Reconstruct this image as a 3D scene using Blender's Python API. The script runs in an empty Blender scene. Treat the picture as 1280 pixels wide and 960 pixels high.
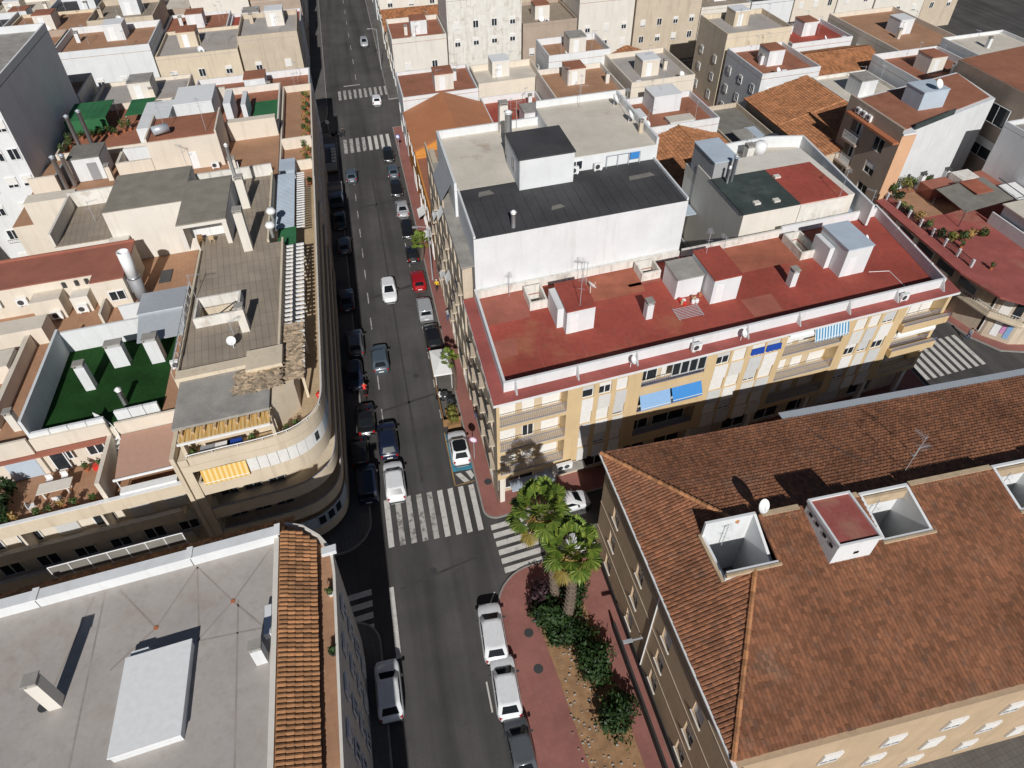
import bpy, math, random
from mathutils import Vector, Matrix
from mathutils.geometry import tessellate_polygon
rnd = random.Random(11)
R = math.radians
scene = bpy.context.scene
C = scene.collection

# ------------------------------------------------------------------ camera
CAM_H, CAM_F, CAM_P = 50.0, 854.0, R(43.7)          # height (m), focal length in px of a 1280 wide frame, pitch below the horizon
cd = bpy.data.cameras.new('camera'); cam = bpy.data.objects.new('camera', cd); C.objects.link(cam)
cd.sensor_fit = 'HORIZONTAL'; cd.angle = 2 * math.atan(640 / CAM_F); cd.clip_start = 0.5; cd.clip_end = 3000
cam.location = (0, 0, CAM_H); cam.rotation_euler = (R(90) - CAM_P, 0, 0)
scene.camera = cam
# ------------------------------------------------------------------ light
SUN_EL, SHADOW_AZ = R(33.0), R(-6.0)
w = bpy.data.worlds.new('World'); scene.world = w; w.use_nodes = True
nt = w.node_tree; bg = nt.nodes['Background']; sky = nt.nodes.new('ShaderNodeTexSky')
sky.sky_type = 'NISHITA'; sky.sun_disc = False; sky.sun_elevation = SUN_EL; sky.sun_rotation = R(174); sky.air_density = 0.65; sky.dust_density = 0.4
nt.links.new(sky.outputs[0], bg.inputs[0]); bg.inputs[1].default_value = 0.05
sl = bpy.data.lights.new('sun', 'SUN'); sl.energy = 5.0; sl.angle = R(0.53); sl.color = (1.0, 0.982, 0.955)
sun = bpy.data.objects.new('sun', sl); C.objects.link(sun); sun.location = (0, -60, 90)
sun.rotation_euler = Vector((math.sin(SHADOW_AZ) * math.cos(SUN_EL), math.cos(SHADOW_AZ) * math.cos(SUN_EL), -math.sin(SUN_EL))).to_track_quat('-Z', 'Y').to_euler()
scene.view_settings.view_transform = 'Standard'; scene.view_settings.look = 'None'
scene.view_settings.exposure = -0.30; scene.view_settings.gamma = 1.0; scene.view_settings.use_curve_mapping = False

# ------------------------------------------------------------------ street grid: s runs east along the cross street, t runs up the main street
class Frame:
    def __init__(f, o, aza, azb):
        f.o = Vector((o[0], o[1])); f.a = Vector((math.sin(aza), math.cos(aza))); f.b = Vector((math.sin(azb), math.cos(azb)))
        a, b = f.a, f.b
        f.n = {'S': Vector((a.y, -a.x)), 'N': Vector((-a.y, a.x)), 'W': Vector((-b.y, b.x)), 'E': Vector((b.y, -b.x))}
        f.x = {'S': a, 'N': -a, 'W': -b, 'E': b}                     # wall direction with the inside on its left
        d = a.x * b.y - a.y * b.x
        f.inv = (b.y / d, -b.x / d, -a.y / d, a.x / d)
    def p(f, s, t, z=0.0):
        q = f.o + f.a * s + f.b * t
        return Vector((q.x, q.y, z))
    def st(f, x, y):
        x -= f.o.x; y -= f.o.y
        return (f.inv[0] * x + f.inv[1] * y, f.inv[2] * x + f.inv[3] * y)
    def wall(f, side, line, u, z, d=0.0):                             # point on a wall plane, d metres inside it
        q = f.p(u, line, z) if side in 'SN' else f.p(line, u, z)
        n = f.n[side]
        return Vector((q.x - n.x * d, q.y - n.y * d, z))
    def ang(f, side):
        v = f.x[side]; return math.atan2(v.y, v.x)
GRID = Frame((-1.3945, 36.261), R(71.0), R(-12.7))
TAN = Frame((6.4603, 32.4357), R(76.8), R(-13.2))                       # the tiled-roof building stands square to the main street
CUR = [GRID]
def F(): return CUR[0]
def G(s, t, z=0.0): return F().p(s, t, z)
_FW = Vector((0, math.cos(CAM_P), -math.sin(CAM_P))); _UP = Vector((0, math.sin(CAM_P), math.cos(CAM_P)))
def at(u, v, z=0.0):                                                  # survey: where a sight line meets the level z
    d = _FW * CAM_F + Vector((1, 0, 0)) * (u - 640) - _UP * (v - 480)
    return Vector((0, 0, CAM_H)) + d * ((z - CAM_H) / d.z)
def sv(u, v, z=0.0):
    q = at(u, v, z); return F().st(q.x, q.y)

# ------------------------------------------------------------------ materials
MATS = {}
def nn(t, kind, **kw):
    n = t.nodes.new(kind)
    for k, v in kw.items(): setattr(n, k, v)
    return n
def ramp(t, fac, pts):
    r = nn(t, 'ShaderNodeValToRGB'); t.links.new(fac, r.inputs[0])
    e = r.color_ramp.elements
    while len(e) < len(pts): e.new(0.5)
    for el, (p, c) in zip(e, pts): el.position = p; el.color = (*c, 1) if len(c) == 3 else c
    return r.outputs[0]
def mixc(t, mode, fac, a, b):
    m = nn(t, 'ShaderNodeMix', data_type='RGBA', blend_type=mode)
    for sock, v in ((m.inputs[0], fac), (m.inputs[6], a), (m.inputs[7], b)):
        if hasattr(v, 'is_output'): t.links.new(v, sock)
        else: sock.default_value = v if not isinstance(v, tuple) else ((*v, 1) if len(v) == 3 else v)
    return m.outputs[2]
def noise(t, vec, scale, detail=3, rough=0.55):
    n = nn(t, 'ShaderNodeTexNoise'); n.inputs['Scale'].default_value = scale; n.inputs['Detail'].default_value = detail; n.inputs['Roughness'].default_value = rough
    t.links.new(vec, n.inputs['Vector']); return n.outputs[0]
def mapping(t, vec, sc=(1, 1, 1), rz=0.0, loc=(0, 0, 0)):
    m = nn(t, 'ShaderNodeMapping'); m.inputs['Scale'].default_value = sc; m.inputs['Rotation'].default_value = (0, 0, rz); m.inputs['Location'].default_value = loc
    t.links.new(vec, m.inputs['Vector']); return m.outputs[0]
def base(name):
    m = bpy.data.materials.new(name); m.use_nodes = True; MATS[name] = m
    t = m.node_tree; b = t.nodes['Principled BSDF']; g = nn(t, 'ShaderNodeNewGeometry')
    return m, t, b, g
def bump(t, b, h, strength=0.3, dist=0.02):
    n = nn(t, 'ShaderNodeBump'); n.inputs['Strength'].default_value = strength; n.inputs['Distance'].default_value = dist
    t.links.new(h, n.inputs['Height']); t.links.new(n.outputs[0], b.inputs['Normal'])
def mat(name, col, rough=0.85, var=0.25, scale=0.5, stain=0.0, stain_col=(0.12, 0.10, 0.08), spec=0.25, metal=0.0, island=0.0, patch=0.0, patch_col=None, cover=0.56, bumpy=0.0):
    m, t, b, g = base(name); pos = g.outputs['Position']
    big = noise(t, pos, scale, 4); fine = noise(t, pos, scale * 13, 3, 0.7)
    c = ramp(t, big, [(0.28, tuple(x * (1 - var) for x in col)), (0.72, tuple(min(1, x * (1 + var * 0.7)) for x in col))])
    c = mixc(t, 'MULTIPLY', 0.5, c, ramp(t, fine, [(0.3, (1 - var,) * 3), (0.7, (1 + var,) * 3)]))
    if patch:
        f = ramp(t, noise(t, mapping(t, pos, (1, 1, 1), 0.4, (7, 3, 1)), scale * 0.55, 6, 0.65), [(cover, (0, 0, 0)), (cover + 0.10, (patch,) * 3)])
        c = mixc(t, 'MIX', f, c, patch_col)
    if stain:                                                          # rain streaks down a wall, blotches on a flat roof
        f = ramp(t, noise(t, mapping(t, pos, (1.6, 1.6, 0.16)), 1.1, 5, 0.6), [(0.52, (0, 0, 0)), (0.78, (stain,) * 3)])
        c = mixc(t, 'MIX', f, c, stain_col)
    if island:
        c = mixc(t, 'MULTIPLY', 1.0, c, ramp(t, g.outputs['Random Per Island'], [(0.0, (1 - island,) * 3), (0.5, (1, 1, 1)), (1.0, (1 + island, 1 + island * 0.85, 1 + island * 0.7))]))
    t.links.new(c, b.inputs['Base Color'])
    b.inputs['Roughness'].default_value = rough; b.inputs['Specular IOR Level'].default_value = spec; b.inputs['Metallic'].default_value = metal
    if bumpy: bump(t, b, fine, bumpy, 0.03)
    return m
def flat(name, col, rough=0.5, spec=0.4, metal=0.0, coat=0.0):
    m, t, b, g = base(name)
    c = mixc(t, 'MULTIPLY', 1.0, (*col, 1), ramp(t, noise(t, g.outputs['Position'], 3.0, 3), [(0.3, (0.95,) * 3), (0.7, (1.04,) * 3)]))
    t.links.new(c, b.inputs['Base Color']); b.inputs['Roughness'].default_value = rough; b.inputs['Specular IOR Level'].default_value = spec
    b.inputs['Metallic'].default_value = metal; b.inputs['Coat Weight'].default_value = coat; b.inputs['Coat Roughness'].default_value = 0.06
    return m
def bricky(name, c1, c2, mortar, bw, bh, rot, msize=0.03, var=0.3, offset=0.5, patch=0.0, patch_col=(0.1, 0.1, 0.1), vertical=None):
    m, t, b, g = base(name); pos = g.outputs['Position']
    v = mapping(t, pos, (1, 1, 1), -rot)
    br = nn(t, 'ShaderNodeTexBrick'); t.links.new(v, br.inputs['Vector']); br.offset = offset
    for k, x in (('Color1', c1), ('Color2', c2), ('Mortar', mortar)): br.inputs[k].default_value = (*x, 1)
    br.inputs['Scale'].default_value = 1.0; br.inputs['Brick Width'].default_value = bw; br.inputs['Row Height'].default_value = bh; br.inputs['Mortar Size'].default_value = msize; br.inputs['Mortar Smooth'].default_value = 0.3
    c = mixc(t, 'MULTIPLY', 1.0, br.outputs[0], ramp(t, noise(t, pos, 0.35, 5, 0.6), [(0.3, (1 - var,) * 3), (0.72, (1 + var * 0.6,) * 3)]))
    if patch:
        f = ramp(t, noise(t, mapping(t, pos, (1, 1, 1), 0.9, (3, 9, 0)), 0.22, 6, 0.65), [(0.55, (0, 0, 0)), (0.68, (patch,) * 3)])
        c = mixc(t, 'MIX', f, c, patch_col)
    t.links.new(c, b.inputs['Base Color']); b.inputs['Roughness'].default_value = 0.85; b.inputs['Specular IOR Level'].default_value = 0.25
    bump(t, b, br.outputs[1], -0.3, 0.02)
    return m
def striped(name, c1, c2, period, ang, duty=0.5, rough=0.8):
    m, t, b, g = base(name)
    v = mapping(t, g.outputs['Position'], (1, 1, 1), -ang); sx = nn(t, 'ShaderNodeSeparateXYZ'); t.links.new(v, sx.inputs[0])
    a = nn(t, 'ShaderNodeMath', operation='DIVIDE'); t.links.new(sx.outputs[0], a.inputs[0]); a.inputs[1].default_value = period
    fr = nn(t, 'ShaderNodeMath', operation='FRACT'); t.links.new(a.outputs[0], fr.inputs[0])
    gt = nn(t, 'ShaderNodeMath', operation='GREATER_THAN'); t.links.new(fr.outputs[0], gt.inputs[0]); gt.inputs[1].default_value = duty
    t.links.new(mixc(t, 'MIX', gt.outputs[0], c1, c2), b.inputs['Base Color']); b.inputs['Roughness'].default_value = rough
    return m
AA = math.atan2(GRID.a.y, GRID.a.x); BA = math.atan2(GRID.b.y, GRID.b.x)
mat('white_wall', (0.70, 0.71, 0.71), var=0.06, stain=0.34, stain_col=(0.44, 0.41, 0.36))
mat('old_white', (0.72, 0.69, 0.63), var=0.10, stain=0.6, stain_col=(0.30, 0.24, 0.18), patch=0.5, patch_col=(0.38, 0.31, 0.24), scale=1.2)
mat('cream_wall', (0.70, 0.625, 0.52), var=0.06, stain=0.3, stain_col=(0.40, 0.32, 0.24))
mat('pale_wall', (0.71, 0.665, 0.59), var=0.06, stain=0.3, stain_col=(0.42, 0.36, 0.29))
mat('beige_wall', (0.66, 0.56, 0.42), var=0.08, stain=0.4, stain_col=(0.28, 0.20, 0.13))
mat('bay_wall', (0.58, 0.47, 0.32), var=0.06, stain=0.2, stain_col=(0.36, 0.27, 0.17))
mat('ochre_wall', (0.62, 0.46, 0.26), var=0.07, stain=0.25, stain_col=(0.36, 0.20, 0.08))
mat('sandy_facade', (0.56, 0.47, 0.36), var=0.10, stain=0.4, stain_col=(0.24, 0.19, 0.14))
mat('tan_wall', (0.50, 0.37, 0.24), var=0.10, stain=0.35, stain_col=(0.26, 0.19, 0.12))
mat('brown_wall', (0.42, 0.33, 0.26), var=0.10, stain=0.2)
mat('peach_wall', (0.66, 0.40, 0.24), var=0.08, stain=0.2, stain_col=(0.4, 0.24, 0.15))
mat('orange_wall', (0.62, 0.27, 0.06), var=0.08)
mat('grey_wall', (0.36, 0.36, 0.36), var=0.10, stain=0.3)
mat('dark_base', (0.045, 0.043, 0.042), var=0.15)
mat('brown_concrete', (0.27, 0.245, 0.20), var=0.18, scale=0.7, patch=0.4, patch_col=(0.20, 0.18, 0.15))
mat('asphalt_patch', (0.060, 0.058, 0.057), var=0.2, scale=1.2)
mat('red_roof', (0.365, 0.078, 0.055), var=0.24, scale=0.16, patch=0.8, patch_col=(0.40, 0.155, 0.085), cover=0.53, stain=0.45, stain_col=(0.20, 0.085, 0.07))
mat('red_ledge', (0.35, 0.10, 0.085), var=0.25, scale=0.4, patch=0.5, patch_col=(0.38, 0.22, 0.15), cover=0.58)
mat('black_roof', (0.066, 0.065, 0.068), var=0.25, scale=0.3, patch=0.35, patch_col=(0.13, 0.12, 0.11), cover=0.6)
mat('dark_green_roof', (0.055, 0.070, 0.066), var=0.3, scale=0.5, patch=0.3, patch_col=(0.13, 0.15, 0.13))
mat('beige_roof', (0.62, 0.565, 0.48), var=0.12, scale=0.4, patch=0.6, patch_col=(0.36, 0.25, 0.17), cover=0.6)
mat('grey_roof', (0.42, 0.385, 0.355), var=0.10, scale=0.3, patch=0.45, patch_col=(0.36, 0.27, 0.21), cover=0.57, stain=0.35, stain_col=(0.26, 0.20, 0.16))
mat('concrete', (0.34, 0.32, 0.29), var=0.22, scale=0.8, patch=0.5, patch_col=(0.22, 0.20, 0.18))
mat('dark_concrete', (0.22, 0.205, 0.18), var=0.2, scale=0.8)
mat('bluish_roof', (0.46, 0.53, 0.60), var=0.1)
mat('salmon_roof', (0.34, 0.13, 0.09), var=0.16, scale=0.5, patch=0.4, patch_col=(0.26, 0.14, 0.11))
bricky('beige_terrace', (0.52, 0.39, 0.25), (0.48, 0.36, 0.22), (0.40, 0.29, 0.19), 0.40, 0.40, AA, 0.015, 0.16, 0.0)
bricky('orange_terrace', (0.43, 0.245, 0.145), (0.40, 0.22, 0.13), (0.34, 0.20, 0.13), 0.40, 0.40, AA, 0.015, 0.16, 0.0)
bricky('terracotta_terrace', (0.37, 0.155, 0.09), (0.33, 0.135, 0.08), (0.28, 0.135, 0.095), 0.35, 0.35, AA, 0.015, 0.2, 0.0)
bricky('paver_roof', (0.345, 0.29, 0.225), (0.32, 0.265, 0.205), (0.235, 0.19, 0.15), 0.50, 1.6, AA, 0.03, 0.2, 0.0, 0.35, (0.24, 0.20, 0.165))
bricky('red_paving', (0.33, 0.14, 0.115), (0.305, 0.128, 0.105), (0.26, 0.13, 0.11), 0.40, 0.40, AA, 0.018, 0.2, 0.0, 0.5, (0.30, 0.145, 0.12))
bricky('grey_paving', (0.15, 0.14, 0.13), (0.135, 0.125, 0.115), (0.10, 0.095, 0.09), 0.40, 0.40, AA, 0.02, 0.2, 0.0)
mat('turf', (0.016, 0.058, 0.014), var=0.35, scale=0.35, rough=0.95, spec=0.1, bumpy=0.6)
mat('green_fabric', (0.035, 0.15, 0.06), var=0.2, rough=0.8)
mat('soil', (0.36, 0.21, 0.11), var=0.3, scale=1.6, patch=0.6, patch_col=(0.30, 0.17, 0.08), bumpy=0.8)
mat('kerb', (0.30, 0.28, 0.26), var=0.2, scale=1.5)
mat('road_paint', (0.46, 0.44, 0.41), var=0.18, scale=3.0, patch=0.75, patch_col=(0.13, 0.12, 0.115), cover=0.50)
mat('fresh_paint', (0.60, 0.58, 0.54), var=0.12, scale=3.0, patch=0.5, patch_col=(0.15, 0.14, 0.13), cover=0.58)
mat('blue_paint', (0.06, 0.25, 0.36), var=0.2, scale=2.0, patch=0.5, patch_col=(0.11, 0.20, 0.22))
mat('yellow_paint', (0.42, 0.25, 0.08), var=0.2, scale=2.0, patch=0.6, patch_col=(0.13, 0.12, 0.11), cover=0.5)
mat('red_faded', (0.37, 0.125, 0.09), var=0.2, scale=0.5, stain=0.3, stain_col=(0.26, 0.12, 0.09))
mat('orange_patch', (0.37, 0.125, 0.075), var=0.25, scale=0.6, patch=0.5, patch_col=(0.33, 0.10, 0.07))
mat('tar', (0.030, 0.030, 0.032), var=0.2)
mat('seam', (0.345, 0.30, 0.265), var=0.2)
mat('tile', (0.285, 0.126, 0.068), var=0.28, scale=0.24, island=0.26, patch=0.5, patch_col=(0.30, 0.22, 0.16), cover=0.60, stain=0.65, stain_col=(0.15, 0.105, 0.082), rough=0.9)
mat('orange_tile', (0.40, 0.18, 0.085), var=0.18, scale=0.4, island=0.28, patch=0.35, patch_col=(0.30, 0.13, 0.06))
mat('old_tile', (0.40, 0.20, 0.095), var=0.2, scale=0.6, island=0.35, patch=0.4, patch_col=(0.15, 0.085, 0.05))
mat('ridge_tile', (0.46, 0.22, 0.105), var=0.2, island=0.3)
mat('ridge_mortar', (0.50, 0.38, 0.25), var=0.2, scale=1.2)
mat('orange_sheet', (0.50, 0.205, 0.095), var=0.08, rough=0.55)
mat('reed', (0.50, 0.39, 0.27), var=0.3, scale=3, island=0.5)
flat('glass', (0.025, 0.030, 0.035), 0.08, 0.5)
flat('car_glass', (0.010, 0.013, 0.016), 0.14, 0.16)
flat('dark_opening', (0.015, 0.014, 0.014), 0.6, 0.2)
flat('white_paint', (0.80, 0.80, 0.79), 0.45)
flat('shutter_white', (0.78, 0.76, 0.72), 0.6)
flat('shutter_grey', (0.58, 0.58, 0.57), 0.6)
flat('panel_pale', (0.66, 0.64, 0.60), 0.7)
flat('rail_blue', (0.22, 0.24, 0.34), 0.5)
flat('rail_dark', (0.04, 0.04, 0.045), 0.5)
flat('rail_white', (0.78, 0.77, 0.75), 0.5)
flat('steel', (0.45, 0.46, 0.48), 0.35, 0.5, 0.8)
flat('galvanised', (0.50, 0.53, 0.56), 0.45, 0.5, 0.3)
flat('grey_metal', (0.30, 0.30, 0.31), 0.5)
flat('dark_metal', (0.06, 0.06, 0.062), 0.5)
flat('rubber', (0.018, 0.018, 0.019), 0.8, 0.2)
flat('alloy', (0.42, 0.43, 0.45), 0.3, 0.5, 0.8)
flat('blue_awning', (0.045, 0.23, 0.56), 0.7); flat('light_blue_awning', (0.24, 0.40, 0.62), 0.7); flat('navy_cloth', (0.01, 0.06, 0.34), 0.8)
flat('white_cloth', (0.80, 0.80, 0.78), 0.85); flat('salmon_cloth', (0.42, 0.255, 0.19), 0.85); flat('grey_cloth', (0.30, 0.31, 0.33), 0.85)
striped('yellow_awning', (0.70, 0.42, 0.09), (0.80, 0.60, 0.28), 0.34, AA); striped('blue_stripes', (0.05, 0.22, 0.40), (0.62, 0.70, 0.74), 0.3, AA)
striped('gold_awning', (0.62, 0.36, 0.10), (0.72, 0.50, 0.22), 0.28, AA)
flat('wood', (0.28, 0.16, 0.07), 0.7); flat('pale_wood', (0.50, 0.36, 0.22), 0.7); flat('terracotta', (0.42, 0.15, 0.07), 0.8)
flat('red_plastic', (0.62, 0.04, 0.03), 0.4); flat('pink_sign', (0.60, 0.28, 0.50), 0.5); flat('blue_sign', (0.03, 0.12, 0.5), 0.4); flat('yellow_cloth', (0.75, 0.48, 0.03), 0.8)
flat('skin', (0.45, 0.26, 0.17), 0.6); flat('hair', (0.03, 0.02, 0.015), 0.7); flat('denim', (0.05, 0.08, 0.16), 0.8); flat('dark_cloth', (0.02, 0.02, 0.025), 0.8); flat('grey_shirt', (0.34, 0.34, 0.36), 0.8)
flat('lamp_red', (0.35, 0.01, 0.01), 0.2); flat('lamp_clear', (0.75, 0.76, 0.78), 0.15)
for k, c in dict(white=(0.78, 0.79, 0.80), black=(0.012, 0.012, 0.013), grey=(0.10, 0.11, 0.12), silver=(0.38, 0.39, 0.40), red=(0.36, 0.008, 0.012), navy=(0.012, 0.018, 0.042), slate=(0.075, 0.10, 0.125)).items():
    flat('paint_' + k, c, 0.28, 0.5, 0.0, 0.8)
def leafmat(name, a, b_, tr=0.0):
    m, t, b, g = base(name)
    c = ramp(t, g.outputs['Random Per Island'], [(0.0, a), (1.0, b_)])
    c = mixc(t, 'MULTIPLY', 0.8, c, ramp(t, noise(t, g.outputs['Position'], 0.9, 3), [(0.3, (0.6,) * 3), (0.7, (1.3,) * 3)]))
    t.links.new(c, b.inputs['Base Color']); b.inputs['Roughness'].default_value = 0.55; b.inputs['Specular IOR Level'].default_value = 0.3
leafmat('shrub_leaf', (0.012, 0.030, 0.009), (0.040, 0.080, 0.020)); leafmat('palm_leaf', (0.058, 0.115, 0.014), (0.20, 0.25, 0.04)); leafmat('old_palm_leaf', (0.16, 0.13, 0.025), (0.26, 0.19, 0.04)); leafmat('plant_leaf', (0.030, 0.065, 0.015), (0.10, 0.14, 0.035))
leafmat('dry_leaf', (0.30, 0.19, 0.06), (0.42, 0.26, 0.09)); leafmat('hedge_leaf', (0.10, 0.12, 0.02), (0.24, 0.22, 0.05)); leafmat('purple_leaf', (0.030, 0.014, 0.020), (0.065, 0.030, 0.038))
mat('bark', (0.22, 0.17, 0.13), var=0.3, scale=5, bumpy=0.8)
# asphalt: worn wheel tracks, repaired strips, oil
def asphalt():
    m, t, b, g = base('asphalt'); pos = g.outputs['Position']
    v = mapping(t, pos, (1, 1, 1), -BA)                                # x runs along the main street
    c = ramp(t, noise(t, pos, 0.16, 5, 0.6), [(0.3, (0.070, 0.067, 0.064)), (0.7, (0.108, 0.102, 0.097))])
    c = mixc(t, 'MULTIPLY', 0.9, c, ramp(t, noise(t, mapping(t, v, (0.02, 0.42, 1)), 1.0, 3), [(0.36, (0.66,) * 3), (0.60, (1.12,) * 3)]))
    c = mixc(t, 'MULTIPLY', 0.7, c, ramp(t, noise(t, pos, 9.0, 4, 0.8), [(0.25, (0.72,) * 3), (0.75, (1.22,) * 3)]))
    c = mixc(t, 'MIX', ramp(t, noise(t, mapping(t, pos, (1, 1, 1), 0.3, (5, 2, 0)), 0.45, 6, 0.7), [(0.60, (0, 0, 0)), (0.72, (0.6,) * 3)]), c, (0.055, 0.052, 0.05))
    t.links.new(c, b.inputs['Base Color']); b.inputs['Roughness'].default_value = 0.9; b.inputs['Specular IOR Level'].default_value = 0.2
    bump(t, b, noise(t, pos, 40, 2), 0.25, 0.01)
asphalt()

# ------------------------------------------------------------------ mesh helpers
ORG = {}                                                              # world origin of every unrotated parent
class MB:
    def __init__(m): m.v = []; m.f = []
    def add(m, vs, fs):
        n = len(m.v); m.v += [tuple(v) for v in vs]; m.f += [tuple(i + n for i in f) for f in fs]; return m
    def quad(m, *p): return m.add(p, [tuple(range(len(p)))])
    def prism(m, pts, z0, z1, bottom=True, top=True):
        a = sum(p[0] * q[1] - q[0] * p[1] for p, q in zip(pts, pts[1:] + pts[:1]))
        if a < 0: pts = pts[::-1]
        n = len(pts); zt = z1 if isinstance(z1, (list, tuple)) else [z1] * n
        if a < 0 and isinstance(z1, (list, tuple)): zt = zt[::-1]
        vs = [(p[0], p[1], z0) for p in pts] + [(p[0], p[1], z) for p, z in zip(pts, zt)]
        fs = [(i, (i + 1) % n, n + (i + 1) % n, n + i) for i in range(n)]
        if top: fs.append(tuple(range(n, 2 * n)))
        if bottom: fs.append(tuple(reversed(range(n))))
        return m.add(vs, fs)
    def sbox(m, s0, s1, t0, t1, z0, z1): return m.prism([G(s0, t0), G(s1, t0), G(s1, t1), G(s0, t1)], z0, z1)
    def spoly(m, st, z0, z1): return m.prism([G(*p) for p in st], z0, z1)
    def box(m, x0, x1, y0, y1, z0, z1): return m.prism([Vector((x0, y0)), Vector((x1, y0)), Vector((x1, y1)), Vector((x0, y1))], z0, z1)
    def strip(m, pts, th, z0, z1, closed=False):                       # wall of thickness th to the left of a polyline of (x, y)
        P = [Vector((p[0], p[1])) for p in pts]; n = len(P); off = []
        for i in range(n):
            d0 = (P[i] - P[i - 1]).normalized() if (i or closed) else None
            d1 = (P[(i + 1) % n] - P[i]).normalized() if (i < n - 1 or closed) else None
            d0 = d0 or d1; d1 = d1 or d0
            k = Vector((-d0.y - d1.y, d0.x + d1.x)).normalized(); off.append(P[i] + k * th / max(0.4, k.dot(Vector((-d1.y, d1.x)))))
        for i in range(n if closed else n - 1):
            j = (i + 1) % n; a, b, c, d = P[i], P[j], off[j], off[i]
            vs = [(*q, z0) for q in (a, b, c, d)] + [(*q, z1) for q in (a, b, c, d)]
            fs = [(0, 1, 5, 4), (2, 3, 7, 6), (4, 5, 6, 7), (3, 2, 1, 0)]
            if not closed and i == 0: fs.append((3, 0, 4, 7))
            if not closed and i == n - 2: fs.append((1, 2, 6, 5))
            m.add(vs, fs)
        return m
    def tube(m, p0, p1, r0, r1=None, n=8, caps=True):
        p0, p1 = Vector(p0), Vector(p1); r1 = r0 if r1 is None else r1
        d = (p1 - p0).normalized(); x = d.orthogonal().normalized(); y = d.cross(x)
        vs = [p + (x * math.cos(2 * math.pi * i / n) + y * math.sin(2 * math.pi * i / n)) * r for p, r in ((p0, r0), (p1, r1)) for i in range(n)]
        fs = [(i, (i + 1) % n, n + (i + 1) % n, n + i) for i in range(n)]
        if caps: fs += [tuple(reversed(range(n))), tuple(range(n, 2 * n))]
        return m.add(vs, fs)
    def lathe(m, c, prof, n=12):
        c = Vector(c); k = len(prof)
        vs = [(c.x + r * math.cos(2 * math.pi * i / n), c.y + r * math.sin(2 * math.pi * i / n), c.z + z) for r, z in prof for i in range(n)]
        fs = [(j * n + i, j * n + (i + 1) % n, (j + 1) * n + (i + 1) % n, (j + 1) * n + i) for j in range(k - 1) for i in range(n)]
        fs += [tuple(reversed(range(n))), tuple(range((k - 1) * n, k * n))]
        return m.add(vs, fs)
    def mesh(m, name, material, org=(0, 0, 0), smooth=False):
        me = bpy.data.meshes.new(name); o = Vector(org)
        me.from_pydata([(a - o.x, b - o.y, c - o.z) for a, b, c in m.v], [], m.f)
        if material: me.materials.append(MATS[material])
        if smooth: me.polygons.foreach_set('use_smooth', [True] * len(me.polygons))
        me.update(); return me
    def build(m, name, material, parent=None, smooth=False):           # world-space mesh; child of an unrotated parent
        org = ORG.get(parent, Vector((0, 0, 0))) if parent else (Vector(m.v[0]) * 0)
        o = bpy.data.objects.new(name, m.mesh(name, material, org, smooth)); C.objects.link(o); o.parent = parent
        ORG[o] = org; return o
def tag(o, label=None, cat=None, group=None, kind=None):
    for k, v in (('label', label), ('category', cat), ('group', group), ('kind', kind)):
        if v: o[k] = v
    return o
def thing(name, label, cat, loc=(0, 0, 0), rz=0.0, group=None):
    o = bpy.data.objects.new(name, None); C.objects.link(o); o.location = loc; o.rotation_euler = (0, 0, rz); o.empty_display_size = 0.3
    ORG[o] = Vector(loc); return tag(o, label, cat, group)
def single(mb, name, material, label, cat, group=None, smooth=False):  # a thing that is one mesh, its origin at its base
    v = mb.v; c = Vector((sum(p[0] for p in v) / len(v), sum(p[1] for p in v) / len(v), min(p[2] for p in v)))
    o = bpy.data.objects.new(name, mb.mesh(name, material, c, smooth)); C.objects.link(o); o.location = c; ORG[o] = c
    return tag(o, label, cat, group)
def structure(mb, name, material):
    return tag(mb.build(name, material), kind='structure')
def child(name, me, parent, loc=(0, 0, 0), rz=0.0, world=True, material=None):   # a shared mesh placed under a thing
    o = bpy.data.objects.new(name, me); C.objects.link(o); o.parent = parent
    l = Vector(loc); o.location = l - ORG[parent] if world and parent in ORG else l
    o.rotation_euler = (0, 0, rz)
    if material:
        o.material_slots[0].link = 'OBJECT'; o.material_slots[0].material = MATS[material]
    return o
CACHE = {}
def cached(key, fn):
    if key not in CACHE: CACHE[key] = fn()
    return CACHE[key]
# ------------------------------------------------------------------ building parts
def sbox(parent, name, material, s0, s1, t0, t1, z0, z1): return MB().sbox(s0, s1, t0, t1, z0, z1).build(name, material, parent)
def spoly(parent, name, material, st, z0, z1): return MB().spoly(st, z0, z1).build(name, material, parent)
def facade(parent, material, side, line, u0, u1, z0, z1, holes, depth=0.22, name='wall'):   # wall skin with real openings
    f = F(); m = MB(); us = sorted({u0, u1, *[h[0] for h in holes], *[h[1] for h in holes]}); zs = sorted({z0, z1, *[h[2] for h in holes], *[h[3] for h in holes]})
    fl = side in 'WN'
    def q(*p): m.quad(*(p[::-1] if fl else p))
    W = lambda u, z, d=0.0: f.wall(side, line, u, z, d)
    for a, b in zip(us, us[1:]):
        for c, d in zip(zs, zs[1:]):
            if not any(h[0] <= a + 1e-6 and b <= h[1] + 1e-6 and h[2] <= c + 1e-6 and d <= h[3] + 1e-6 for h in holes):
                q(W(a, c), W(b, c), W(b, d), W(a, d))
    for h in holes:
        a, b, c, d = h[:4]; k = h[4] if len(h) > 4 else depth
        q(W(a, c), W(a, c, k), W(b, c, k), W(b, c)); q(W(a, d, k), W(a, d), W(b, d), W(b, d, k))
        q(W(a, c), W(a, d), W(a, d, k), W(a, c, k)); q(W(b, c, k), W(b, d, k), W(b, d), W(b, c))
    return m.build(name, material, parent)
def put(name, me, parent, side, line, u, z, off=0.0, material=None):   # off > 0 stands out from the wall
    return child(name, me, parent, F().wall(side, line, u, z, -off), F().ang(side), True, material)
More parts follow.
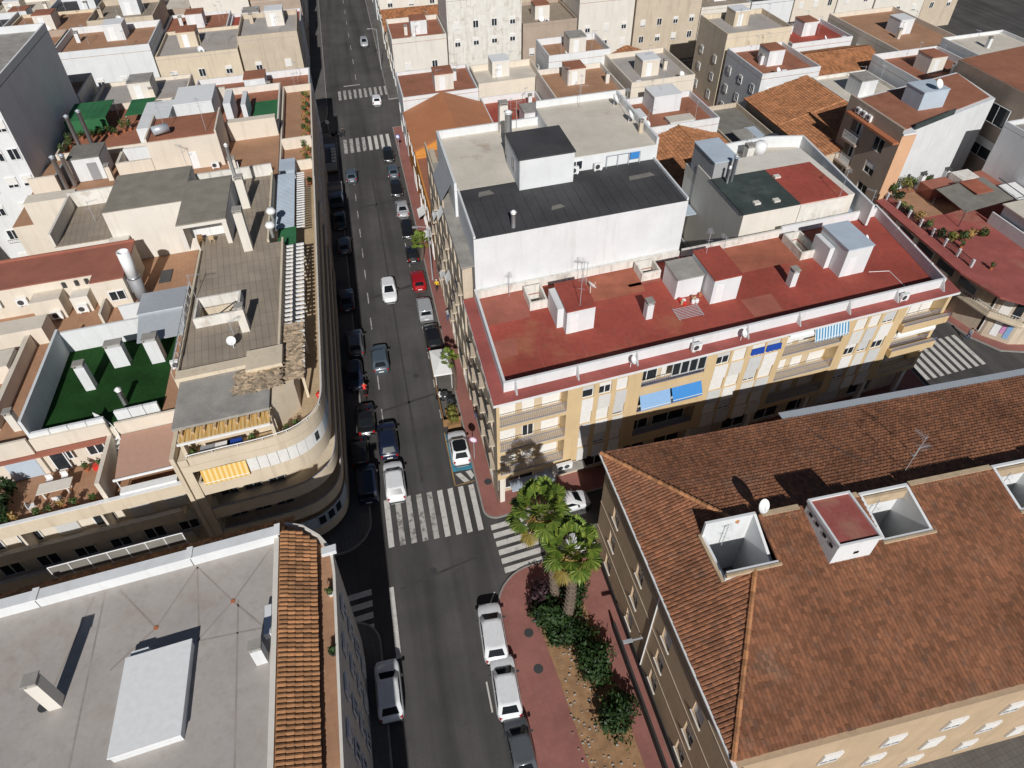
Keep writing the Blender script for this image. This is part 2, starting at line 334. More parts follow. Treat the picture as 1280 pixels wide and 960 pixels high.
def ring(w, h, b, y0, y1, material, name='window'):
    m = MB(); m.box(-w / 2, w / 2, y0, y1, 0, b).box(-w / 2, w / 2, y0, y1, h - b, h).box(-w / 2, -w / 2 + b, y0, y1, b, h - b).box(w / 2 - b, w / 2, y0, y1, b, h - b)
    if w > 1.0: m.box(-b / 2, b / 2, y0 + 0.01, y1 - 0.01, b, h - b)
    return m.mesh(name, material)
def shutter_mesh(w, h):
    m = MB(); n = max(3, int(h / 0.14))
    for i in range(n): m.box(-w / 2, w / 2, -0.012 - 0.008 * (i % 2), 0.01, h * i / n, h * (i + 1) / n - 0.012)
    return m.mesh('shutter', 'shutter_white')
def window(parent, side, line, u0, u1, z0, z1, off=-0.18, shut=0.0, frame='white_paint', pane='glass', shm='shutter_white', sill=True):
    w, h = round(u1 - u0, 2), round(z1 - z0, 2); u = (u0 + u1) / 2
    o = put('window', cached(('win', w, h, frame), lambda: ring(w, h, 0.07, -0.06, 0.03, frame)), parent, side, line, u, z0, off)
    def pm():
        m = MB(); m.box(-w / 2 + 0.06, w / 2 - 0.06, -0.02, -0.005, 0.06, h - 0.06); return m.mesh('pane', pane)
    child('pane', cached(('pane', w, h, pane), pm), o, world=False)
    if shut > 0:
        hs = round((h - 0.02) * shut, 2)
        child('shutter', cached(('shut', w, hs), lambda: shutter_mesh(w - 0.04, hs)), o, (0, -0.075, h - hs - 0.01), 0, False, shm)
    return o
def rail_mesh(w, h, step, material):
    m = MB(); m.box(-w / 2, w / 2, -0.025, 0.025, h - 0.05, h).box(-w / 2, w / 2, -0.02, 0.02, 0.04, 0.08)
    n = max(2, int(w / step))
    for i in range(n + 1):
        x = -w / 2 + w * i / n; m.box(x - 0.012, x + 0.012, -0.012, 0.012, 0.08, h - 0.05)
    return m.mesh('railing', material)
def railing(parent, side, line, u0, u1, z, h=1.0, step=0.14, material='rail_blue', off=-0.05, world=True):
    w = round(u1 - u0, 2)
    return put('railing', cached(('rail', w, h, step, material), lambda: rail_mesh(w, h, step, material)), parent, side, line, (u0 + u1) / 2, z, off)
def bay(parent, side, line, u0, u1, z0, z1, depth=1.2, back='pale_wall', panels=(), rail='rail_blue', solid=0.0, solidmat='ochre_wall'):
    f = F(); m = MB(); W = lambda u, z, d: f.wall(side, line, u, z, d)    # recessed balcony: floor slab and back wall
    for a, b, c, d, e, g_ in ((u0 - 0.02, u1 + 0.02, z0 - 0.12, z0 + 0.03, -0.02, depth), (u0 - 0.05, u1 + 0.05, z0 + 0.03, z1 + 0.05, depth, depth + 0.12)):
        pts = [W(a, 0, e), W(b, 0, e), W(b, 0, g_), W(a, 0, g_)]; m.prism([Vector((p.x, p.y)) for p in pts], c, d)
    o = m.build('balcony', back, parent)
    for p in panels:                                                   # (u0, u1, kind): kind 1 white shutter, 2 glass door, 3 grey shutter
        w, h = round(p[1] - p[0], 2), round(z1 - z0 - 0.35, 2)
        if p[2] == 2:
            d = put('balcony_door', cached(('bdoor', w, h), lambda: ring(w, h, 0.07, -0.05, 0.03, 'white_paint', 'balcony_door')), o, side, line, (p[0] + p[1]) / 2, z0 + 0.05, -depth + 0.06)
            child('pane', cached(('pane', w, h, 'glass'), lambda: MB().box(-w / 2 + 0.06, w / 2 - 0.06, -0.02, -0.005, 0.06, h - 0.06).mesh('pane', 'glass')), d, world=False)
        else:
            put('shutter', cached(('shut', w, h), lambda: shutter_mesh(w, h)), o, side, line, (p[0] + p[1]) / 2, z0 + 0.05, -depth + 0.04, 'shutter_white' if p[2] == 1 else 'shutter_grey')
    if solid:
        a = [W(u0, 0, 0.03), W(u1, 0, 0.03), W(u1, 0, 0.15), W(u0, 0, 0.15)]
        MB().prism([Vector((p.x, p.y)) for p in a], z0 + 0.03, z0 + solid).build('balustrade', solidmat, o)
    if rail: railing(o, side, line, u0 + 0.02, u1 - 0.02, z0 + (solid or 0.0), 1.0 - (solid or 0.0), 0.16, rail)
    return o
def ac_mesh():
    m = MB(); m.box(-0.42, 0.42, -0.30, 0.0, 0.12, 0.80).box(-0.36, -0.28, -0.26, 0, 0, 0.12).box(0.28, 0.36, -0.26, 0, 0, 0.12); return m.mesh('air_conditioner', 'white_paint')
def ac_fan():
    m = MB(); c = Vector((-0.1, -0.31, 0.46)); m.tube(c, c + Vector((0, 0.02, 0)), 0.25, n=16); return m.mesh('fan_grille', 'dark_metal')
def ac(parent, side, line, u, z, off=0.02):
    o = put('air_conditioner', cached('ac', ac_mesh), parent, side, line, u, z, off)
    child('fan_grille', cached('acf', ac_fan), o, world=False); return o
def ac_free(parent, s, t, z, side='S'):
    o = child('air_conditioner', cached('ac', ac_mesh), parent, G(s, t, z), F().ang(side)); child('fan_grille', cached('acf', ac_fan), o, world=False)
def dish_mesh(r):
    m = MB(); n = 18; prof = [(0.02, 0), (r * 0.4, 0.03), (r * 0.75, 0.10), (r, 0.18)]
    ax = Matrix.Rotation(R(55), 4, 'X')
    vs = [ax @ Vector((q * math.cos(2 * math.pi * i / n), q * math.sin(2 * math.pi * i / n), z + dz)) + Vector((0, 0, 0.75)) for dz in (0, -0.03) for q, z in prof for i in range(n)]
    k = len(prof)
    fs = [(j * n + i, j * n + (i + 1) % n, (j + 1) * n + (i + 1) % n, (j + 1) * n + i) for j in range(k - 1) for i in range(n)]
    fs += [tuple(reversed([x + k * n for x in f])) for f in fs]
    m.add(vs, fs); m.tube((0, 0.05, 0), (0, 0.05, 0.75), 0.03, n=6); m.tube(ax @ Vector((0, -r * 0.9, 0.1)) + Vector((0, 0, 0.75)), ax @ Vector((0, -0.1, r * 1.1)) + Vector((0, 0, 0.75)), 0.015, n=5)
    return m.mesh('satellite_dish', 'white_paint', smooth=False)
def dish(parent, p, r=0.45, rz=0.2): return child('satellite_dish', cached(('dish', r), lambda: dish_mesh(r)), parent, p, rz)
def antenna_mesh(h):
    m = MB(); m.tube((0, 0, 0), (0, 0, h), 0.025, n=5); m.tube((-0.1, 0, h - 0.15), (0.9, 0, h - 0.15), 0.015, n=4)
    for i in range(7): x = i * 0.14; l = 0.36 - i * 0.03; m.tube((x, -l, h - 0.15), (x, l, h - 0.15), 0.009, n=4)
    m.tube((-0.2, -0.3, h - 0.75), (-0.2, 0.3, h - 0.75), 0.012, n=4); m.tube((0, 0, h - 0.75), (-0.3, 0, h - 0.75), 0.012, n=4)
    return m.mesh('antenna', 'galvanised')
def antenna(parent, p, h=2.5, rz=0.5): return child('antenna', cached(('ant', h), lambda: antenna_mesh(h)), parent, p, rz)
def chimney(parent, s, t, z, h, w=0.5, d=0.5, material='white_wall', cap='concrete'):
    f = F(); o = MB().sbox(s - w / 2, s + w / 2, t - d / 2, t + d / 2, z, z + h).build('chimney', material, parent)
    m = MB(); k = 0.04
    for a, b in ((-1, -1), (1, -1), (1, 1), (-1, 1)): m.sbox(s + a * (w / 2 - 0.06) - 0.05, s + a * (w / 2 - 0.06) + 0.05, t + b * (d / 2 - 0.06) - 0.05, t + b * (d / 2 - 0.06) + 0.05, z + h, z + h + 0.22)
    m.sbox(s - w / 2 - k, s + w / 2 + k, t - d / 2 - k, t + d / 2 + k, z + h + 0.22, z + h + 0.32); m.build('chimney_cap', cap, o)
    return o
def round_chimney(parent, p, h, r, material='galvanised', name='flue'):
    p = Vector(p); m = MB(); m.lathe(p, [(r, 0), (r, h), (r * 1.02, h), (r * 1.02, h + 0.04)], 14)
    o = m.build(name, material, parent, True)
    MB().lathe(p + Vector((0, 0, h + 0.12)), [(r * 0.9, 0), (r * 1.35, 0.05), (r * 0.3, 0.22)], 14).build('cowl', material, o, True)
    return o
def pipe(parent, pts, r, material, name='pipe'):
    m = MB()
    for a, b in zip(pts, pts[1:]): m.tube(a, b, r, n=8)
    return m.build(name, material, parent)
def parapet(parent, s0, s1, t0, t1, z, h, th=0.2, material='white_wall', sides='SNEW', name='parapet', coping=None):
    m = MB()
    if 'S' in sides: m.sbox(s0, s1, t0, t0 + th, z, z + h)
    if 'N' in sides: m.sbox(s0, s1, t1 - th, t1, z, z + h)
    a, b = t0 + (th if 'S' in sides else 0), t1 - (th if 'N' in sides else 0)
    if 'W' in sides: m.sbox(s0, s0 + th, a, b, z, z + h)
    if 'E' in sides: m.sbox(s1 - th, s1, a, b, z, z + h)
    if sides in ('WE', 'EW', 'NS', 'SN'):
        for k in sides: o = parapet(parent, s0, s1, t0, t1, z, h, th, material, k, name)
        return o
    o = m.build(name, material, parent)
    if coping:
        m = MB(); e = 0.03
        if 'S' in sides: m.sbox(s0 - e, s1 + e, t0 - e, t0 + th + e, z + h, z + h + 0.05)
        if 'N' in sides: m.sbox(s0 - e, s1 + e, t1 - th - e, t1 + e, z + h, z + h + 0.05)
        if 'W' in sides: m.sbox(s0 - e, s0 + th + e, a + e, b - e, z + h, z + h + 0.05)
        if 'E' in sides: m.sbox(s1 - th - e, s1 + e, a + e, b - e, z + h, z + h + 0.05)
        m.build('coping', coping, o)
    return o
def holed(parent, name, material, s0, s1, t0, t1, z0, z1, holes):        # slab or core with wells through it
    m = MB(); ss = sorted({s0, s1, *[h[0] for h in holes], *[h[1] for h in holes]}); ts = sorted({t0, t1, *[h[2] for h in holes], *[h[3] for h in holes]})
    for a, b in zip(ss, ss[1:]):
        for c, d in zip(ts, ts[1:]):
            if not any(h[0] <= a + 1e-6 and b <= h[1] + 1e-6 and h[2] <= c + 1e-6 and d <= h[3] + 1e-6 for h in holes):
                m.quad(G(a, c, z1), G(b, c, z1), G(b, d, z1), G(a, d, z1))
    for a, b, c, d in [(s0, s1, t0, t1)]:
        q = [G(a, c), G(b, c), G(b, d), G(a, d)]
        for p, r in zip(q, q[1:] + q[:1]): m.quad((p.x, p.y, z0), (r.x, r.y, z0), (r.x, r.y, z1), (p.x, p.y, z1))
    for a, b, c, d in holes:
        q = [G(a, c), G(a, d), G(b, d), G(b, c)]
        for p, r in zip(q, q[1:] + q[:1]): m.quad((p.x, p.y, z0), (r.x, r.y, z0), (r.x, r.y, z1), (p.x, p.y, z1))
        if z1 - z0 > 1: m.quad(G(a, c, z0), G(b, c, z0), G(b, d, z0), G(a, d, z0))
    return m.build(name, material, parent)
def block(name, label, s0, s1, t0, t1, z, wall='white_wall', roof='terracotta_terrace', ph=0.8, th=0.2, sides='SNEW', cat='building', group=None, z0=0.0, pm=None, coping=None, parent=None):
    o = parent or thing(name, label, cat, G((s0 + s1) / 2, (t0 + t1) / 2, 0), 0, group)
    sbox(o, 'wall', wall, s0, s1, t0, t1, z0, z - 0.06)
    sbox(o, 'roof', roof, s0 + 0.004, s1 - 0.004, t0 + 0.004, t1 - 0.004, z - 0.06, z)
    if ph: parapet(o, s0, s1, t0, t1, z, ph, th, pm or wall, sides, coping=coping)
    return o
def box_room(parent, s0, s1, t0, t1, z, h, wall='white_wall', roof='red_roof', eave=0.06, name='stair_box', door=None):
    o = sbox(parent, name, wall, s0, s1, t0, t1, z, z + h)
    MB().sbox(s0 - eave, s1 + eave, t0 - eave, t1 + eave, z + h, z + h + 0.12).build('roof', roof, o)
    if door:
        side, line, u, wd, hd, dm = door
        f = F(); put('door', cached(('door', wd, hd, dm), lambda: MB().box(-wd / 2, wd / 2, -0.04, 0.02, 0, hd).mesh('door', dm)), o, side, line, u, z + 0.02, 0.0)
    return o
# ------------------------------------------------------------------ clay tiles
def tile_mesh(wx, wy, n=3, hgt=None):                                     # one half-round tile, lower end lifted over its neighbour
    hgt = hgt or wx * 0.17; vs = []
    for y, lift, k in ((0, 0.060, 1.0), (wy * 1.04, 0.0, 0.9)):
        for i in range(n + 1):
            a = math.pi * i / n; vs.append((-math.cos(a) * wx * 0.5 * k, y, math.sin(a) * hgt + lift))
    fs = [(i, i + 1, n + 2 + i, n + 1 + i) for i in range(n)] + [tuple(range(n, -1, -1))]
    return vs, fs
def inside(p, poly):
    r = False; x, y = p; n = len(poly)
    for i in range(n):
        x0, y0 = poly[i]; x1, y1 = poly[(i + 1) % n]
        if (y0 > y) != (y1 > y) and x < (x1 - x0) * (y - y0) / (y1 - y0) + x0: r = not r
    return r
def tiles(parent, pts, wx=0.26, wy=0.42, material='tile', name='roof_tiles', singles=0, jit=0.012, n=3, holes=(), hgt=None):
    """clay tiles on the plane of pts (world points; the first edge is the eave)"""
    P = [Vector(p) for p in pts]; e = (P[1] - P[0]).normalized()
    nrm = e.cross((P[2] - P[0]).normalized()).normalized()
    if nrm.z < 0: nrm = -nrm
    up = nrm.cross(e)
    if up.z < 0: up = -up
    flip = e.cross(up).dot(nrm) < 0
    poly = [((p - P[0]).dot(e), (p - P[0]).dot(up)) for p in P]; hp = [[((Vector(p) - P[0]).dot(e), (Vector(p) - P[0]).dot(up)) for p in h] for h in holes]
    x0, x1 = min(p[0] for p in poly), max(p[0] for p in poly); y0, y1 = min(p[1] for p in poly), max(p[1] for p in poly)
    vs, fs = tile_mesh(wx, wy, n, hgt); m = MB(); cells = []
    j = 0; y = y0
    while y < y1:
        i = 0; x = x0 + wx / 2
        while x < x1:
            c = (x, y + wy / 2)
            if inside(c, poly) and not any(inside(c, h) for h in hp): cells.append((x + rnd.uniform(-jit, jit), y + rnd.uniform(-jit, jit) * 2, rnd.uniform(0, jit)))
            x += wx
        y += wy
    if flip: fs = [f[::-1] for f in fs]
    single_cells = []
    if singles:
        cells.sort(key=lambda c: (P[0] + e * c[0] + up * c[1] - Vector((0, 0, CAM_H))).length); single_cells = cells[:singles]; cells = cells[singles:]
    for x, y, z in cells:
        o = P[0] + e * x + up * y + nrm * (z + 0.01)
        m.add([o + e * a + up * b + nrm * c for a, b, c in vs], fs)
    deck = MB(); loops = [P] + [[P[0] + e * a + up * b for a, b in h] for h in hp]; flatv = [p for l in loops for p in l]
    for tri in tessellate_polygon([[Vector(((p - P[0]).dot(e), (p - P[0]).dot(up), 0)) for p in l] for l in loops]):
        q = [flatv[i] + nrm * 0.004 for i in tri]; deck.quad(*(q if (q[1] - q[0]).cross(q[2] - q[0]).dot(nrm) > 0 else q[::-1]))
    for p, q in [pq for l in loops for pq in zip(l, l[1:] + l[:1])]: deck.quad(p - nrm * 0.12, q - nrm * 0.12, q + nrm * 0.004, p + nrm * 0.004)
    d = deck.build('roof_slope', material, parent)
    if m.v: tag(m.build(name, material, parent), kind='stuff')
    if single_cells:
        me = MB().add(vs, fs).mesh('tile', None); mm = Matrix((e, up, nrm)).transposed().to_4x4()
        shades = []
        for k in range(5):
            q = rnd.uniform(0.75, 1.25); nm = material + '_shade%d' % k
            if nm not in MATS: c0 = {'old_tile': (0.40, 0.20, 0.095)}.get(material, (0.37, 0.145, 0.078)); mat(nm, tuple(x * q for x in c0), var=0.25, scale=1.5, rough=0.9)
            me2 = me.copy(); me2.materials.append(MATS[nm]); shades.append(me2)
        for x, y, z in single_cells:
            o = bpy.data.objects.new('tile', rnd.choice(shades)); C.objects.link(o); o.parent = d
            o.matrix_local = Matrix.Translation(P[0] + e * x + up * y + nrm * (z + 0.01) - ORG[parent]) @ mm
    return d
def ridge(parent, a, b, r=0.16, step=0.42, material='ridge_tile'):
    a, b = Vector(a), Vector(b); n = max(1, int((b - a).length / step)); m = MB()
    for i in range(n):
        p, q = a.lerp(b, i / n), a.lerp(b, (i + 1.12) / n); m.tube(p + Vector((0, 0, 0.02)), q, r, r * 0.82, n=7, caps=True)
    return tag(m.build('ridge_tiles', material, parent), kind='stuff')
# ------------------------------------------------------------------ plants
NTH = ['first', 'second', 'third', 'fourth', 'fifth', 'sixth', 'seventh', 'eighth', 'ninth', 'tenth', 'eleventh', 'twelfth', 'thirteenth', 'fourteenth', 'fifteenth', 'sixteenth']
def leaf_blob(m, c, rx, ry, rz, n, size, dense=0.55):
    c = Vector(c)
    for _ in range(n):
        u = rnd.uniform(-1, 1); a = rnd.uniform(0, 2 * math.pi); r = (1 - u * u) ** 0.5; k = rnd.uniform(dense, 1.0)
        k *= 0.86 + 0.28 * math.sin(3.1 * a + c.x) * math.sin(2.3 * u + c.y * 1.7)
        d = Vector((r * math.cos(a), r * math.sin(a), u)); p = c + Vector((d.x * rx, d.y * ry, d.z * rz)) * k
        t = d.cross(Vector((rnd.gauss(0, 1), rnd.gauss(0, 1), rnd.gauss(0, 1)))).normalized(); b = (d + Vector((rnd.gauss(0, .5), rnd.gauss(0, .5), rnd.gauss(0, .5)))).cross(t).normalized(); s = size * rnd.uniform(0.6, 1.3)
        m.add([p - t * s * 0.45, p + b * s, p + t * s * 0.45, p - b * s], [(0, 1, 2, 3)])
def shrub(p, rx, ry, h, label, n=700, size=0.16, leaf='shrub_leaf', name='shrub', cat='shrub', group=None, lumps=4):
    p = Vector(p); o = thing(name, label, cat, p, 0, group); m = MB()
    for i in range(lumps):
        a = rnd.uniform(0, 6.28); q = rnd.uniform(0, 0.5) if lumps > 1 else 0
        leaf_blob(m, p + Vector((math.cos(a) * rx * q, math.sin(a) * ry * q, h * rnd.uniform(0.45, 0.6))), rx * rnd.uniform(0.55, 0.8), ry * rnd.uniform(0.55, 0.8), h * 0.5, n // lumps, size)
    m.build('foliage', leaf, o)
    st = MB()
    for i in range(4): a = i * 1.6; st.tube(p, p + Vector((math.cos(a) * rx * 0.4, math.sin(a) * ry * 0.4, h * 0.6)), 0.04, 0.015, n=5)
    st.build('stem', 'bark', o); return o
def potted(p, h, label, leaf='plant_leaf', n=90, r=0.35, pot='terracotta', group=None):
    p = Vector(p); o = thing('potted_plant', label, 'potted plant', p, 0, group)
    MB().lathe(p, [(0.14, 0), (0.20, 0.32), (0.22, 0.34), (0.18, 0.34), (0.17, 0.28)], 12).build('pot', pot, o)
    m = MB(); leaf_blob(m, p + Vector((0, 0, 0.3 + h * 0.5)), r, r, h * 0.55, n, 0.13, 0.2); m.build('foliage', leaf, o); return o
def palm(p, top, label, nleaf=26, rl=2.3, trunk=0.24, group=None, dry=14):
    p, top = Vector(p), Vector(top); o = thing('palm_tree', label, 'palm tree', p, 0, group); m = MB(); n = 16; H_ = top - p
    for i in range(n):
        a, b = i / n, (i + 1) / n; ca, cb = p + H_ * a + Vector((0.25 * math.sin(a * 3.14), 0, 0)), p + H_ * b + Vector((0.25 * math.sin(b * 3.14), 0, 0))
        ra = trunk * (1.25 - 0.35 * a); m.tube(ca, cb, ra * 0.86, ra * 1.12, n=10)
        for k in range(9):                                               # cut leaf bases up the trunk
            g_ = 6.283 * k / 9 + i * 0.7; d = Vector((math.cos(g_), math.sin(g_), 0)); q = ca.lerp(cb, 0.5) + d * ra; t = Vector((-d.y, d.x, 0))
            m.add([q - t * 0.07, q + t * 0.07, q + d * 0.16 + Vector((0, 0, 0.34))], [(0, 1, 2)])
    m.build('trunk', 'bark', o)
    def frond(m, st, az, el, pet, r, droop):
        d = Vector((math.cos(az) * math.cos(el), math.sin(az) * math.cos(el), math.sin(el))); side = Vector((-math.sin(az), math.cos(az), 0)); upv = d.cross(side) * -1
        hub = st + d * pet; m.tube(st, hub, 0.045, 0.025, n=4); k = 21
        for i in range(k):
            a = R(-118 + 236 * i / (k - 1)); dr = (d * math.cos(a) + side * math.sin(a)).normalized(); l = r * (0.72 + 0.28 * math.cos(a * 0.6)) * rnd.uniform(0.88, 1.08)
            b = dr.cross(upv).normalized(); w0 = l * 0.105; mid = hub + dr * l * 0.66 + upv * (0.10 + 0.05 * (i % 2)); tip = hub + dr * l + Vector((0, 0, -droop * l * rnd.uniform(0.7, 1.3)))
            m.add([hub, mid + b * w0 + upv * 0.03, tip, mid - b * w0 + upv * 0.03], [(0, 1, 2, 3)])
    for i in range(nleaf):
        q = i / nleaf; el = R(76) - q * R(104); az = i * 2.39996 + rnd.uniform(-0.2, 0.2); mm = MB(); frond(mm, top + Vector((0, 0, 0.2)), az, el, rl * 0.62 * rnd.uniform(0.8, 1.12), rl * 0.37 * rnd.uniform(0.85, 1.1), 0.14 + 0.30 * q); mm.build('frond', 'palm_leaf' if q < 0.86 else 'old_palm_leaf', o)
    mm = MB()
    for i in range(dry): frond(mm, top, i * 2.4 + 1, R(-48 - rnd.uniform(0, 25)), rl * 0.3, rl * 0.38, 0.5)
    if dry: mm.build('dead_fronds', 'dry_leaf', o)
    return o
# ------------------------------------------------------------------ ground, road, pavements
ground = structure(MB().quad((-900, -300, -0.05), (900, -300, -0.05), (900, 1500, -0.05), (-900, 1500, -0.05)), 'ground', 'dark_concrete')
road = structure(MB().quad(G(-140, -60, 0), G(170, -60, 0), G(170, 330, 0), G(-140, 330, 0)), 'road', 'asphalt')
def pavement(name, st, paving='red_paving', kerb=True):
    o = structure(MB().spoly(st, -0.02, 0.12), name, paving)
    if kerb:
        pts = [G(*p) for p in st]; a = sum(p.x * q.y - q.x * p.y for p, q in zip(pts, pts[1:] + pts[:1]))
        if a < 0: pts = pts[::-1]
        # kerb stones run just outside the paving, a touch higher
        MB().strip([(p.x, p.y) for p in pts][::-1], 0.14, -0.02, 0.135, True).build('kerb', 'kerb', o)
    return o
def arc(cx, cy, r, a0, a1, n=8): return [(cx + r * math.cos(R(a0 + (a1 - a0) * i / n)), cy + r * math.sin(R(a0 + (a1 - a0) * i / n))) for i in range(n + 1)]
pavement('pavement_east', arc(0.1, 0.3, 1.2, 180, 270) + [(46.5, -0.9), (47.6, 0.2), (48.6, 83), (-1.1, 83)])
pavement('pavement_west', arc(-13.6, 2.4, 2.5, 270, 360) + [(-11.1, 82), (-12.6, 84), (-90, 84), (-90, 0.2), (-22.5, 0.0)], 'grey_paving')
pavement('pavement_southwest', [(-90, -4.2), (-14.2, -4.2)] + arc(-13.4, -9.0, 2.2, 80, 0, 5) + [(-11.2, -60), (-90, -60)], 'grey_paving')
pavement('pavement_island', [(7.4, -7.0), (2.9, -6.5)] + arc(1.5, -9.8, 3.3, 95, 180, 8) + [(-1.85, -14), (-1.9, -60), (7.4, -60)])
pavement('pavement_tan_side', [(7.45, -7.0), (7.45, -60), (60, -60), (60, -10.6), (46, -8.9)], 'grey_paving')
pavement('pavement_corner', [(57.2, 8.6), (57.9, 5.0), (59.6, 2.1), (63, 0.6), (95, 0.6), (95, 84), (56.0, 84), (56.2, 30)])
pavement('pavement_far_west', [(-20, 88.5), (-14.2, 88.8), (-12.6, 90.2), (-12.2, 93), (-12.8, 330), (-120, 330), (-120, 88.5)], 'grey_paving')
pavement('pavement_far_east', [(-0.6, 96), (120, 96), (120, 330), (0, 330)], 'grey_paving')
def mark(name, s0, s1, t0, t1, material='road_paint', skew=0.0, parent=None):
    m = MB().quad(G(s0, t0, 0.004), G(s1, t0 + skew, 0.004), G(s1, t1 + skew, 0.004), G(s0, t1, 0.004)); return m.build(name, material, parent or road)
for i in range(9):                                                       # crosswalk over the main street, square to it
    s = -9.75 + 0.97 * i; k = -0.10 * (i - 4)
    mark('crosswalk_stripe', s, s + 0.48, -1.30 + k, 3.75 + k, 'fresh_paint' if i in (0, 5, 6, 7, 8) else 'road_paint')
for i in range(6): mark('crosswalk_stripe', -0.85 + 0.05 * i, 4.4, -2.05 - 0.87 * i, -1.52 - 0.87 * i, 'fresh_paint')
for i in range(5): mark('crosswalk_stripe', -15.6, -11.5, -4.75 - 1.0 * i, -4.22 - 1.0 * i, 'fresh_paint')
for i in range(8): mark('crosswalk_stripe', -9.9 + 1.03 * i, -9.35 + 1.03 * i, 75.6, 81.0, 'fresh_paint' if i > 3 else 'road_paint')
for i in range(9): mark('crosswalk_stripe', 48.4 + 0.95 * i, 48.9 + 0.95 * i, 0.9, 6.0, 'fresh_paint')
for i in range(10): mark('crosswalk_stripe', -9.9 + 0.98 * i, -9.4 + 0.98 * i, 98.5, 103.0)
mark('stop_line', -10.1, -9.72, -10.6, -4.6, 'fresh_paint'); mark('stop_line', -8.7, -5.6, 105, 105.5)
for i in range(13): mark('parking_line', -3.22, -3.10, 12.4 + 4.6 * i, 13.6 + 4.6 * i, 'road_paint')
for i in range(12): mark('parking_line', -9.02, -8.90, 8.4 + 5.1 * i, 10.6 + 5.1 * i, 'road_paint')
for i in range(9): mark('lane_line', -6.2, -6.08, 108 + 9 * i, 111 + 9 * i)
mark('parking_line', -3.6, -3.48, -12.4, -10.6, 'fresh_paint'); mark('parking_line', -3.9, -3.78, -16.6, -14.4, 'fresh_paint')
MB().quad(G(-3.0, -9.5, 0.004), G(-2.9, -9.55, 0.004), G(-1.75, -7.75, 0.004), G(-1.85, -7.7, 0.004)).build('parking_line', 'fresh_paint', road)
MB().quad(G(-3.12, 5.3, 0.004), G(-1.26, 5.1, 0.004), G(-1.26, 9.9, 0.004), G(-3.12, 10.1, 0.004)).build('disabled_bay', 'blue_paint', road)
for a, b, c, d in ((-3.22, -3.12, 3.7, 10.4), (-3.12, -1.3, 3.62, 3.72)): mark('bay_border', a, b, c, d, 'yellow_paint')
for i in range(2): MB().quad(G(-2.95 + i, 5.0, 0.004), G(-2.45 + i, 5.0, 0.004), G(-1.75 + i * 0.5, 3.8 + i * 0.5, 0.004), G(-2.3 + i * 0.75, 3.8 + i * 0.15, 0.004)).build('hatching', 'fresh_paint', road)
for a, b, c, d, k in ((-8.6, -3.4, 34.6, 35.1, 1.0), (-8.8, -3.4, 57.0, 57.4, 0.6), (-8.9, -3.3, 15.2, 15.5, 0.7), (-9.2, -2.2, -5.1, -4.9, 0.9), (-6.2, -6.0, 5, 74, 0.0), (8, 30, -4.9, -4.3, 0.2)): mark('repaired_trench', a, b, c, d, 'asphalt_patch', k)
def manhole(p, r=0.36, parent=None):
    p = Vector(p); MB().lathe(p, [(r, 0), (r, 0.006), (r * 0.9, 0.010)], 18).build('manhole_cover', 'dark_metal', parent or road)
for u, v in ((541, 714), (600, 700), (470, 258), (520, 470)): manhole(at(u, v, 0.0), 0.34)
for (u, v), nm in (((610, 602), 'pavement_east'), ((661, 791), 'pavement_island'), ((673, 836), 'pavement_island')): manhole(at(u, v, 0.122), 0.36, bpy.data.objects[nm])

# ------------------------------------------------------------------ yellow apartment block with the red roof
rb = thing('apartment_building', 'four storey ochre apartment block with red flat roof and white shutters on the corner', 'building', G(22, 7, 0))
RH = 13.0
wells = [(5.7, 7.0, 10.4, 12.6), (16.9, 18.5, 11.2, 12.9), (33.2, 34.8, 9.4, 12.6)]
holed(rb, 'wall', 'old_white', 0.55, 44.0, 1.75, 13.75, 0.0, RH - 0.1, wells)
spoly(rb, 'wall', 'old_white', [(44.0, 1.75), (44.3, 1.75), (46.2, 14.3), (44.0, 13.75)], 0, RH - 0.1)
BAYS = [(0.5, 6.2), (12.8, 18.75), (26.65, 32.9), (39.4, 43.9)]
WINS = [(7.5, 8.5), (8.95, 10.05), (10.5, 11.5), (19.75, 21.05), (21.3, 22.6), (23.15, 24.45), (24.65, 26.0), (33.85, 35.1), (35.4, 36.55), (36.95, 38.3)]
hs = []
for k in range(3):
    z = 4 + 3 * k
    hs += [(a, b, z + 0.12, z + 2.72, 1.2) for a, b in BAYS] + [(a, b, z + 1.05, z + 2.4) for a, b in WINS]
facade(rb, 'ochre_wall', 'S', 0.25, 0.25, 44.3, 3.7, RH - 0.1, hs)
whs = [(t, t + 1.15, 4 + 3 * k + 0.9, 4 + 3 * k + 2.35) for k in range(3) for t in (1.6, 3.6, 5.6, 7.6, 9.6, 11.6)]
facade(rb, 'sandy_facade', 'W', 0.25, 0.25, 13.6, 0.1, RH - 0.1, whs + [(2.0, 4.4, 0.3, 3.0), (6.5, 8.8, 0.3, 3.0), (10.5, 12, 0.3, 2.6)])
for k in range(3):
    for i, t in enumerate((1.6, 3.6, 5.6, 7.6, 9.6, 11.6)):
        window(rb, 'W', 0.25, t, t + 1.15, 4 + 3 * k + 0.9, 4 + 3 * k + 2.35, shut=[1, 0.6, 1, 0.4, 1, 0.75][(i + k) % 6])
        if i % 2 == 0:
            q = MB(); f0 = [F().wall('W', 0.25, u, 0, d) for u, d in ((t - 0.35, 0.0), (t + 1.5, 0.0), (t + 1.5, -0.5), (t - 0.35, -0.5))]
            bo = q.prism([Vector((p.x, p.y)) for p in f0], 4 + 3 * k - 0.1, 4 + 3 * k + 0.05).build('balcony', 'sandy_facade', rb); railing(bo, 'W', 0.25, t - 0.3, t + 1.45, 4 + 3 * k + 0.05, 0.95, 0.16, 'rail_dark', 0.46)
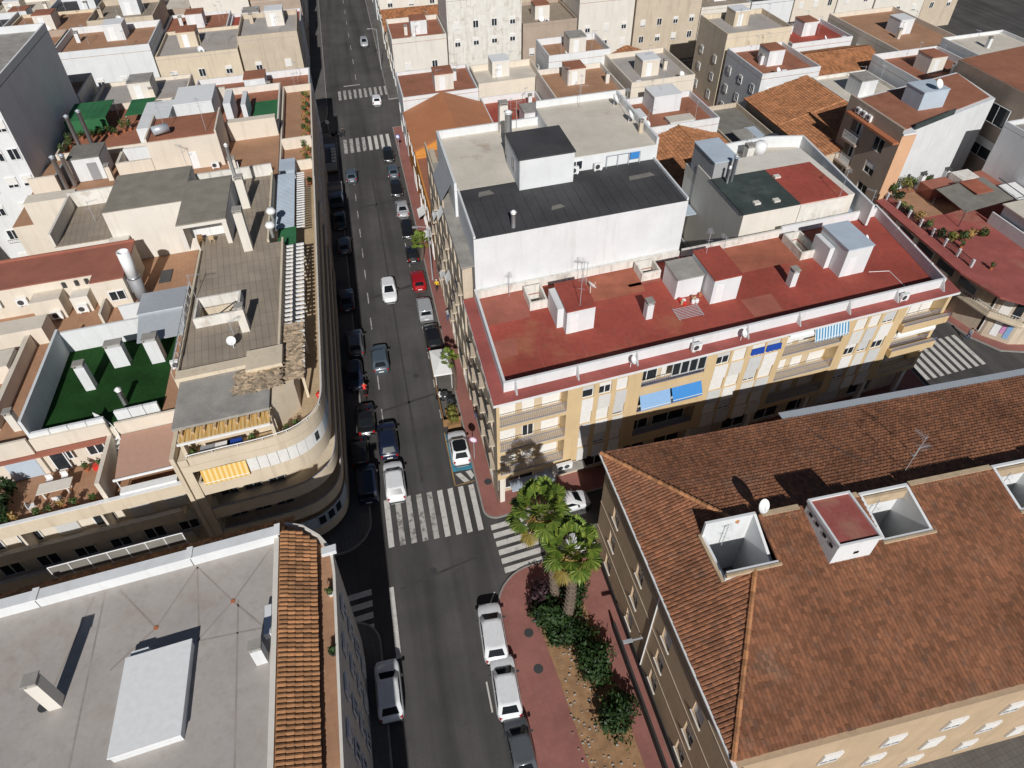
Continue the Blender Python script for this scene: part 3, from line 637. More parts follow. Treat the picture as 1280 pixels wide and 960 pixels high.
for a, b, h in ((2.0, 4.4, 2.7), (6.5, 8.8, 2.7), (10.5, 12, 2.3)): window(rb, 'W', 0.25, a, b, 0.3, 0.3 + h, shut=0)
sbox(rb, 'slab', 'ochre_wall', 0.25, 44.3, 0.26, 1.75, 3.55, 3.7)
for s in (0.7, 5.6, 12, 18.9, 25.5, 32, 38.8, 43.6): sbox(rb, 'column', 'pale_wall', s - 0.22, s + 0.22, 0.45, 0.9, 0.1, 3.55)
facade(rb, 'sandy_facade', 'S', 1.5, 0.6, 43.9, 0.1, 3.55, [(1.2 + 3.7 * i, 3.9 + 3.7 * i, 0.35, 2.9) for i in range(11)], 0.2, 'shopfront')
for i in range(11): window(rb, 'S', 1.5, 1.2 + 3.7 * i, 3.9 + 3.7 * i, 0.35, 2.9, shut=[0, 1, 0, 0.4][i % 4], shm='shutter_grey')
# window columns: pale spandrel panels with shutters
SH = {}
for i, (a, b) in enumerate(WINS):
    for k in range(3):
        z = 4 + 3 * k
        put('spandrel_panel', cached(('span', round(b - a, 2)), lambda: MB().box(-(b - a) / 2, (b - a) / 2, -0.05, 0.01, 0, 1.55).mesh('spandrel_panel', 'panel_pale')), rb, 'S', 0.25, (a + b) / 2, z - 0.55, 0.0, ['panel_pale', 'shutter_grey', 'shutter_white'][(i + k) % 3])
        window(rb, 'S', 0.25, a, b, z + 1.05, z + 2.4, shut=0.35 if (i, k) in ((0, 2), (1, 2), (3, 2), (7, 1), (9, 1)) else [1, 1, 0.8][(i * 2 + k) % 3], shm=['shutter_white', 'shutter_grey', 'shutter_white'][(i + 2 * k) % 3])
for bi, (a, b) in enumerate(BAYS):
    w_ = b - a
    for k in range(3):
        z = 4 + 3 * k
        pan = [(a + 0.1, a + 0.30 * w_, 1), (a + 0.40 * w_, a + 0.58 * w_, 2 if (k + bi) == 1 else 1), (a + 0.70 * w_, a + 0.97 * w_, 1)]
        if bi == 1: pan = [(a + 0.1, a + 0.35 * w_, 2), (a + 0.42 * w_, a + 0.97 * w_, 1 if k == 2 else 2)]
        if bi == 3: pan = [(a + 0.05, a + 0.4 * w_, 1), (a + 0.42 * w_, a + 0.68 * w_, 1), (a + 0.7 * w_, b - 0.05, 1)]
        o = bay(rb, 'S', 0.25, a, b, z + 0.12, z + 2.72, 1.2, 'bay_wall', pan, 'rail_blue', 0.0 if bi != 1 else 0.55, 'ochre_wall')
        if bi == 1 and k == 2:                                             # glazed-in half
            for j in range(4):
                window(o, 'S', 0.25, a + w_ * (0.46 + 0.135 * j), a + w_ * (0.46 + 0.135 * (j + 1)), z + 1.1, z + 2.7, -0.08, 0, 'shutter_grey')
def awning(parent, side, line, u0, u1, z, drop, out, material):           # sloping cloth with a hanging valance
    f = F(); a, b = [f.wall(side, line, u, z, 0.02) for u in (u0, u1)]; c, d = [f.wall(side, line, u, z - drop, -out) for u in (u1, u0)]
    m = MB(); n = 6
    for i in range(n):
        p, q = i / n, (i + 1) / n; sag = lambda x: Vector((0, 0, -0.08 * math.sin(math.pi * x)))
        m.quad(a.lerp(b, p) , a.lerp(b, q), d.lerp(c, q) + sag(q), d.lerp(c, p) + sag(p)); m.quad(d.lerp(c, p) + sag(p), d.lerp(c, q) + sag(q), d.lerp(c, q) + Vector((0, 0, -0.22)), d.lerp(c, p) + Vector((0, 0, -0.22)))
    o = m.build('awning', material, parent); MB().tube(d, c, 0.03, n=6).build('front_bar', 'rail_white', o); return o
awning(rb, 'S', 0.25, 12.85, 15.7, 9.75, 1.15, 0.55, 'light_blue_awning'); awning(rb, 'S', 0.25, 15.85, 18.7, 9.75, 1.0, 0.6, 'blue_awning')
awning(rb, 'S', 0.25, 29.3, 32.85, 12.7, 1.1, 0.45, 'blue_stripes'); awning(rb, 'S', 0.25, 26.7, 29.1, 12.7, 0.35, 0.3, 'white_cloth')
awning(rb, 'S', 0.25, 39.5, 43.8, 9.7, 0.5, 0.35, 'white_cloth')
for u0, u1 in ((23.1, 24.4), (24.6, 26.1)):                               # dark blue washing hung over the window rails
    f = F(); m = MB(); n = 7
    for i in range(n):
        x0, x1 = u0 + (u1 - u0) * i / n, u0 + (u1 - u0) * (i + 1) / n; d0, d1 = -0.12 - 0.05 * (i % 2), -0.12 - 0.05 * ((i + 1) % 2)
        m.quad(f.wall('S', 0.25, x0, 11.35, d0), f.wall('S', 0.25, x1, 11.35, d1), f.wall('S', 0.25, x1, 12.0, -0.06), f.wall('S', 0.25, x0, 12.0, -0.06))
    single(m, 'hanging_laundry', 'navy_cloth', 'dark blue washing hung at the top floor window, ' + ('left' if u0 < 24 else 'right') + ' of the pair', 'laundry', 'blue washing on the ochre block')
sbox(rb, 'shop_canopy', 'bluish_roof', 1.3, 5.2, -0.9, 0.24, 3.0, 3.12); sbox(rb, 'shop_canopy', 'concrete', 5.6, 8.2, -0.6, 0.24, 3.2, 3.32)
for s in (5.9, 6.5): ac_free(rb, s, -0.1, 3.33)
# corner balcony at the far right end, wrapping
sbox(rb, 'end_balcony', 'ochre_wall', 39.3, 44.5, -0.35, 0.22, 9.85, 10.6); sbox(rb, 'end_balcony', 'ochre_wall', 39.3, 44.5, -0.35, 0.22, 6.85, 7.6)
for z in (10.6, 7.6): railing(rb, 'S', -0.3, 39.3, 44.5, z, 0.35, 0.2, 'rail_blue', 0.0)
# roof
spoly(rb, 'cornice', 'red_ledge', [(0.0, 0.0), (44.7, 0.0), (46.7, 14.5), (45.5, 14.4), (43.6, 1.1), (1.25, 1.1), (1.25, 13.7), (0.0, 13.7)], RH - 0.1, RH + 0.08)
MB().spoly([(-0.03, -0.03), (44.75, -0.03), (44.7, 0.0), (0.0, 0.0)], RH - 0.2, RH + 0.03).build('fascia', 'white_wall', rb)
MB().spoly([(-0.03, 0.0), (0.0, 0.0), (0.0, 13.7), (-0.03, 13.7)], RH - 0.2, RH + 0.03).build('fascia', 'white_wall', rb)
holed(rb, 'roof', 'red_roof', 1.25, 43.7, 1.1, 13.75, RH - 0.1, RH, wells)
spoly(rb, 'roof', 'red_roof', [(43.7, 1.1), (45.5, 14.4), (43.7, 13.75)], RH - 0.1, RH)
pp = MB(); pp.strip([tuple(G(*p)[:2]) for p in ((1.05, 13.6), (1.05, 1.1), (43.55, 1.1), (45.35, 14.3))], 0.2, RH + 0.0, RH + 1.05); pp.build('parapet', 'white_wall', rb)
for i in range(9):
    s = 2.0 + 5.15 * i; m = MB(); a, b = G(s - 0.07, 1.1), G(s + 0.07, 1.1); c, d = G(s + 0.07, 0.45), G(s - 0.07, 0.45)
    m.add([(a.x, a.y, RH + 0.08), (b.x, b.y, RH + 0.08), (c.x, c.y, RH + 0.08), (d.x, d.y, RH + 0.08), (a.x, a.y, RH + 1.1), (b.x, b.y, RH + 1.1)], [(0, 1, 5, 4), (3, 2, 5, 4)[::-1], (0, 4, 3), (1, 2, 5), (2, 3, 4, 5)]); m.build('buttress', 'white_wall', rb)
for t in (3.5, 6.6, 9.7): sbox(rb, 'buttress', 'white_wall', 43.2 + 0.135 * t, 43.42 + 0.135 * t, t - 0.08, t + 0.08, RH + 0.01, RH + 1.1)
for a, b, c, d in wells: parapet(rb, a - 0.18, b + 0.18, c - 0.18, d + 0.18, RH, 0.85, 0.17, 'old_white', name='well_wall')
sbox(rb, 'party_wall', 'old_white', 1.3, 21.7, 13.42, 13.74, RH, RH + 0.75); sbox(rb, 'party_wall', 'old_white', 22.0, 33.4, 13.5, 13.74, RH, RH + 0.8); sbox(rb, 'party_wall', 'white_wall', 33.4, 45.2, 13.7, 13.95, RH, RH + 0.95)
box_room(rb, 7.75, 10.3, 6.2, 10.2, RH, 2.3, door=('S', 6.2, 8.4, 0.8, 1.9, 'white_paint')); sbox(rb, 'stair_box', 'white_wall', 7.2, 7.75, 7.2, 10.2, RH, RH + 2.0)
box_room(rb, 18.7, 21.3, 7.6, 10.5, RH, 2.0, roof='concrete', name='stair_box'); o = box_room(rb, 21.5, 24.2, 5.9, 10.6, RH, 2.5, door=('S', 5.9, 22.2, 0.8, 1.9, 'white_paint'))
o = box_room(rb, 35.1, 37.9, 5.6, 9.9, RH, 2.9, roof='bluish_roof', door=('S', 5.6, 36.0, 0.8, 1.9, 'white_paint')); sbox(rb, 'stair_box', 'white_wall', 34.5, 35.04, 7.3, 9.9, RH, RH + 2.2)
for s in (15.4, 30.1): chimney(rb, s, 6.1, RH, 1.5, 0.62, 0.75, 'white_wall', 'concrete')
for p, h in ((G(9.0, 6.6, RH + 2.42), 2.6), (G(10.8, 11.2, RH), 3.4), (G(11.3, 11.6, RH), 3.0), (G(22.5, 9.9, RH + 2.62), 2.2), (G(4.2, 12.9, RH), 2.2), (G(24.8, 10.6, RH), 3.4)): antenna(rb, p, h, rnd.uniform(0, 3))
dish(rb, G(11.6, 11.0, RH), 0.5, 2.2); dish(rb, G(11.7, 0.55, RH + 0.05), 0.36, 1.1); dish(rb, G(21.9, 0.55, RH + 0.05), 0.36, 0.9)
for a, b, c, d, mt in ((1.3, 5.4, 9.4, 13.3, 'red_faded'), (11.2, 16.6, 9.6, 13.3, 'orange_patch'), (15.4, 18.6, 10.6, 11.0, 'red_faded'), (26.0, 33.0, 9.2, 13.4, 'orange_patch'), (1.4, 3.2, 5.0, 7.2, 'red_faded'), (36.0, 41.5, 11.0, 13.5, 'orange_patch'), (24.6, 27.5, 3.0, 5.5, 'red_faded')): MB().quad(G(a, c, RH + 0.004), G(b, c, RH + 0.004), G(b + 0.2, d, RH + 0.004), G(a - 0.1, d, RH + 0.004)).build('paint_patch', mt, rb)
for i in range(11): sbox(rb, 'membrane_seam', 'red_ledge', 4.9 + 3.8 * i, 4.95 + 3.8 * i, 1.35, 5.2, RH + 0.005, RH + 0.012)
ac_free(rb, 17.6, 0.75, RH + 0.08); ac_free(rb, 38.6, 0.75, RH + 0.08)
m = MB()
for i in range(8): a = G(17.9, 6.2 - 0.20 * i, RH + 0.05 + 0.0 * i); b = G(20.4, 6.2 - 0.20 * i, RH + 0.05); m.tube(a, b, 0.025, n=5)
for s in (18.0, 20.3): m.tube(G(s, 6.4, RH + 0.03), G(s, 4.6, RH + 0.03), 0.025, n=5)
single(m, 'metal_grille', 'galvanised', 'metal rack lying flat on the red roof beside the stair boxes', 'metal rack')
for i in range(9):
    q = G(18.9 + rnd.uniform(0, 2.3), 6.9 + rnd.uniform(-0.4, 0.4), RH); k = MB(); k.lathe(q, [(0.16, 0), (0.19, 0.28), (0.15, 0.34)], 8)
    single(k, 'bucket', ['white_paint', 'terracotta', 'pale_wood', 'red_plastic'][i % 4], ['white', 'terracotta', 'pale brown', 'red'][i % 4] + ' bucket in the clutter below the twin stair boxes, ' + NTH[i // 4] + ' of its colour', 'bucket', 'buckets by the twin stair boxes')
pipe(rb, [G(38.4, 5.4, RH + 0.03), G(40.4, 4.9, RH + 0.03), G(40.3, 2.0, RH + 0.03), G(39.4, 1.2, RH + 0.05)], 0.03, 'rail_white')
dish(rb, G(40.6, 9.4, RH), 0.4, 1.0)

# ------------------------------------------------------------------ white building with the black roof behind it
wb = thing('apartment_building', 'tall white building with black bitumen roof behind the red roofed block', 'building', G(11, 22, 0))
sbox(wb, 'wall', 'white_wall', 1.25, 21.8, 13.85, 22.4, 0, 18.9)
sbox(wb, 'roof', 'black_roof', 1.26, 21.79, 13.86, 22.4, 18.9, 18.96)
parapet(wb, 1.25, 21.8, 13.85, 22.4, 18.96, 0.25, 0.18, 'white_wall', 'WE')
sbox(wb, 'wall', 'white_wall', 1.0, 12.3, 22.4, 34.2, 0, 18.92); sbox(wb, 'roof', 'beige_roof', 1.01, 12.29, 22.41, 34.19, 18.92, 18.98)
sbox(wb, 'wall', 'white_wall', 12.3, 22.0, 22.4, 35.0, 0, 20.4); sbox(wb, 'roof', 'beige_roof', 12.31, 21.99, 22.41, 34.99, 20.4, 20.46)
parapet(wb, 1.0, 12.3, 22.4, 34.2, 18.98, 0.8, 0.25, 'white_wall', 'NW'); parapet(wb, 12.3, 22.0, 22.4, 35.0, 20.46, 0.7, 0.25, 'white_wall', 'NE')
for i in range(20): sbox(wb, 'membrane_seam', 'tar', 2.1 + 1.0 * i, 2.14 + 1.0 * i, 14.0, 20.4, 18.96, 18.968)
for a, b, c, d in ((3.0, 4.6, 20.6, 21.6), (17.8, 20.6, 19.0, 19.9), (9.0, 10.4, 16.2, 17.0)): MB().quad(G(a, c, 18.972), G(b, c + 0.2, 18.972), G(b - 0.3, d, 18.972), G(a + 0.2, d - 0.1, 18.972)).build('repair_patch', 'dark_concrete', wb)
o = box_room(wb, 7.0, 12.4, 20.6, 26.3, 18.97, 2.95, roof='black_roof', eave=0.1, name='penthouse')
window(o, 'W', 7.0, 22.4, 23.3, 20.0, 21.1, 0.03, frame='grey_metal')
window(wb, 'S', 22.4, 12.55, 13.9, 19.15, 20.1, 0.03)
for s in (12.9, 15.4): ac_free(wb, s, 22.05, 18.97)
m = MB()
for s in (16.4, 17.6, 18.8, 20.0): m.tube(G(s, 22.1, 18.96), G(s, 22.1, 20.2), 0.03, n=5)
m.tube(G(16.4, 22.1, 20.2), G(20.0, 22.1, 20.2), 0.03, n=5); m.build('clothes_frame', 'galvanised', wb)
f = F(); m = MB(); m.quad(G(18.9, 22.08, 19.5), G(19.9, 22.08, 19.5), G(19.9, 22.08, 20.2), G(18.9, 22.08, 20.2)); m.quad(G(18.9, 22.07, 19.5), G(18.9, 22.07, 20.2), G(19.9, 22.07, 20.2), G(19.9, 22.07, 19.5)); single(m, 'towel', 'blue_awning', 'blue towel pegged on the black roof clothes frame', 'towel')
round_chimney(wb, G(5.0, 14.6, 18.97), 1.3, 0.22, 'white_paint', 'vent_pipe'); round_chimney(wb, G(7.6, 28.0, 18.98), 4.2, 0.34, 'white_paint', 'flue'); chimney(wb, 8.2, 33.2, 18.98, 3.0, 0.9, 0.9, 'pale_wall')
for p, h in ((G(10.6, 27.5, 18.98), 3.4), (G(9.8, 33.6, 18.98), 3.0), (G(17, 33.6, 20.46), 2.4), (G(21.2, 30, 20.46), 2.6)): antenna(wb, p, h, rnd.uniform(0, 3))
dish(wb, G(20.8, 32.5, 20.46), 0.55, 1.3); dish(wb, G(20.9, 28.0, 20.46), 0.55, 1.3); chimney(wb, 21.2, 25.5, 20.46, 1.0, 0.4, 0.4, 'sandy_facade')
# street front: storeys with windows, awnings and a set-back top strip
fh = [(t, t + 1.3, 4 + 3 * k + 0.8, 4 + 3 * k + 2.4) for k in range(4) for t in (14.8, 17.4, 20.0, 22.6, 25.2, 27.8, 30.4, 33.0, 35.6)]
facade(wb, 'sandy_facade', 'W', 0.1, 13.85, 38.0, 0.1, 16.2, fh + [(15 + 3.6 * i, 17.6 + 3.6 * i, 0.3, 3.0) for i in range(6)])
sbox(wb, 'wall', 'sandy_facade', 0.4, 1.0, 13.86, 38.0, 0, 16.15); sbox(wb, 'wall', 'sandy_facade', 0.1, 0.4, 13.855, 13.86, 0, 16.15); sbox(wb, 'terrace', 'concrete', 0.0, 1.24, 13.86, 34.2, 16.2, 16.32)
parapet(wb, 0.0, 1.0, 24.5, 38.0, 16.32, 0.7, 0.15, 'sandy_facade', 'W')
sbox(wb, 'wall', 'pale_wall', 1.0, 12.0, 34.2, 38.0, 0, 15.9); sbox(wb, 'roof', 'orange_terrace', 1.01, 12, 34.21, 37.99, 15.9, 15.96)
for k in range(4):
    for i, t in enumerate((14.8, 17.4, 20.0, 22.6, 25.2, 27.8, 30.4, 33.0, 35.6)):
        window(wb, 'W', 0.1, t, t + 1.3, 4 + 3 * k + 0.8, 4 + 3 * k + 2.4, shut=[1, 0.5, 0.8, 1, 0.3][(i * 3 + k) % 5])
        if (i + k) % 3 == 0:
            f0 = [F().wall('W', 0.1, u, 0, d) for u, d in ((t - 0.3, 0.0), (t + 1.6, 0.0), (t + 1.6, -0.42), (t - 0.3, -0.42))]
            bo = MB().prism([Vector((p.x, p.y)) for p in f0], 4 + 3 * k - 0.1, 4 + 3 * k + 0.08).build('balcony', 'sandy_facade', wb); railing(bo, 'W', 0.1, t - 0.25, t + 1.55, 4 + 3 * k + 0.08, 0.95, 0.18, 'rail_dark', 0.38)
        elif (i + 2 * k) % 5 == 0: awning(wb, 'W', 0.1, t - 0.1, t + 1.4, 4 + 3 * k + 2.5, 0.8, 0.5, 'white_cloth')
for i in range(6): window(wb, 'W', 0.1, 15 + 3.6 * i, 17.6 + 3.6 * i, 0.3, 3.0, shut=[0, 1, 0.3][i % 3], shm='shutter_grey')
# grey canvas and clutter on the top strip
m = MB(); m.quad(G(-0.1, 24.6, 16.9), G(1.0, 24.6, 18.6), G(1.0, 30.5, 18.6), G(-0.1, 30.5, 16.9)); m.quad(G(-0.1, 24.6, 16.88), G(-0.1, 30.5, 16.88), G(1.0, 30.5, 18.58), G(1.0, 24.6, 18.58)); m.build('canvas_awning', 'grey_cloth', wb)
# ------------------------------------------------------------------ orange gabled house further up the street
og = thing('house', 'orange walled house with smooth orange gabled roof beside the street', 'house', G(6, 61, 0))
sbox(og, 'wall', 'orange_wall', 0.3, 12.6, 56.6, 70.0, 0, 7.6)
def gable(parent, s0, s1, t0, t1, ze, zr, axis='t', material='orange_sheet', over=0.3, tile=None, wallmat=None, thick=0.12):
    if axis == 't': sm = (s0 + s1) / 2; A_ = [((s0 - over, t1 + over), (s0 - over, t0 - over), (sm, t0 - over), (sm, t1 + over)), ((s1 + over, t0 - over), (s1 + over, t1 + over), (sm, t1 + over), (sm, t0 - over))]; gl = [((s0, t0), (s1, t0), (sm, t0)), ((s1, t1), (s0, t1), (sm, t1))]
    else: tm = (t0 + t1) / 2; A_ = [((s0 - over, t0 - over), (s1 + over, t0 - over), (s1 + over, tm), (s0 - over, tm)), ((s1 + over, t1 + over), (s0 - over, t1 + over), (s0 - over, tm), (s1 + over, tm))]; gl = [((s0, t1), (s0, t0), (s0, tm)), ((s1, t0), (s1, t1), (s1, tm))]
    for a in A_:
        P = [G(*a[0], ze), G(*a[1], ze), G(*a[2], zr), G(*a[3], zr)]
        if tile: tiles(parent, P, tile[0], tile[1], material)
        else:
            m = MB(); n = (P[1] - P[0]).cross(P[2] - P[0]).normalized(); n = n if n.z > 0 else -n; m.add([p for p in P] + [p - n * thick for p in P], [(0, 1, 2, 3), (7, 6, 5, 4), (0, 4, 5, 1), (1, 5, 6, 2), (2, 6, 7, 3), (3, 7, 4, 0)]); m.build('roof_slope', material, parent)
    if wallmat:
        for a, b, c in gl: MB().quad(G(*a, ze - 0.02), G(*b, ze - 0.02), G(*c, zr - 0.1)).build('gable_wall', wallmat, parent)
gable(og, 0.3, 12.6, 56.6, 70.0, 7.6, 10.0, 't', 'orange_sheet', 0.25, wallmat='orange_wall')
for t in (58, 61.5, 65): window(og, 'W', 0.3, t, t + 1.2, 4.6, 6.2, 0.03, 0.5)
window(og, 'W', 0.3, 59, 62, 0.2, 2.8, 0.03)
o = block('building', 'low orange walled house with terracotta terrace between the orange gable and the tall white building', 0.2, 12, 38.1, 56.3, 6.6, 'orange_wall', 'terracotta_terrace', 0.3)
for t in (40, 43, 46, 49, 52): window(o, 'W', 0.2, t, t + 1.2, 4.2, 5.7, 0.03, 0.6); window(o, 'W', 0.2, t, t + 1.6, 0.3, 2.7, 0.03, 0)
for t in (41, 47): awning(o, 'W', 0.2, t, t + 2.4, 3.2, 0.6, 1.0, 'white_cloth')
box_room(o, 4, 8, 44, 48, 6.6, 2.4, 'orange_wall', 'orange_sheet')
# ------------------------------------------------------------------ tan building under the big tiled hip roof
CUR[0] = TAN
tb = thing('tan_building', 'large tan building under a broad weathered clay tile hip roof, bottom right', 'building', G(18, -11, 0))
def zW(s): return 12 + 0.44 * s
def zN(t): return 12 - 0.267 * t
def zS(t): return 15.05 + 0.26 * (t + 9.4)
wins_w = [(-3.1, 0), (-8.4, 0), (-13.6, 0), (-18.8, 0)]
holes = []
for t in (-3.3, -8.1, -12.8, -17.5):
    for k in range(3): holes.append((t - 0.55, t + 0.55, 1.6 + 3.1 * k, 3.1 + 3.1 * k))
facade(tb, 'tan_wall', 'W', 0.4, -21.3, -0.4, 1.0, 11.75, holes, 0.25)
for a, b, c, d in holes: window(tb, 'W', 0.4, a, b, c, d, -0.2, rnd.choice([0.25, 0.5, 0.9, 0.35])); sbox(tb, 'sill', 'pale_wall', 0.3, 0.42, a - 0.08, b + 0.08, c - 0.1, c)
for k in range(3): sbox(tb, 'string_course', 'sandy_facade', 0.36, 0.398, -21.3, -0.4, 3.55 + 3.1 * k, 3.64 + 3.1 * k)
sbox(tb, 'plinth', 'dark_base', 0.32, 0.68, -21.35, -0.35, 0.1, 1.0)
nh = [(2.0 + 3.6 * i, 3.3 + 3.6 * i, 2.6 + 3.1 * k, 4.2 + 3.1 * k) for i in range(15) for k in range(3)]
sbox(tb, 'eaves', 'white_paint', -0.12, 38.5, -0.12, 0.12, 11.86, 11.98); sbox(tb, 'eaves', 'white_paint', -0.12, 0.1, -21.4, -0.12, 11.86, 11.98)
sbox(tb, 'gutter', 'galvanised', 14.6, 38.5, -0.1, 0.75, 11.99, 12.06)
E1 = 38.5
hn = lambda s: -1.648 * s
hipN = [(0, 0, 12.0), (5.55, -9.15, zW(5.55))]
hsS = lambda t: (3.05 + 0.26 * (t + 9.4)) / 0.44
W1 = (3.3, -8.8); 
well = [(3.4, 6.75, -12.35, -9.0), (13.7, 17.2, -12.45, -9.28), (23.5, 27.0, -12.45, -9.28)]
sbox(tb, 'wall', 'tan_wall', 0.68, 38.1, -21.3, -0.4, 0.0, 8.9); holed(tb, 'wall', 'tan_wall', 0.68, 38.1, -21.3, -0.4, 8.9, 11.75, [(a, b, c, d) for a, b, c, d in well]); holed(tb, 'soffit', 'tan_wall', 0.1, 38.4, -21.4, -0.12, 11.76, 11.85, [(a, b, c, d) for a, b, c, d in well])
def rect(w, zf): a, b, c, d = w; return [G(a, c, 0), G(b, c, 0), G(b, d, 0), G(a, d, 0)]
def onplane(w, zf): return [Vector((p.x, p.y, zf(*TAN.st(p.x, p.y)))) for p in rect(w, zf)]
tiles(tb, [G(E1, 0, 12.0), G(0, 0, 12.0), G(5.46, -9.0, zN(-9.0)), G(6.75, -9.0, zN(-9.0)), G(6.75, -9.27, zN(-9.27)), G(E1, -9.27, zN(-9.27))], 0.25, 0.32, 'tile')
tiles(tb, [G(0, 0, 12.0), G(0, -21.13, 12.0), G(hsS(-12.35), -12.35, zW(hsS(-12.35))), G(3.4, -12.35, zW(3.4)), G(3.4, -9.0, zW(3.4)), G(5.46, -9.0, zW(5.46))], 0.25, 0.32, 'tile')
tiles(tb, [G(0.0, -21.13, 12.0), G(E1, -21.13, 12.0), G(E1, -9.4, 15.05), G(27.0, -9.4, 15.05), G(27.0, -12.45, zS(-12.45)), G(23.5, -12.45, zS(-12.45)), G(23.5, -9.4, 15.05), G(17.2, -9.4, 15.05), G(17.2, -12.45, zS(-12.45)), G(13.7, -12.45, zS(-12.45)), G(13.7, -9.4, 15.05), G(6.75, -9.4, 15.05), G(6.75, -12.35, zS(-12.35)), G(hsS(-12.35), -12.35, zS(-12.35))], 0.25, 0.32, 'tile')
ridge(tb, G(0.0, 0.0, 12.05), G(5.6, -9.2, zW(5.6) + 0.08), 0.17); ridge(tb, G(0.0, -21.1, 12.05), G(hsS(-12.5), -12.5, zS(-12.5) + 0.08), 0.17)
for a, b in ((6.95, 9.5), (12.7, 13.6), (17.3, 23.4), (27.1, 38.4)): sbox(tb, 'ridge_cap', 'ridge_mortar', a, b, -9.55, -9.2, 14.3, 15.14)
sbox(tb, 'roof_vent', 'ridge_mortar', 6.9, 38.4, -9.75, -9.56, 14.2, 15.0)
# sunken roof terraces: white walls round a dark well
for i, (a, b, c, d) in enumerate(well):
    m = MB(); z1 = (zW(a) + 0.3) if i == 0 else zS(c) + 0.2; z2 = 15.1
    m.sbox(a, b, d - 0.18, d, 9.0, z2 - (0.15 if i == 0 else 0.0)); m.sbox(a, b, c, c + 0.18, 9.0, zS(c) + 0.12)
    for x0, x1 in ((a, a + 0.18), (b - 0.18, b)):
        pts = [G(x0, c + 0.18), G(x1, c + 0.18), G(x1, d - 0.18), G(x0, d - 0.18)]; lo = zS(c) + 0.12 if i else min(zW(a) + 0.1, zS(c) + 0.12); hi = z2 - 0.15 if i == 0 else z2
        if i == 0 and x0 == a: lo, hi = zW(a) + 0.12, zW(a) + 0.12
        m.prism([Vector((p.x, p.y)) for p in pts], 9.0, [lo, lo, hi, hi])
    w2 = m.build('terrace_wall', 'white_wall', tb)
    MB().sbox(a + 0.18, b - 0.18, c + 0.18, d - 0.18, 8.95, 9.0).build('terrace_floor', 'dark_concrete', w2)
    MB().sbox(a - 0.1, b + 0.1, c - 0.16, c - 0.004, zS(c) - 0.1, zS(c) + 0.16).build('kerb_stone', 'ridge_mortar', w2)
    if i == 0: MB().prism([Vector((p.x, p.y)) for p in (G(a - 0.2, c), G(a - 0.004, c), G(a - 0.004, d), G(a - 0.2, d))], 12.6, zW(a) + 0.14).build('kerb_stone', 'ridge_mortar', w2)
    antenna(tb, G((a + b) / 2 - 0.3, d - 0.5, 9.0), 5.6, 1.1 + i)
dish(tb, G(7.1, -9.0, 14.7), 0.46, 0.6)
o = box_room(tb, 9.7, 12.4, -13.0, -9.7, 12.5, 3.4, 'white_wall', 'red_ledge', 0.0, 'chimney_stack')
parapet(tb, 9.62, 12.48, -13.08, -9.62, 15.9, 0.25, 0.14, 'white_wall')
for t in (-10.3, -11.0, -11.8, -12.5): put('vent_slot', cached('vslot', lambda: MB().box(-0.16, 0.16, -0.03, 0.02, 0, 0.22).mesh('vent_slot', 'dark_opening')), tb, 'W', 9.7, t, 15.3, 0.0)
put('vent_slot', cached('vslot', lambda: None), tb, 'S', -13.0, 11.2, 14.8, 0.0)
antenna(tb, G(18.6, -7.8, 14.0), 2.6, 0.3); antenna(tb, G(20.4, -6.6, 13.6), 2.2, 2.0)
pipe(tb, [G(15.6, -1.2, zN(-1.2) + 0.1), G(15.9, -4.2, zN(-4.2) + 0.1), G(16.9, -6.5, zN(-6.5) + 0.1)], 0.035, 'dark_metal', 'cable')
# downpipe, wall lamp
pipe(tb, [TAN.p(0.34, -11.0, 1.0), TAN.p(0.34, -11.0, 11.7)], 0.05, 'white_paint', 'downpipe')
o = put('wall_lamp', cached('wlamp', lambda: MB().box(-0.05, 0.05, -0.9, 0.0, 0, 0.06).box(-0.12, 0.12, -1.5, -0.8, -0.03, 0.08).mesh('wall_lamp', 'galvanised')), tb, 'W', 0.4, -10.4, 3.9, 0.0)
sbox(tb, 'railing_wall', 'dark_base', -0.5, -0.35, -21, -7.5, 0.12, 1.1)
for i in range(9):
    for k in range(3): window(tb, 'S', -21.3, 2.0 + 4 * i, 3.2 + 4 * i, 1.6 + 3.1 * k, 3.1 + 3.1 * k, 0.04, rnd.choice([0.2, 0.6, 1]))
CUR[0] = GRID

# ------------------------------------------------------------------ houses in the middle of the far right block
fb = thing('apartment_building', 'white block with half dark green, half red flat roof right of the black roof', 'building', G(36, 20, 0))
sbox(fb, 'wall', 'pale_wall', 29.2, 42.5, 15.0, 26.0, 0, 15.4)
sbox(fb, 'roof', 'dark_green_roof', 29.1, 35.8, 14.9, 22.5, 15.4, 15.5); sbox(fb, 'roof', 'red_roof', 35.8, 41.6, 14.9, 22.5, 15.4, 15.5)
sbox(fb, 'wall', 'old_white', 35.9, 41.4, 14.86, 14.99, 12.9, 15.3)
sbox(fb, 'wall', 'white_wall', 22.6, 29.0, 22.6, 31.0, 0, 4.0)
spoly(fb, 'terrace', 'beige_roof', [(29.3, 22.5), (42.5, 22.5), (44.0, 28.4), (40.3, 29.6), (29.3, 29.0)], 13.0, 14.2); spoly(fb, 'wall', 'pale_wall', [(29.3, 26.0), (43.5, 26.0), (44.0, 28.3), (40.3, 29.5), (29.3, 28.9)], 0, 13.0)
m = MB(); m.strip([tuple(G(*p)[:2]) for p in ((43.0, 12.2), (44.6, 28.6), (40.2, 29.8), (33.5, 29.6), (33.3, 26))], 0.25, 13.2, 15.5); m.build('parapet', 'white_wall', fb)
spoly(fb, 'terrace', 'bluish_roof', [(42.5, 14.3), (43.1, 14.3), (44.3, 28.0), (42.5, 26)], 0, 13.3)
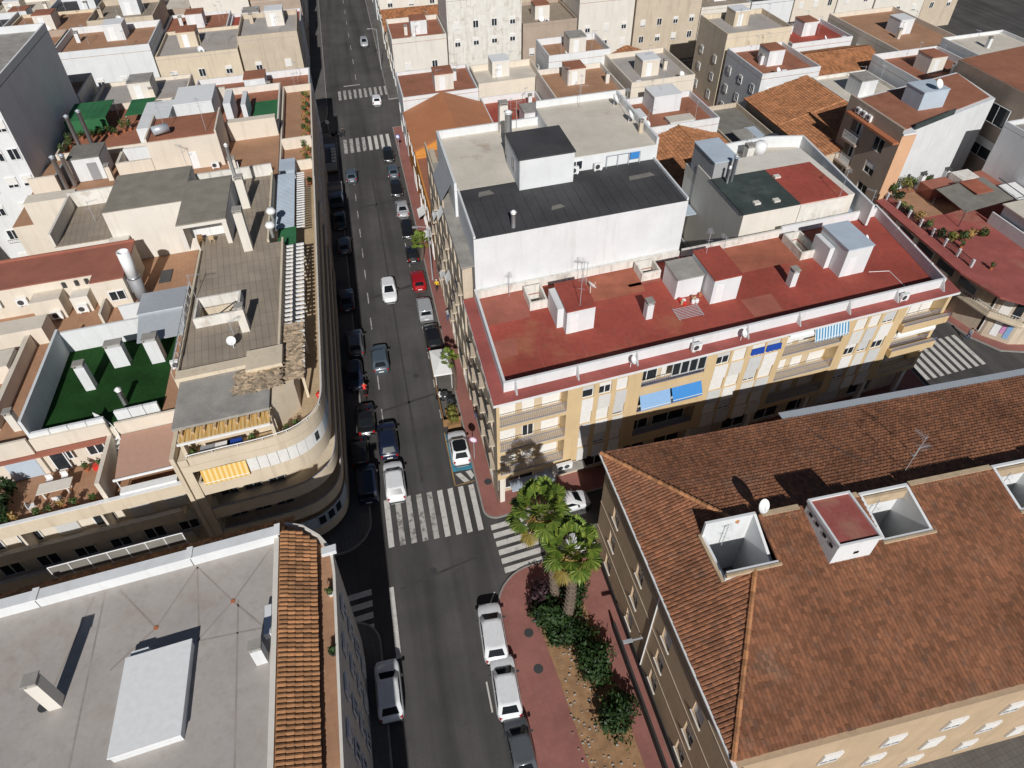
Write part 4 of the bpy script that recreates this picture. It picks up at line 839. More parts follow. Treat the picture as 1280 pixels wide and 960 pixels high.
sbox(fb, 'wall', 'grey_wall', 29.3, 32.2, 22.6, 27.8, 14.2, 17.2); sbox(fb, 'roof', 'bluish_roof', 29.2, 32.3, 22.5, 27.9, 17.2, 17.3)
for t in (18, 19.4, 20.6): ac_free(fb, 42.75, t, 13.35, 'E')
dish(fb, G(42.8, 22.6, 13.4), 0.5, 1.2); round_chimney(fb, G(31.0, 21.4, 15.5), 2.6, 0.2, 'galvanised'); round_chimney(fb, G(30.4, 21.2, 15.5), 1.6, 0.14, 'white_paint')
for s, t in ((33.6, 16.2), (31.4, 16.4), (36.2, 20.6)): sbox(fb, 'roof_hatch', 'pale_wall', s - 0.35, s + 0.35, t - 0.3, t + 0.3, 15.5, 15.68)
chimney(fb, 36.5, 27.4, 14.2, 1.6, 0.9, 0.9, 'old_white'); m = MB(); m.lathe(G(38.5, 28.2, 14.2), [(0.75, 0), (0.75, 1.3), (0.4, 1.6)], 14); m.build('water_tank', 'white_paint', fb, True)
for p in (G(37.2, 28.4, 14.2), G(43.8, 13.6, 13.3), G(40.2, 14.6, 15.5)): antenna(fb, p, 3.0, rnd.uniform(0, 3))
hh = block('house', 'low annex in the dark gap between the black and green roofs', 22.2, 29.0, 14.2, 30.5, 6.0, 'grey_wall', 'dark_concrete', 0.3)
sbox(hh, 'lean_to_roof', 'bluish_roof', 22.4, 29.0, 23.8, 30.2, 10.6, 10.7); sbox(hh, 'wall', 'white_wall', 22.4, 29.0, 29.4, 30.2, 6.0, 10.6)
for z in (7.5, 10.5, 13): window(wb, 'E', 21.8, 16, 17.4, z, z + 1.4, 0.03, 0.4)
# tile roofed house and white terrace house behind
dh = thing('house', 'house with old brown clay tile gable roof behind the black roofed building', 'house', G(37, 38, 0))
sbox(dh, 'wall', 'pale_wall', 30.9, 44.0, 31.8, 47.4, 0, 7.6); gable(dh, 30.9, 44.0, 31.8, 47.4, 7.6, 9.7, 't', 'orange_tile', 0.35, (0.30, 0.45), 'pale_wall')
ridge(dh, G(37.45, 31.5, 9.75), G(37.45, 47.7, 9.75), 0.18); pipe(dh, [G(30.8, 37, 7.9), G(36.8, 36, 9.8)], 0.05, 'wood', 'batten')
eh = block('building', 'white building with terracotta terrace and boxes at the top centre', 28.4, 44.2, 47.9, 58.5, 9.0, 'white_wall', 'terracotta_terrace', 0.9)
box_room(eh, 36.0, 40.5, 54.0, 58.0, 9.0, 2.4, 'white_wall', 'white_paint'); box_room(eh, 30.6, 32.4, 48.2, 51.0, 9.0, 2.4, 'white_wall', 'white_paint'); box_room(eh, 37.0, 41.0, 49.5, 51.5, 9.0, 0.4, 'white_wall', 'beige_roof')
for s in (29.6, 33.2): dish(eh, G(s, 49.5, 9.0), 0.5, 0.8)
for p in (G(33.2, 49.2, 9), G(29.3, 52.6, 9), G(41, 49.6, 9), G(38, 56, 11.5)): antenna(eh, p, 3.0, rnd.uniform(0, 3))
gh = thing('house', 'long house with bright orange ribbed tile roof in the upper right', 'house', G(58, 46, 0))
sbox(gh, 'wall', 'sandy_facade', 54.2, 64.5, 36.0, 57.0, 0, 7.9)
tiles(gh, [G(53.6, 57.3, 7.9), G(53.6, 35.6, 7.9), G(64.8, 35.6, 10.2), G(64.8, 57.3, 10.2)], 0.30, 0.45, 'orange_tile'); sbox(gh, 'wall', 'sandy_facade', 64.2, 64.6, 36.0, 57.0, 7.9, 10.0)
ridge(gh, G(53.8, 46.5, 8.0), G(64.6, 46.5, 10.3), 0.16)
xh = block('house', 'shabby dark patio house between the brown tile gable and the orange ribbed roof', 45.5, 53.0, 31.5, 58.0, 6.4, 'sandy_facade', 'dark_concrete', 0.7)
sbox(xh, 'lean_to_roof', 'concrete', 46.0, 48.6, 34.0, 47.0, 8.0, 8.1); sbox(xh, 'wall', 'sandy_facade', 46.0, 48.6, 34.0, 34.2, 6.4, 8.0); sbox(xh, 'lean_to_roof', 'beige_roof', 44.6, 49.5, 30.2, 34.0, 8.6, 8.7); sbox(xh, 'wall', 'old_white', 44.7, 49.4, 30.3, 33.9, 0, 8.6)
m = MB(); m.lathe(G(50.6, 42.6, 6.4), [(1.1, 0), (1.1, 1.9), (0.6, 2.3)], 16); m.build('water_tank', 'dark_metal', xh, True); sbox(xh, 'lean_to_roof', 'bluish_roof', 48.8, 50.6, 44, 48, 7.6, 7.7)
# brown balcony block and its white side wall
bh = thing('apartment_building', 'brown apartment block with balconies and tall blank white side wall', 'building', G(65, 30, 0))
spoly(bh, 'wall', 'white_wall', [(57.95, 26.4), (59.9, 26.4), (60.0, 27.0), (77.0, 31.6), (78.5, 41.0), (58.6, 37.6)], 0, 14.6)
bhol = [(33.2, 35.6, 4.2 + 3.1 * k, 6.7 + 3.1 * k, 1.0) for k in range(3)] + [(28.6, 30.6, 4.9 + 3.1 * k, 6.6 + 3.1 * k) for k in range(3)]
facade(bh, 'brown_wall', 'W', 57.6, 26.35, 37.6, 0, 15.2, bhol, 0.25); sbox(bh, 'wall', 'peach_wall', 57.62, 59.8, 26.2, 26.34, 0, 14.4); sbox(bh, 'parapet', 'brown_wall', 57.6, 57.95, 26.34, 37.6, 15.2, 15.3)
for k in range(3):
    window(bh, 'W', 57.6, 28.6, 30.6, 4.9 + 3.1 * k, 6.6 + 3.1 * k, -0.15, 0.5 if k == 1 else 0); o = bay(bh, 'W', 57.6, 33.2, 35.6, 4.2 + 3.1 * k, 6.7 + 3.1 * k, 0.9, 'dark_concrete', [(33.4, 35.2, 2)], 'rail_white')
    sbox(bh, 'balcony_slab', 'brown_wall', 56.9, 57.58, 32.9, 35.9, 4.0 + 3.1 * k, 4.25 + 3.1 * k); railing(bh, 'W', 56.95, 32.9, 35.9, 4.25 + 3.1 * k, 1.0, 0.16, 'rail_white', 0)
sbox(bh, 'canopy', 'terracotta', 56.7, 57.58, 26.3, 36.4, 13.45, 13.7)
for t in (32.6, 33.8, 35.0): ac(bh, 'W', 57.6, t, 13.75, 0.0)
spoly(bh, 'terrace', 'terracotta_terrace', [(58.2, 27.2), (76.5, 32.2), (78.2, 40.5), (58.7, 37.2)], 14.6, 14.68); box_room(bh, 64, 68, 31.5, 35, 14.68, 2.2, 'bluish_roof', 'bluish_roof'); dish(bh, G(66, 31.8, 16.95), 0.6, 0.5)
m = MB(); m.strip([tuple(G(*p)[:2]) for p in ((60.1, 27.0), (68.0, 29.2))], 0.2, 14.6, 15.3); m.build('parapet', 'dark_green_roof', bh)
# right edge: tall white block and red terraces over the side street
rw = thing('apartment_building', 'grey brown walled block with a glazed gallery at the upper right edge', 'building', G(84, 32, 0))
spoly(rw, 'wall', 'brown_wall', [(78.6, 27.5), (96, 31), (97, 44), (79, 42)], 0, 16.0); spoly(rw, 'roof', 'terracotta_terrace', [(78.7, 27.7), (95.8, 31.1), (96.8, 43.8), (79.1, 41.8)], 16.0, 16.05)
window(rw, 'W', 78.55, 29.5, 33.5, 11.0, 13.5, 0.06, 0); window(rw, 'W', 78.55, 29.5, 33.5, 6.5, 9.0, 0.06, 0.4)
for s in (80, 81.2, 82.4): ac_free(rw, s, 28.6, 16.06)
r2 = block('apartment_building', 'plain pale wall of the tall block cut by the right edge', 72.5, 90, 10.0, 25.0, 14.2, 'white_wall', 'concrete', 0.6)
ih = thing('house', 'low corner house with red tiled terraces and chamfered balconies on the far right', 'house', G(63, 10, 0))
spoly(ih, 'wall', 'sandy_facade', [(58.3, 8.8), (59.2, 4.9), (61.0, 2.6), (64.5, 1.4), (85, 1.4), (85, 9.9), (58.4, 9.9)], 0, 6.8)
spoly(ih, 'balcony', 'sandy_facade', [(57.2, 8.6), (57.9, 4.6), (60.0, 1.7), (64.0, 0.4), (64.4, 1.38), (61.0, 2.58), (59.18, 4.9), (58.28, 8.8)], 3.3, 3.5)
m = MB(); m.strip([tuple(G(*p)[:2]) for p in ((57.25, 8.6), (57.95, 4.65), (60.03, 1.78), (64.0, 0.5))], 0.1, 3.5, 4.0); m.build('balustrade', 'beige_wall', ih)
m = MB(); pts = [G(*p) for p in ((57.25, 8.6), (57.95, 4.65), (60.03, 1.78), (64.0, 0.5))]
for a, b in zip(pts, pts[1:]):
    n = int((b - a).length / 0.3)
    for i in range(n + 1): q = a.lerp(b, i / n); m.tube((q.x, q.y, 4.0), (q.x, q.y, 4.5), 0.02, n=4)
    m.tube((a.x, a.y, 4.5), (b.x, b.y, 4.5), 0.035, n=5)
m.build('railing', 'rail_white', ih)
spoly(ih, 'cornice', 'red_ledge', [(56.0, 24.8), (55.6, 8.6), (56.6, 3.6), (59.4, 0.7), (64, -0.4), (85, -0.4), (85, 1.0), (64.5, 1.0), (60.2, 2.2), (58.0, 4.8), (57.2, 8.8), (57.4, 24.8)], 6.8, 7.0)
spoly(ih, 'terrace', 'red_ledge', [(57.4, 24.8), (57.2, 8.8), (58.0, 4.8), (60.2, 2.2), (64.5, 1.0), (85, 1.0), (85, 24.8)], 6.8, 6.95); spoly(ih, 'wall', 'brown_wall', [(57.3, 24.7), (57.3, 9.9), (85, 9.9), (85, 24.7)], 0, 6.8)
for i in range(8): sbox(ih, 'railing_post', 'white_wall', 57.35, 57.6, 9.0 + 2.2 * i, 9.25 + 2.2 * i, 6.96, 7.9)
railing(ih, 'W', 57.47, 9.0, 24.4, 6.96, 0.85, 0.18, 'rail_dark', 0)
m = MB(); m.quad(G(61.8, 16.2, 9.0), G(69.4, 16.6, 9.2), G(69.4, 22.0, 9.4), G(61.8, 21.6, 9.2)); m.quad(G(61.8, 16.2, 8.95), G(61.8, 21.6, 9.15), G(69.4, 22.0, 9.35), G(69.4, 16.6, 9.15)); cv = m.build('canopy', 'dark_concrete', ih)
for s, t in ((62, 16.4), (69.2, 16.8), (69.2, 21.6), (62, 21.4)): MB().tube(G(s, t, 6.95), G(s, t, 9.1), 0.05, n=6).build('canopy_post', 'rail_dark', cv)
sbox(ih, 'house_wall', 'white_wall', 66.5, 72.3, 8.5, 15.2, 6.95, 9.6); sbox(ih, 'roof', 'beige_roof', 66.2, 72.4, 8.2, 15.4, 9.6, 9.75); window(ih, 'W', 66.5, 10.2, 11.4, 7.9, 9.1, 0.03)
sbox(ih, 'terrace', 'terracotta_terrace', 60.0, 77, 25.2, 26.2, 6.9, 6.98); sbox(ih, 'house_wall', 'salmon_roof', 62.5, 66.5, 22.6, 25.0, 6.95, 8.4); sbox(ih, 'terrace', 'salmon_roof', 69.5, 77.5, 21.0, 25.0, 8.2, 8.3); sbox(ih, 'house_wall', 'old_white', 66.6, 69.3, 22.4, 24.6, 6.95, 9.2)
for s in (63.0, 66.9): chimney(ih, s, 25.4, 6.98, 2.0, 0.6, 0.6, 'white_wall', 'dark_metal')
o = window(ih, 'W', 59.3, 5.2, 7.2, 3.6, 6.0, 0.25); o = window(ih, 'W', 59.3, 5.2, 7.2, 0.4, 2.8, 0.25)
spoly(ih, 'shop_awning', 'white_cloth', [(58.2, 7.2), (58.9, 4.6), (59.8, 5.2), (59.2, 7.4)], 2.75, 2.85)
sbox(ih, 'terrace', 'orange_terrace', 58.4, 64.6, 19.4, 25.0, 6.955, 7.0); sbox(ih, 'dividing_wall', 'salmon_roof', 64.6, 64.8, 19.2, 25.0, 6.955, 8.3); sbox(ih, 'dividing_wall', 'white_wall', 66.0, 66.2, 9.0, 16.0, 6.955, 8.4); sbox(ih, 'rusty_roof', 'orange_patch', 65.4, 68.0, 18.6, 21.8, 9.4, 9.5)
m = MB(); m.quad(G(69.6, 15.6, 9.2), G(72.3, 15.6, 9.2), G(72.3, 19.6, 9.4), G(69.6, 19.6, 9.4)); m.quad(G(69.6, 15.6, 9.17), G(69.6, 19.6, 9.37), G(72.3, 19.6, 9.37), G(72.3, 15.6, 9.17)); m.build('tarpaulin', 'white_cloth', ih); m = MB()
for a, b in (((69.6, 15.4, 6.96), (69.6, 15.4, 10.6)), ((72.3, 15.4, 6.96), (72.3, 15.4, 10.2)), ((69.6, 15.4, 10.0), (72.3, 15.4, 10.0)), ((69.6, 20.0, 10.2), (69.6, 15.4, 10.0))): m.tube(G(*a), G(*b), 0.05, n=5)
m.build('pergola_frame', 'dark_metal', ih)
for i in range(5): sbox(ih, 'cornice_panel', 'dark_metal', 55.95, 56.0, 6.0 + 3.6 * i, 8.6 + 3.6 * i, 5.6, 6.5)
sbox(ih, 'ledge', 'sandy_facade', 55.6, 57.28, 9.95, 24.6, 3.3, 3.5)
for t in range(11, 24, 3): window(ih, 'W', 57.3, t, t + 1.4, 4.0, 6.2, 0.03, rnd.choice([0, .5, 1])); window(ih, 'W', 57.3, t, t + 1.4, 0.4, 2.6, 0.03, 0.5)
for i, (u, v, r, h) in enumerate(((1118, 236, .8, 1.5), (1124, 244, .8, 1.3), (1132, 230, .9, 1.7), (1140, 228, .9, 1.6), (1150, 228, .8, 1.5), (1158, 227, .9, 1.6), (1176, 234, .8, 1.3), (1128, 254, .6, 1.0), (1138, 262, .7, 1.2), (1152, 270, .8, 1.4), (1162, 280, .8, 1.3), (1176, 292, 1.0, 1.5), (1190, 297, 1.0, 1.5), (1204, 296, 1.0, 1.4), (1218, 293, .9, 1.4), (1230, 290, .8, 1.2))):
    q = at(u, v, 7.6); shrub((q.x, q.y, 6.98), r, r, h, NTH[i] + ' bushy plant on the far right red terraces, counted from the brown block', 170, 0.17, ['plant_leaf', 'shrub_leaf', 'hedge_leaf', 'plant_leaf', 'dry_leaf'][i % 5], 'terrace_plant', 'plant', 'plants on the far right terraces', 2)
for i, (s, t) in enumerate(((59.0, 12.5), (59.3, 8.0))): potted(G(s, t, 6.96), 0.8, ['potted plant by the railing of the large far right red terrace', 'potted plant at the corner of the far right red terrace'][i])
for (u0, u1, z0, z1, mt) in ((1.2, 2.6, 0.6, 2.6, 'white_paint'), (2.7, 3.5, 1.2, 2.4, 'pink_sign'), (3.6, 4.6, 0.7, 2.5, 'light_blue_awning')):
    a, b = G(59.2, 4.9), G(61.0, 2.6); d = (b - a).normalized(); n = Vector((d.y, -d.x, 0)); n = n if n.dot(Vector((0, 0, 0)) - a) > 0 else -n
    k = (b - a).length / 5.2; p, q = a + d * u0 * k + n * 0.05, a + d * u1 * k + n * 0.05; MB().quad(Vector((p.x, p.y, z0)), Vector((q.x, q.y, z0)), Vector((q.x, q.y, z1)), Vector((p.x, p.y, z1))).build('shop_panel', mt, ih)
for (u0, u1, mt) in ((0.3, 1.3, 'shutter_white'), (1.6, 2.4, 'glass')):
    a, b = G(59.2, 4.9), G(61.0, 2.6); d = (b - a).normalized(); n = Vector((d.y, -d.x, 0)); n = n if n.dot(-a) > 0 else -n; p, q = a + d * u0 + n * 0.05, a + d * u1 + n * 0.05
    MB().quad(Vector((p.x, p.y, 3.55)), Vector((q.x, q.y, 3.55)), Vector((q.x, q.y, 5.9)), Vector((p.x, p.y, 5.9))).build('balcony_door', mt, ih)
# ------------------------------------------------------------------ vehicles
def car_shape(L, W, H, kind):
    """side profile stations: (y, half width, belt height) front to back, and the cabin frustum"""
    h, k = L / 2, W / 2
    if kind == 'van':   st = [(h, k * .70, .62), (h - .10, k * .88, .88), (h - .45, k * .97, 1.02), (h - .95, k, 1.12), (0, k, 1.15), (-h + .25, k, 1.15), (-h + .04, k * .97, 1.12), (-h, k * .92, .95)]; cb = (h - .80, -h + .03, h - 1.55, -h + .10); tw = .90
    elif kind == 'suv': st = [(h, k * .66, .58), (h - .12, k * .86, .84), (h - .5, k * .96, .98), (h - 1.15, k, 1.06), (0, k, 1.08), (-h + .5, k * .99, 1.08), (-h + .12, k * .93, 1.02), (-h, k * .80, .80)]; cb = (h - 1.02, -h + .10, h - 1.85, -h + .62); tw = .80
    elif kind == 'sedan': st = [(h, k * .64, .50), (h - .14, k * .85, .70), (h - .55, k * .96, .82), (h - 1.25, k, .92), (0, k, .95), (-h + 1.0, k, .97), (-h + .18, k * .92, .93), (-h, k * .78, .72)]; cb = (h - 1.10, -h + .62, h - 2.0, -h + 1.35); tw = .76
    else:               st = [(h, k * .66, .52), (h - .12, k * .86, .74), (h - .45, k * .96, .88), (h - .95, k, .98), (0, k, 1.00), (-h + .45, k * .99, 1.00), (-h + .10, k * .93, .95), (-h, k * .80, .72)]; cb = (h - .82, -h + .08, h - 1.62, -h + .55); tw = .80
    # denser stations with rounded plan at both ends
    def belt(y):
        for (ya, _, za), (yb, _, zb) in zip(st, st[1:]):
            if yb <= y <= ya: return za + (zb - za) * (ya - y) / (ya - yb)
        return st[-1][2]
    ys = [h, h - .05, h - .13, h - .26, h - .45, h - .75, h - 1.15, .35, 0, -.35, -h + 1.1, -h + .7, -h + .42, -h + .22, -h + .10, -h + .03, -h]
    rf_, rr_ = (.62, .50) if kind != 'van' else (.42, .22)
    def hw(y):
        u = max(0, (y - (h - .9)) / .9) if y > 0 else max(0, (-y - (h - .7)) / .7)
        return k * (1 - (rf_ if y > 0 else rr_) * .62 * u ** 3.2)
    return [(y, hw(y), belt(y)) for y in ys], cb, tw
def car_meshes(kind, L, W, H):
    st, (bf, br, tf, tr), tw = car_shape(L, W, H, kind); d = {}
    belt = max(q[2] for q in st); m = MB(); prof = lambda w_, zt: [(-w_ * .86, .20), (-w_, .42), (-w_, zt - .16), (-w_ * .93, zt - .03), (-w_ * .80, zt), (0, zt + .02), (w_ * .80, zt), (w_ * .93, zt - .03), (w_, zt - .16), (w_, .42), (w_ * .86, .20)]
    n = 11; vs = []
    for y, w_, zt in st: vs += [(x, y, z) for x, z in prof(w_, zt)]
    fs = [(j * n + i, (j + 1) * n + i, (j + 1) * n + (i + 1) % n, j * n + (i + 1) % n) for j in range(len(st) - 1) for i in range(n)]
    fs += [tuple(range(n)), tuple(reversed(range((len(st) - 1) * n, len(st) * n)))]
    m.add(vs, fs)
    kb, kt = W / 2 * .92, W / 2 * tw
    zb = belt - .04
    def ringp(q):                                                          # cabin outline at height fraction q
        yf, yr, x = bf + (tf - bf) * q, br + (tr - br) * q, kb + (kt - kb) * q; z = zb + (H - zb) * q; c = .24
        return [(-x, yf - c, z), (-x + c, yf, z), (x - c, yf, z), (x, yf - c, z), (x, yr + c, z), (x - c, yr, z), (-x + c, yr, z), (-x, yr + c, z)]
    lv = [0, .5, .9, 1.0]; vs = []
    for i, q in enumerate(lv): vs += ringp(q if i < 3 else .96) if i < 3 else [(x * .90, y * .97 + (tf + tr) / 2 * .03, H) for x, y, z in ringp(1.0)]
    fs = [(j * 8 + i, j * 8 + (i + 1) % 8, (j + 1) * 8 + (i + 1) % 8, (j + 1) * 8 + i) for j in range(3) for i in range(8)]
    m.add(vs, [f[::-1] for f in fs] + [tuple(reversed(range(24, 32)))])
    d['body'] = m
    def face(q0, q1, side):                                                # glazing panels a centimetre proud of the cabin
        a, b = ringp(q0), ringp(q1); g_ = .012
        if side in 'FR':
            i, j = (1, 2) if side == 'F' else (6, 5); o = Vector((0, g_ if side == 'F' else -g_, .006)); P = [a[i], a[j], b[j], b[i]]
            P = [Vector(p) for p in P]; P = [P[0].lerp(P[1], -.02), P[1].lerp(P[0], -.02), P[2].lerp(P[3], .03), P[3].lerp(P[2], .03)]
            mm = MB(); top = [p + o for p in P]; mm.quad(*(top if side == 'R' else top)); mm.quad(*[p - o * 2 for p in reversed(P)]); return mm
    d['windshield'] = face(.10, .93, 'F'); d['rear_window'] = face(.22, .90, 'R')
    sd = {}
    for sgn in (-1, 1):
        for nm, f0, f1 in (('front', .06, .47), ('rear', .52, .93)):
            P = []
            for q, (u0, u1) in ((.20, (f0, f1)), (.86, (f0 + (.06 if nm == 'front' else 0), f1 - (.06 if nm == 'rear' else 0)))):
                a = ringp(q); i, j = (0, 7) if sgn < 0 else (3, 4); A_, B_ = Vector(a[i]), Vector(a[j]); P.append((A_.lerp(B_, u0), A_.lerp(B_, u1)))
            o = Vector((sgn * .012, 0, .004)); mm = MB(); mm.quad(P[0][0] + o, P[0][1] + o, P[1][1] + o, P[1][0] + o); mm.quad(P[1][0] - o, P[1][1] - o, P[0][1] - o, P[0][0] - o); sd[(sgn, nm)] = mm
    if kind == 'van': sd.pop((-1, 'rear')); sd.pop((1, 'rear'))
    d['side'] = sd
    rf = MB(); a = ringp(.96); c = [Vector(p) for p in a]; ctr = Vector((0, (tf + tr) / 2, H)); top = [ctr + (Vector((p.x, p.y, H)) - ctr) * .86 for p in c]
    rf.add([p + Vector((0, 0, .004)) for p in top] + [p + Vector((0, 0, -.02)) for p in top], [tuple(reversed(range(8)))] + [(i, (i + 1) % 8, 8 + (i + 1) % 8, 8 + i) for i in range(8)])
    d['roof'] = rf; d['dims'] = (st, belt); return d
CARM = {}
def car(kind, p, rz, paint, label, dims=None, group='cars', roof=None, glass='car_glass'):
    L, W, H = dims or {'hatch': (3.95, 1.72, 1.48), 'suv': (4.4, 1.84, 1.64), 'sedan': (4.5, 1.80, 1.45), 'van': (4.4, 1.80, 1.85)}[kind]; k = (kind, L, W, H)
    if k not in CARM:
        d = car_meshes(kind, L, W, H); st, belt = d['dims']; wr = .32 if kind != 'suv' else .35
        M_ = {'body': d['body'].mesh('body', 'paint_white', smooth=True), 'roof': d['roof'].mesh('roof', 'paint_white'), 'windshield': d['windshield'].mesh('windshield', glass), 'rear_window': d['rear_window'].mesh('rear_window', glass), 'side': [x.mesh('side_window', glass) for x in d['side'].values()]}
        M_['tyre'] = MB().tube((-.10, 0, 0), (.10, 0, 0), wr, n=16).mesh('wheel', 'rubber'); M_['rim'] = MB().tube((-.108, 0, 0), (.108, 0, 0), wr * .62, n=12).mesh('rim', 'alloy')
        M_['head'] = MB().box(-.16, .16, -.16, .02, -.05, .05).mesh('headlight', 'lamp_clear'); M_['tail'] = MB().box(-.10, .10, -.05, .06, -.14, .14).mesh('tail_light', 'lamp_red')
        M_['mirror'] = MB().box(-.10, .10, -.07, .07, -.06, .08).mesh('mirror', 'dark_metal'); M_['plate'] = MB().box(-.26, .26, -.015, .015, -.055, .055).mesh('number_plate', 'white_paint')
        M_['bump'] = MB().box(-W * .40, W * .40, -.06, .05, -.10, .08).mesh('bumper', 'dark_metal'); M_['wr'] = wr; CARM[k] = M_
    CARM[k]['body'].set_sharp_from_angle(angle=R(38))
    M_ = CARM[k]; st, (bf, br, tf, tr), tw = car_shape(L, W, H, kind)
    name = {'van': 'van'}.get(kind, 'car'); o = thing(name, label, name, p, rz, group)
    add = lambda n_, me, loc=(0, 0, 0), m_=None, par=o: child(n_, me, par, loc, 0, False, m_)
    b = add('body', M_['body'], m_='paint_' + paint)
    add('roof', M_['roof'], m_='paint_' + (roof or paint)); add('windshield', M_['windshield']); add('rear_window', M_['rear_window'])
    for me in M_['side']: add('side_window', me)
    for y in (L / 2 - .80, -L / 2 + .78):
        for x in (-1, 1): wh = add('wheel', M_['tyre'], (x * (W / 2 - .11), y, M_['wr'])); add('rim', M_['rim'], par=wh)
    for x in (-1, 1):
        add('headlight', M_['head'], (x * W * .31, L / 2 - .16, st[2][2] - .08)); add('tail_light', M_['tail'], (x * W * .37, -L / 2 + .09, .80)); add('mirror', M_['mirror'], (x * (W / 2 + .08), bf - .55, st[6][2] + .06))
    add('number_plate', M_['plate'], (0, -L / 2 - .01, .62)); add('number_plate', M_['plate'], (0, L / 2 + .01, .42)); add('bumper', M_['bump'], (0, -L / 2 + .02, .38)); add('bumper', M_['bump'], (0, L / 2 - .02, .36))
    return o
AWAY = R(12.7); TOWARD = R(192.7)                                          # heading up the street, or down it towards the lens
def cpos(u, v, z=0.75): q = at(u, v, z); return (q.x, q.y, 0.0)
RIGHT = 'cars parked along the red pavement'; LEFT = 'cars parked in the shade of the left hand buildings'; MOV = 'cars standing in the street'
for u, v, kind, hd, paint, lab, *x in [
    (485.5, 193, 'hatch', TOWARD, 'black', 'black hatchback nearest the far crosswalk in the right parked row'),
    (491, 212.5, 'hatch', AWAY, 'slate', 'bluish grey hatchback second from the far crosswalk, right row'),
    (495.5, 235, 'hatch', TOWARD, 'black', 'black hatchback third from the far crosswalk, right row'),
    (502.5, 259, 'sedan', AWAY, 'silver', 'silver grey saloon fourth from the far crosswalk, right row'),
    (509.5, 286, 'hatch', TOWARD, 'black', 'black hatchback just above the small street palm, right row'),
    (515, 316, 'hatch', AWAY, 'black', 'small black car between the street palm and the red car', (3.7, 1.62, 1.5)),
    (522.5, 349, 'hatch', AWAY, 'red', 'bright red hatchback, the only red car parked in the street', (4.1, 1.76, 1.45)),
    (530.5, 385, 'van', AWAY, 'silver', 'silver white small van parked behind the red hatchback', (4.2, 1.72, 1.8)),
    (541, 420, 'suv', AWAY, 'black', 'black car parked directly above the white cafe canopy', (4.5, 1.84, 1.6)),
    (573.5, 558, 'suv', AWAY, 'white', 'white car with black roof on the blue painted bay', (4.1, 1.80, 1.6))]:
    car(kind, cpos(u, v), hd, paint, lab, x[0] if x else None, RIGHT, 'black' if 'black roof' in lab else None)
for u, v, kind, hd, paint, lab, *x in [
    (486, 362, 'suv', TOWARD, 'white', 'white car driving in the middle of the street left of the red one', (4.3, 1.78, 1.62)),
    (474.5, 447, 'suv', AWAY, 'slate', 'slate grey car driving beside the shadow edge mid street', (4.4, 1.82, 1.58)),
    (484.5, 549, 'suv', AWAY, 'navy', 'dark navy car waiting nose to tail ahead of the white one', (4.6, 1.84, 1.6)),
    (493, 600, 'suv', AWAY, 'white', 'white car stopped at the near crosswalk', (4.5, 1.84, 1.6)),
    (439, 218, 'hatch', AWAY, 'slate', 'dark grey blue hatchback driving beside the parked trucks'),
    (470.5, 124, 'hatch', AWAY, 'white', 'white car beyond the far crosswalk at the top of the street'),
    (455, 52, 'hatch', TOWARD, 'silver', 'silver hatchback coming down the distant end of the street'),
    (615.5, 789, 'suv', AWAY, 'white', 'white estate car parked by the palm island kerb', (4.75, 1.86, 1.58)),
    (632, 857, 'suv', AWAY, 'white', 'second white car behind the estate at the palm island', (4.6, 1.84, 1.6)),
    (650, 931, 'hatch', AWAY, 'grey', 'grey hatchback third along the palm island kerb'),
    (486, 861, 'suv', AWAY, 'white', 'white car half hidden in shadow at the lower left kerb', (4.4, 1.82, 1.6))]:
    car(kind, cpos(u, v), hd + (R(-3) if 'estate' in lab else 0), paint, lab, x[0] if x else None, MOV)
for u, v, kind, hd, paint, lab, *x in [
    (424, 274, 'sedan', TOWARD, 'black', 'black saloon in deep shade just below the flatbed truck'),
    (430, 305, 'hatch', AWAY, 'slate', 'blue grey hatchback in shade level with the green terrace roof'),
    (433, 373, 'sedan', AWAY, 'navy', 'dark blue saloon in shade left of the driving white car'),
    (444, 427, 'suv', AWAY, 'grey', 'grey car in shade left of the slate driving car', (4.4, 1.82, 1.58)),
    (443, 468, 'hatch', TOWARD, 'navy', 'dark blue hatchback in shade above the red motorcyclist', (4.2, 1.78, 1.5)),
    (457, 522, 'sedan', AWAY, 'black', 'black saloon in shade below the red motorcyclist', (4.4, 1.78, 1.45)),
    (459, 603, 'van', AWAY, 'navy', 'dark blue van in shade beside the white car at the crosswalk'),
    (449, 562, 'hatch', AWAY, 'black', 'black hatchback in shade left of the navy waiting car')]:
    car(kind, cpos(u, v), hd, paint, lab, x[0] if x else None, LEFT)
# cross street beside the tan building
for (s, t), kind, hd, paint, lab in [((6.3, -1.9), 'hatch', GRID.ang('S') - R(90), 'white', 'white car with dark roof glimpsed behind the left palm crown'), ((7.0, -5.9), 'hatch', GRID.ang('S') + R(90), 'white', 'white car seen through the right palm crown beside the tan wall'),
    ((13.0, -2.2), 'sedan', GRID.ang('S') - R(90), 'black', 'black saloon in the dark side street below the blue awnings'), ((20.5, -2.2), 'hatch', GRID.ang('S') + R(90), 'grey', 'grey hatchback in the dark side street, middle of the ochre block'), ((45.2, -3.2), 'suv', GRID.ang('S') + R(90), 'navy', 'navy car at the dark side street end by the right crosswalk')]:
    q = G(s, t); car(kind, (q.x, q.y, 0), hd, paint, lab, None, 'cars in the side street')
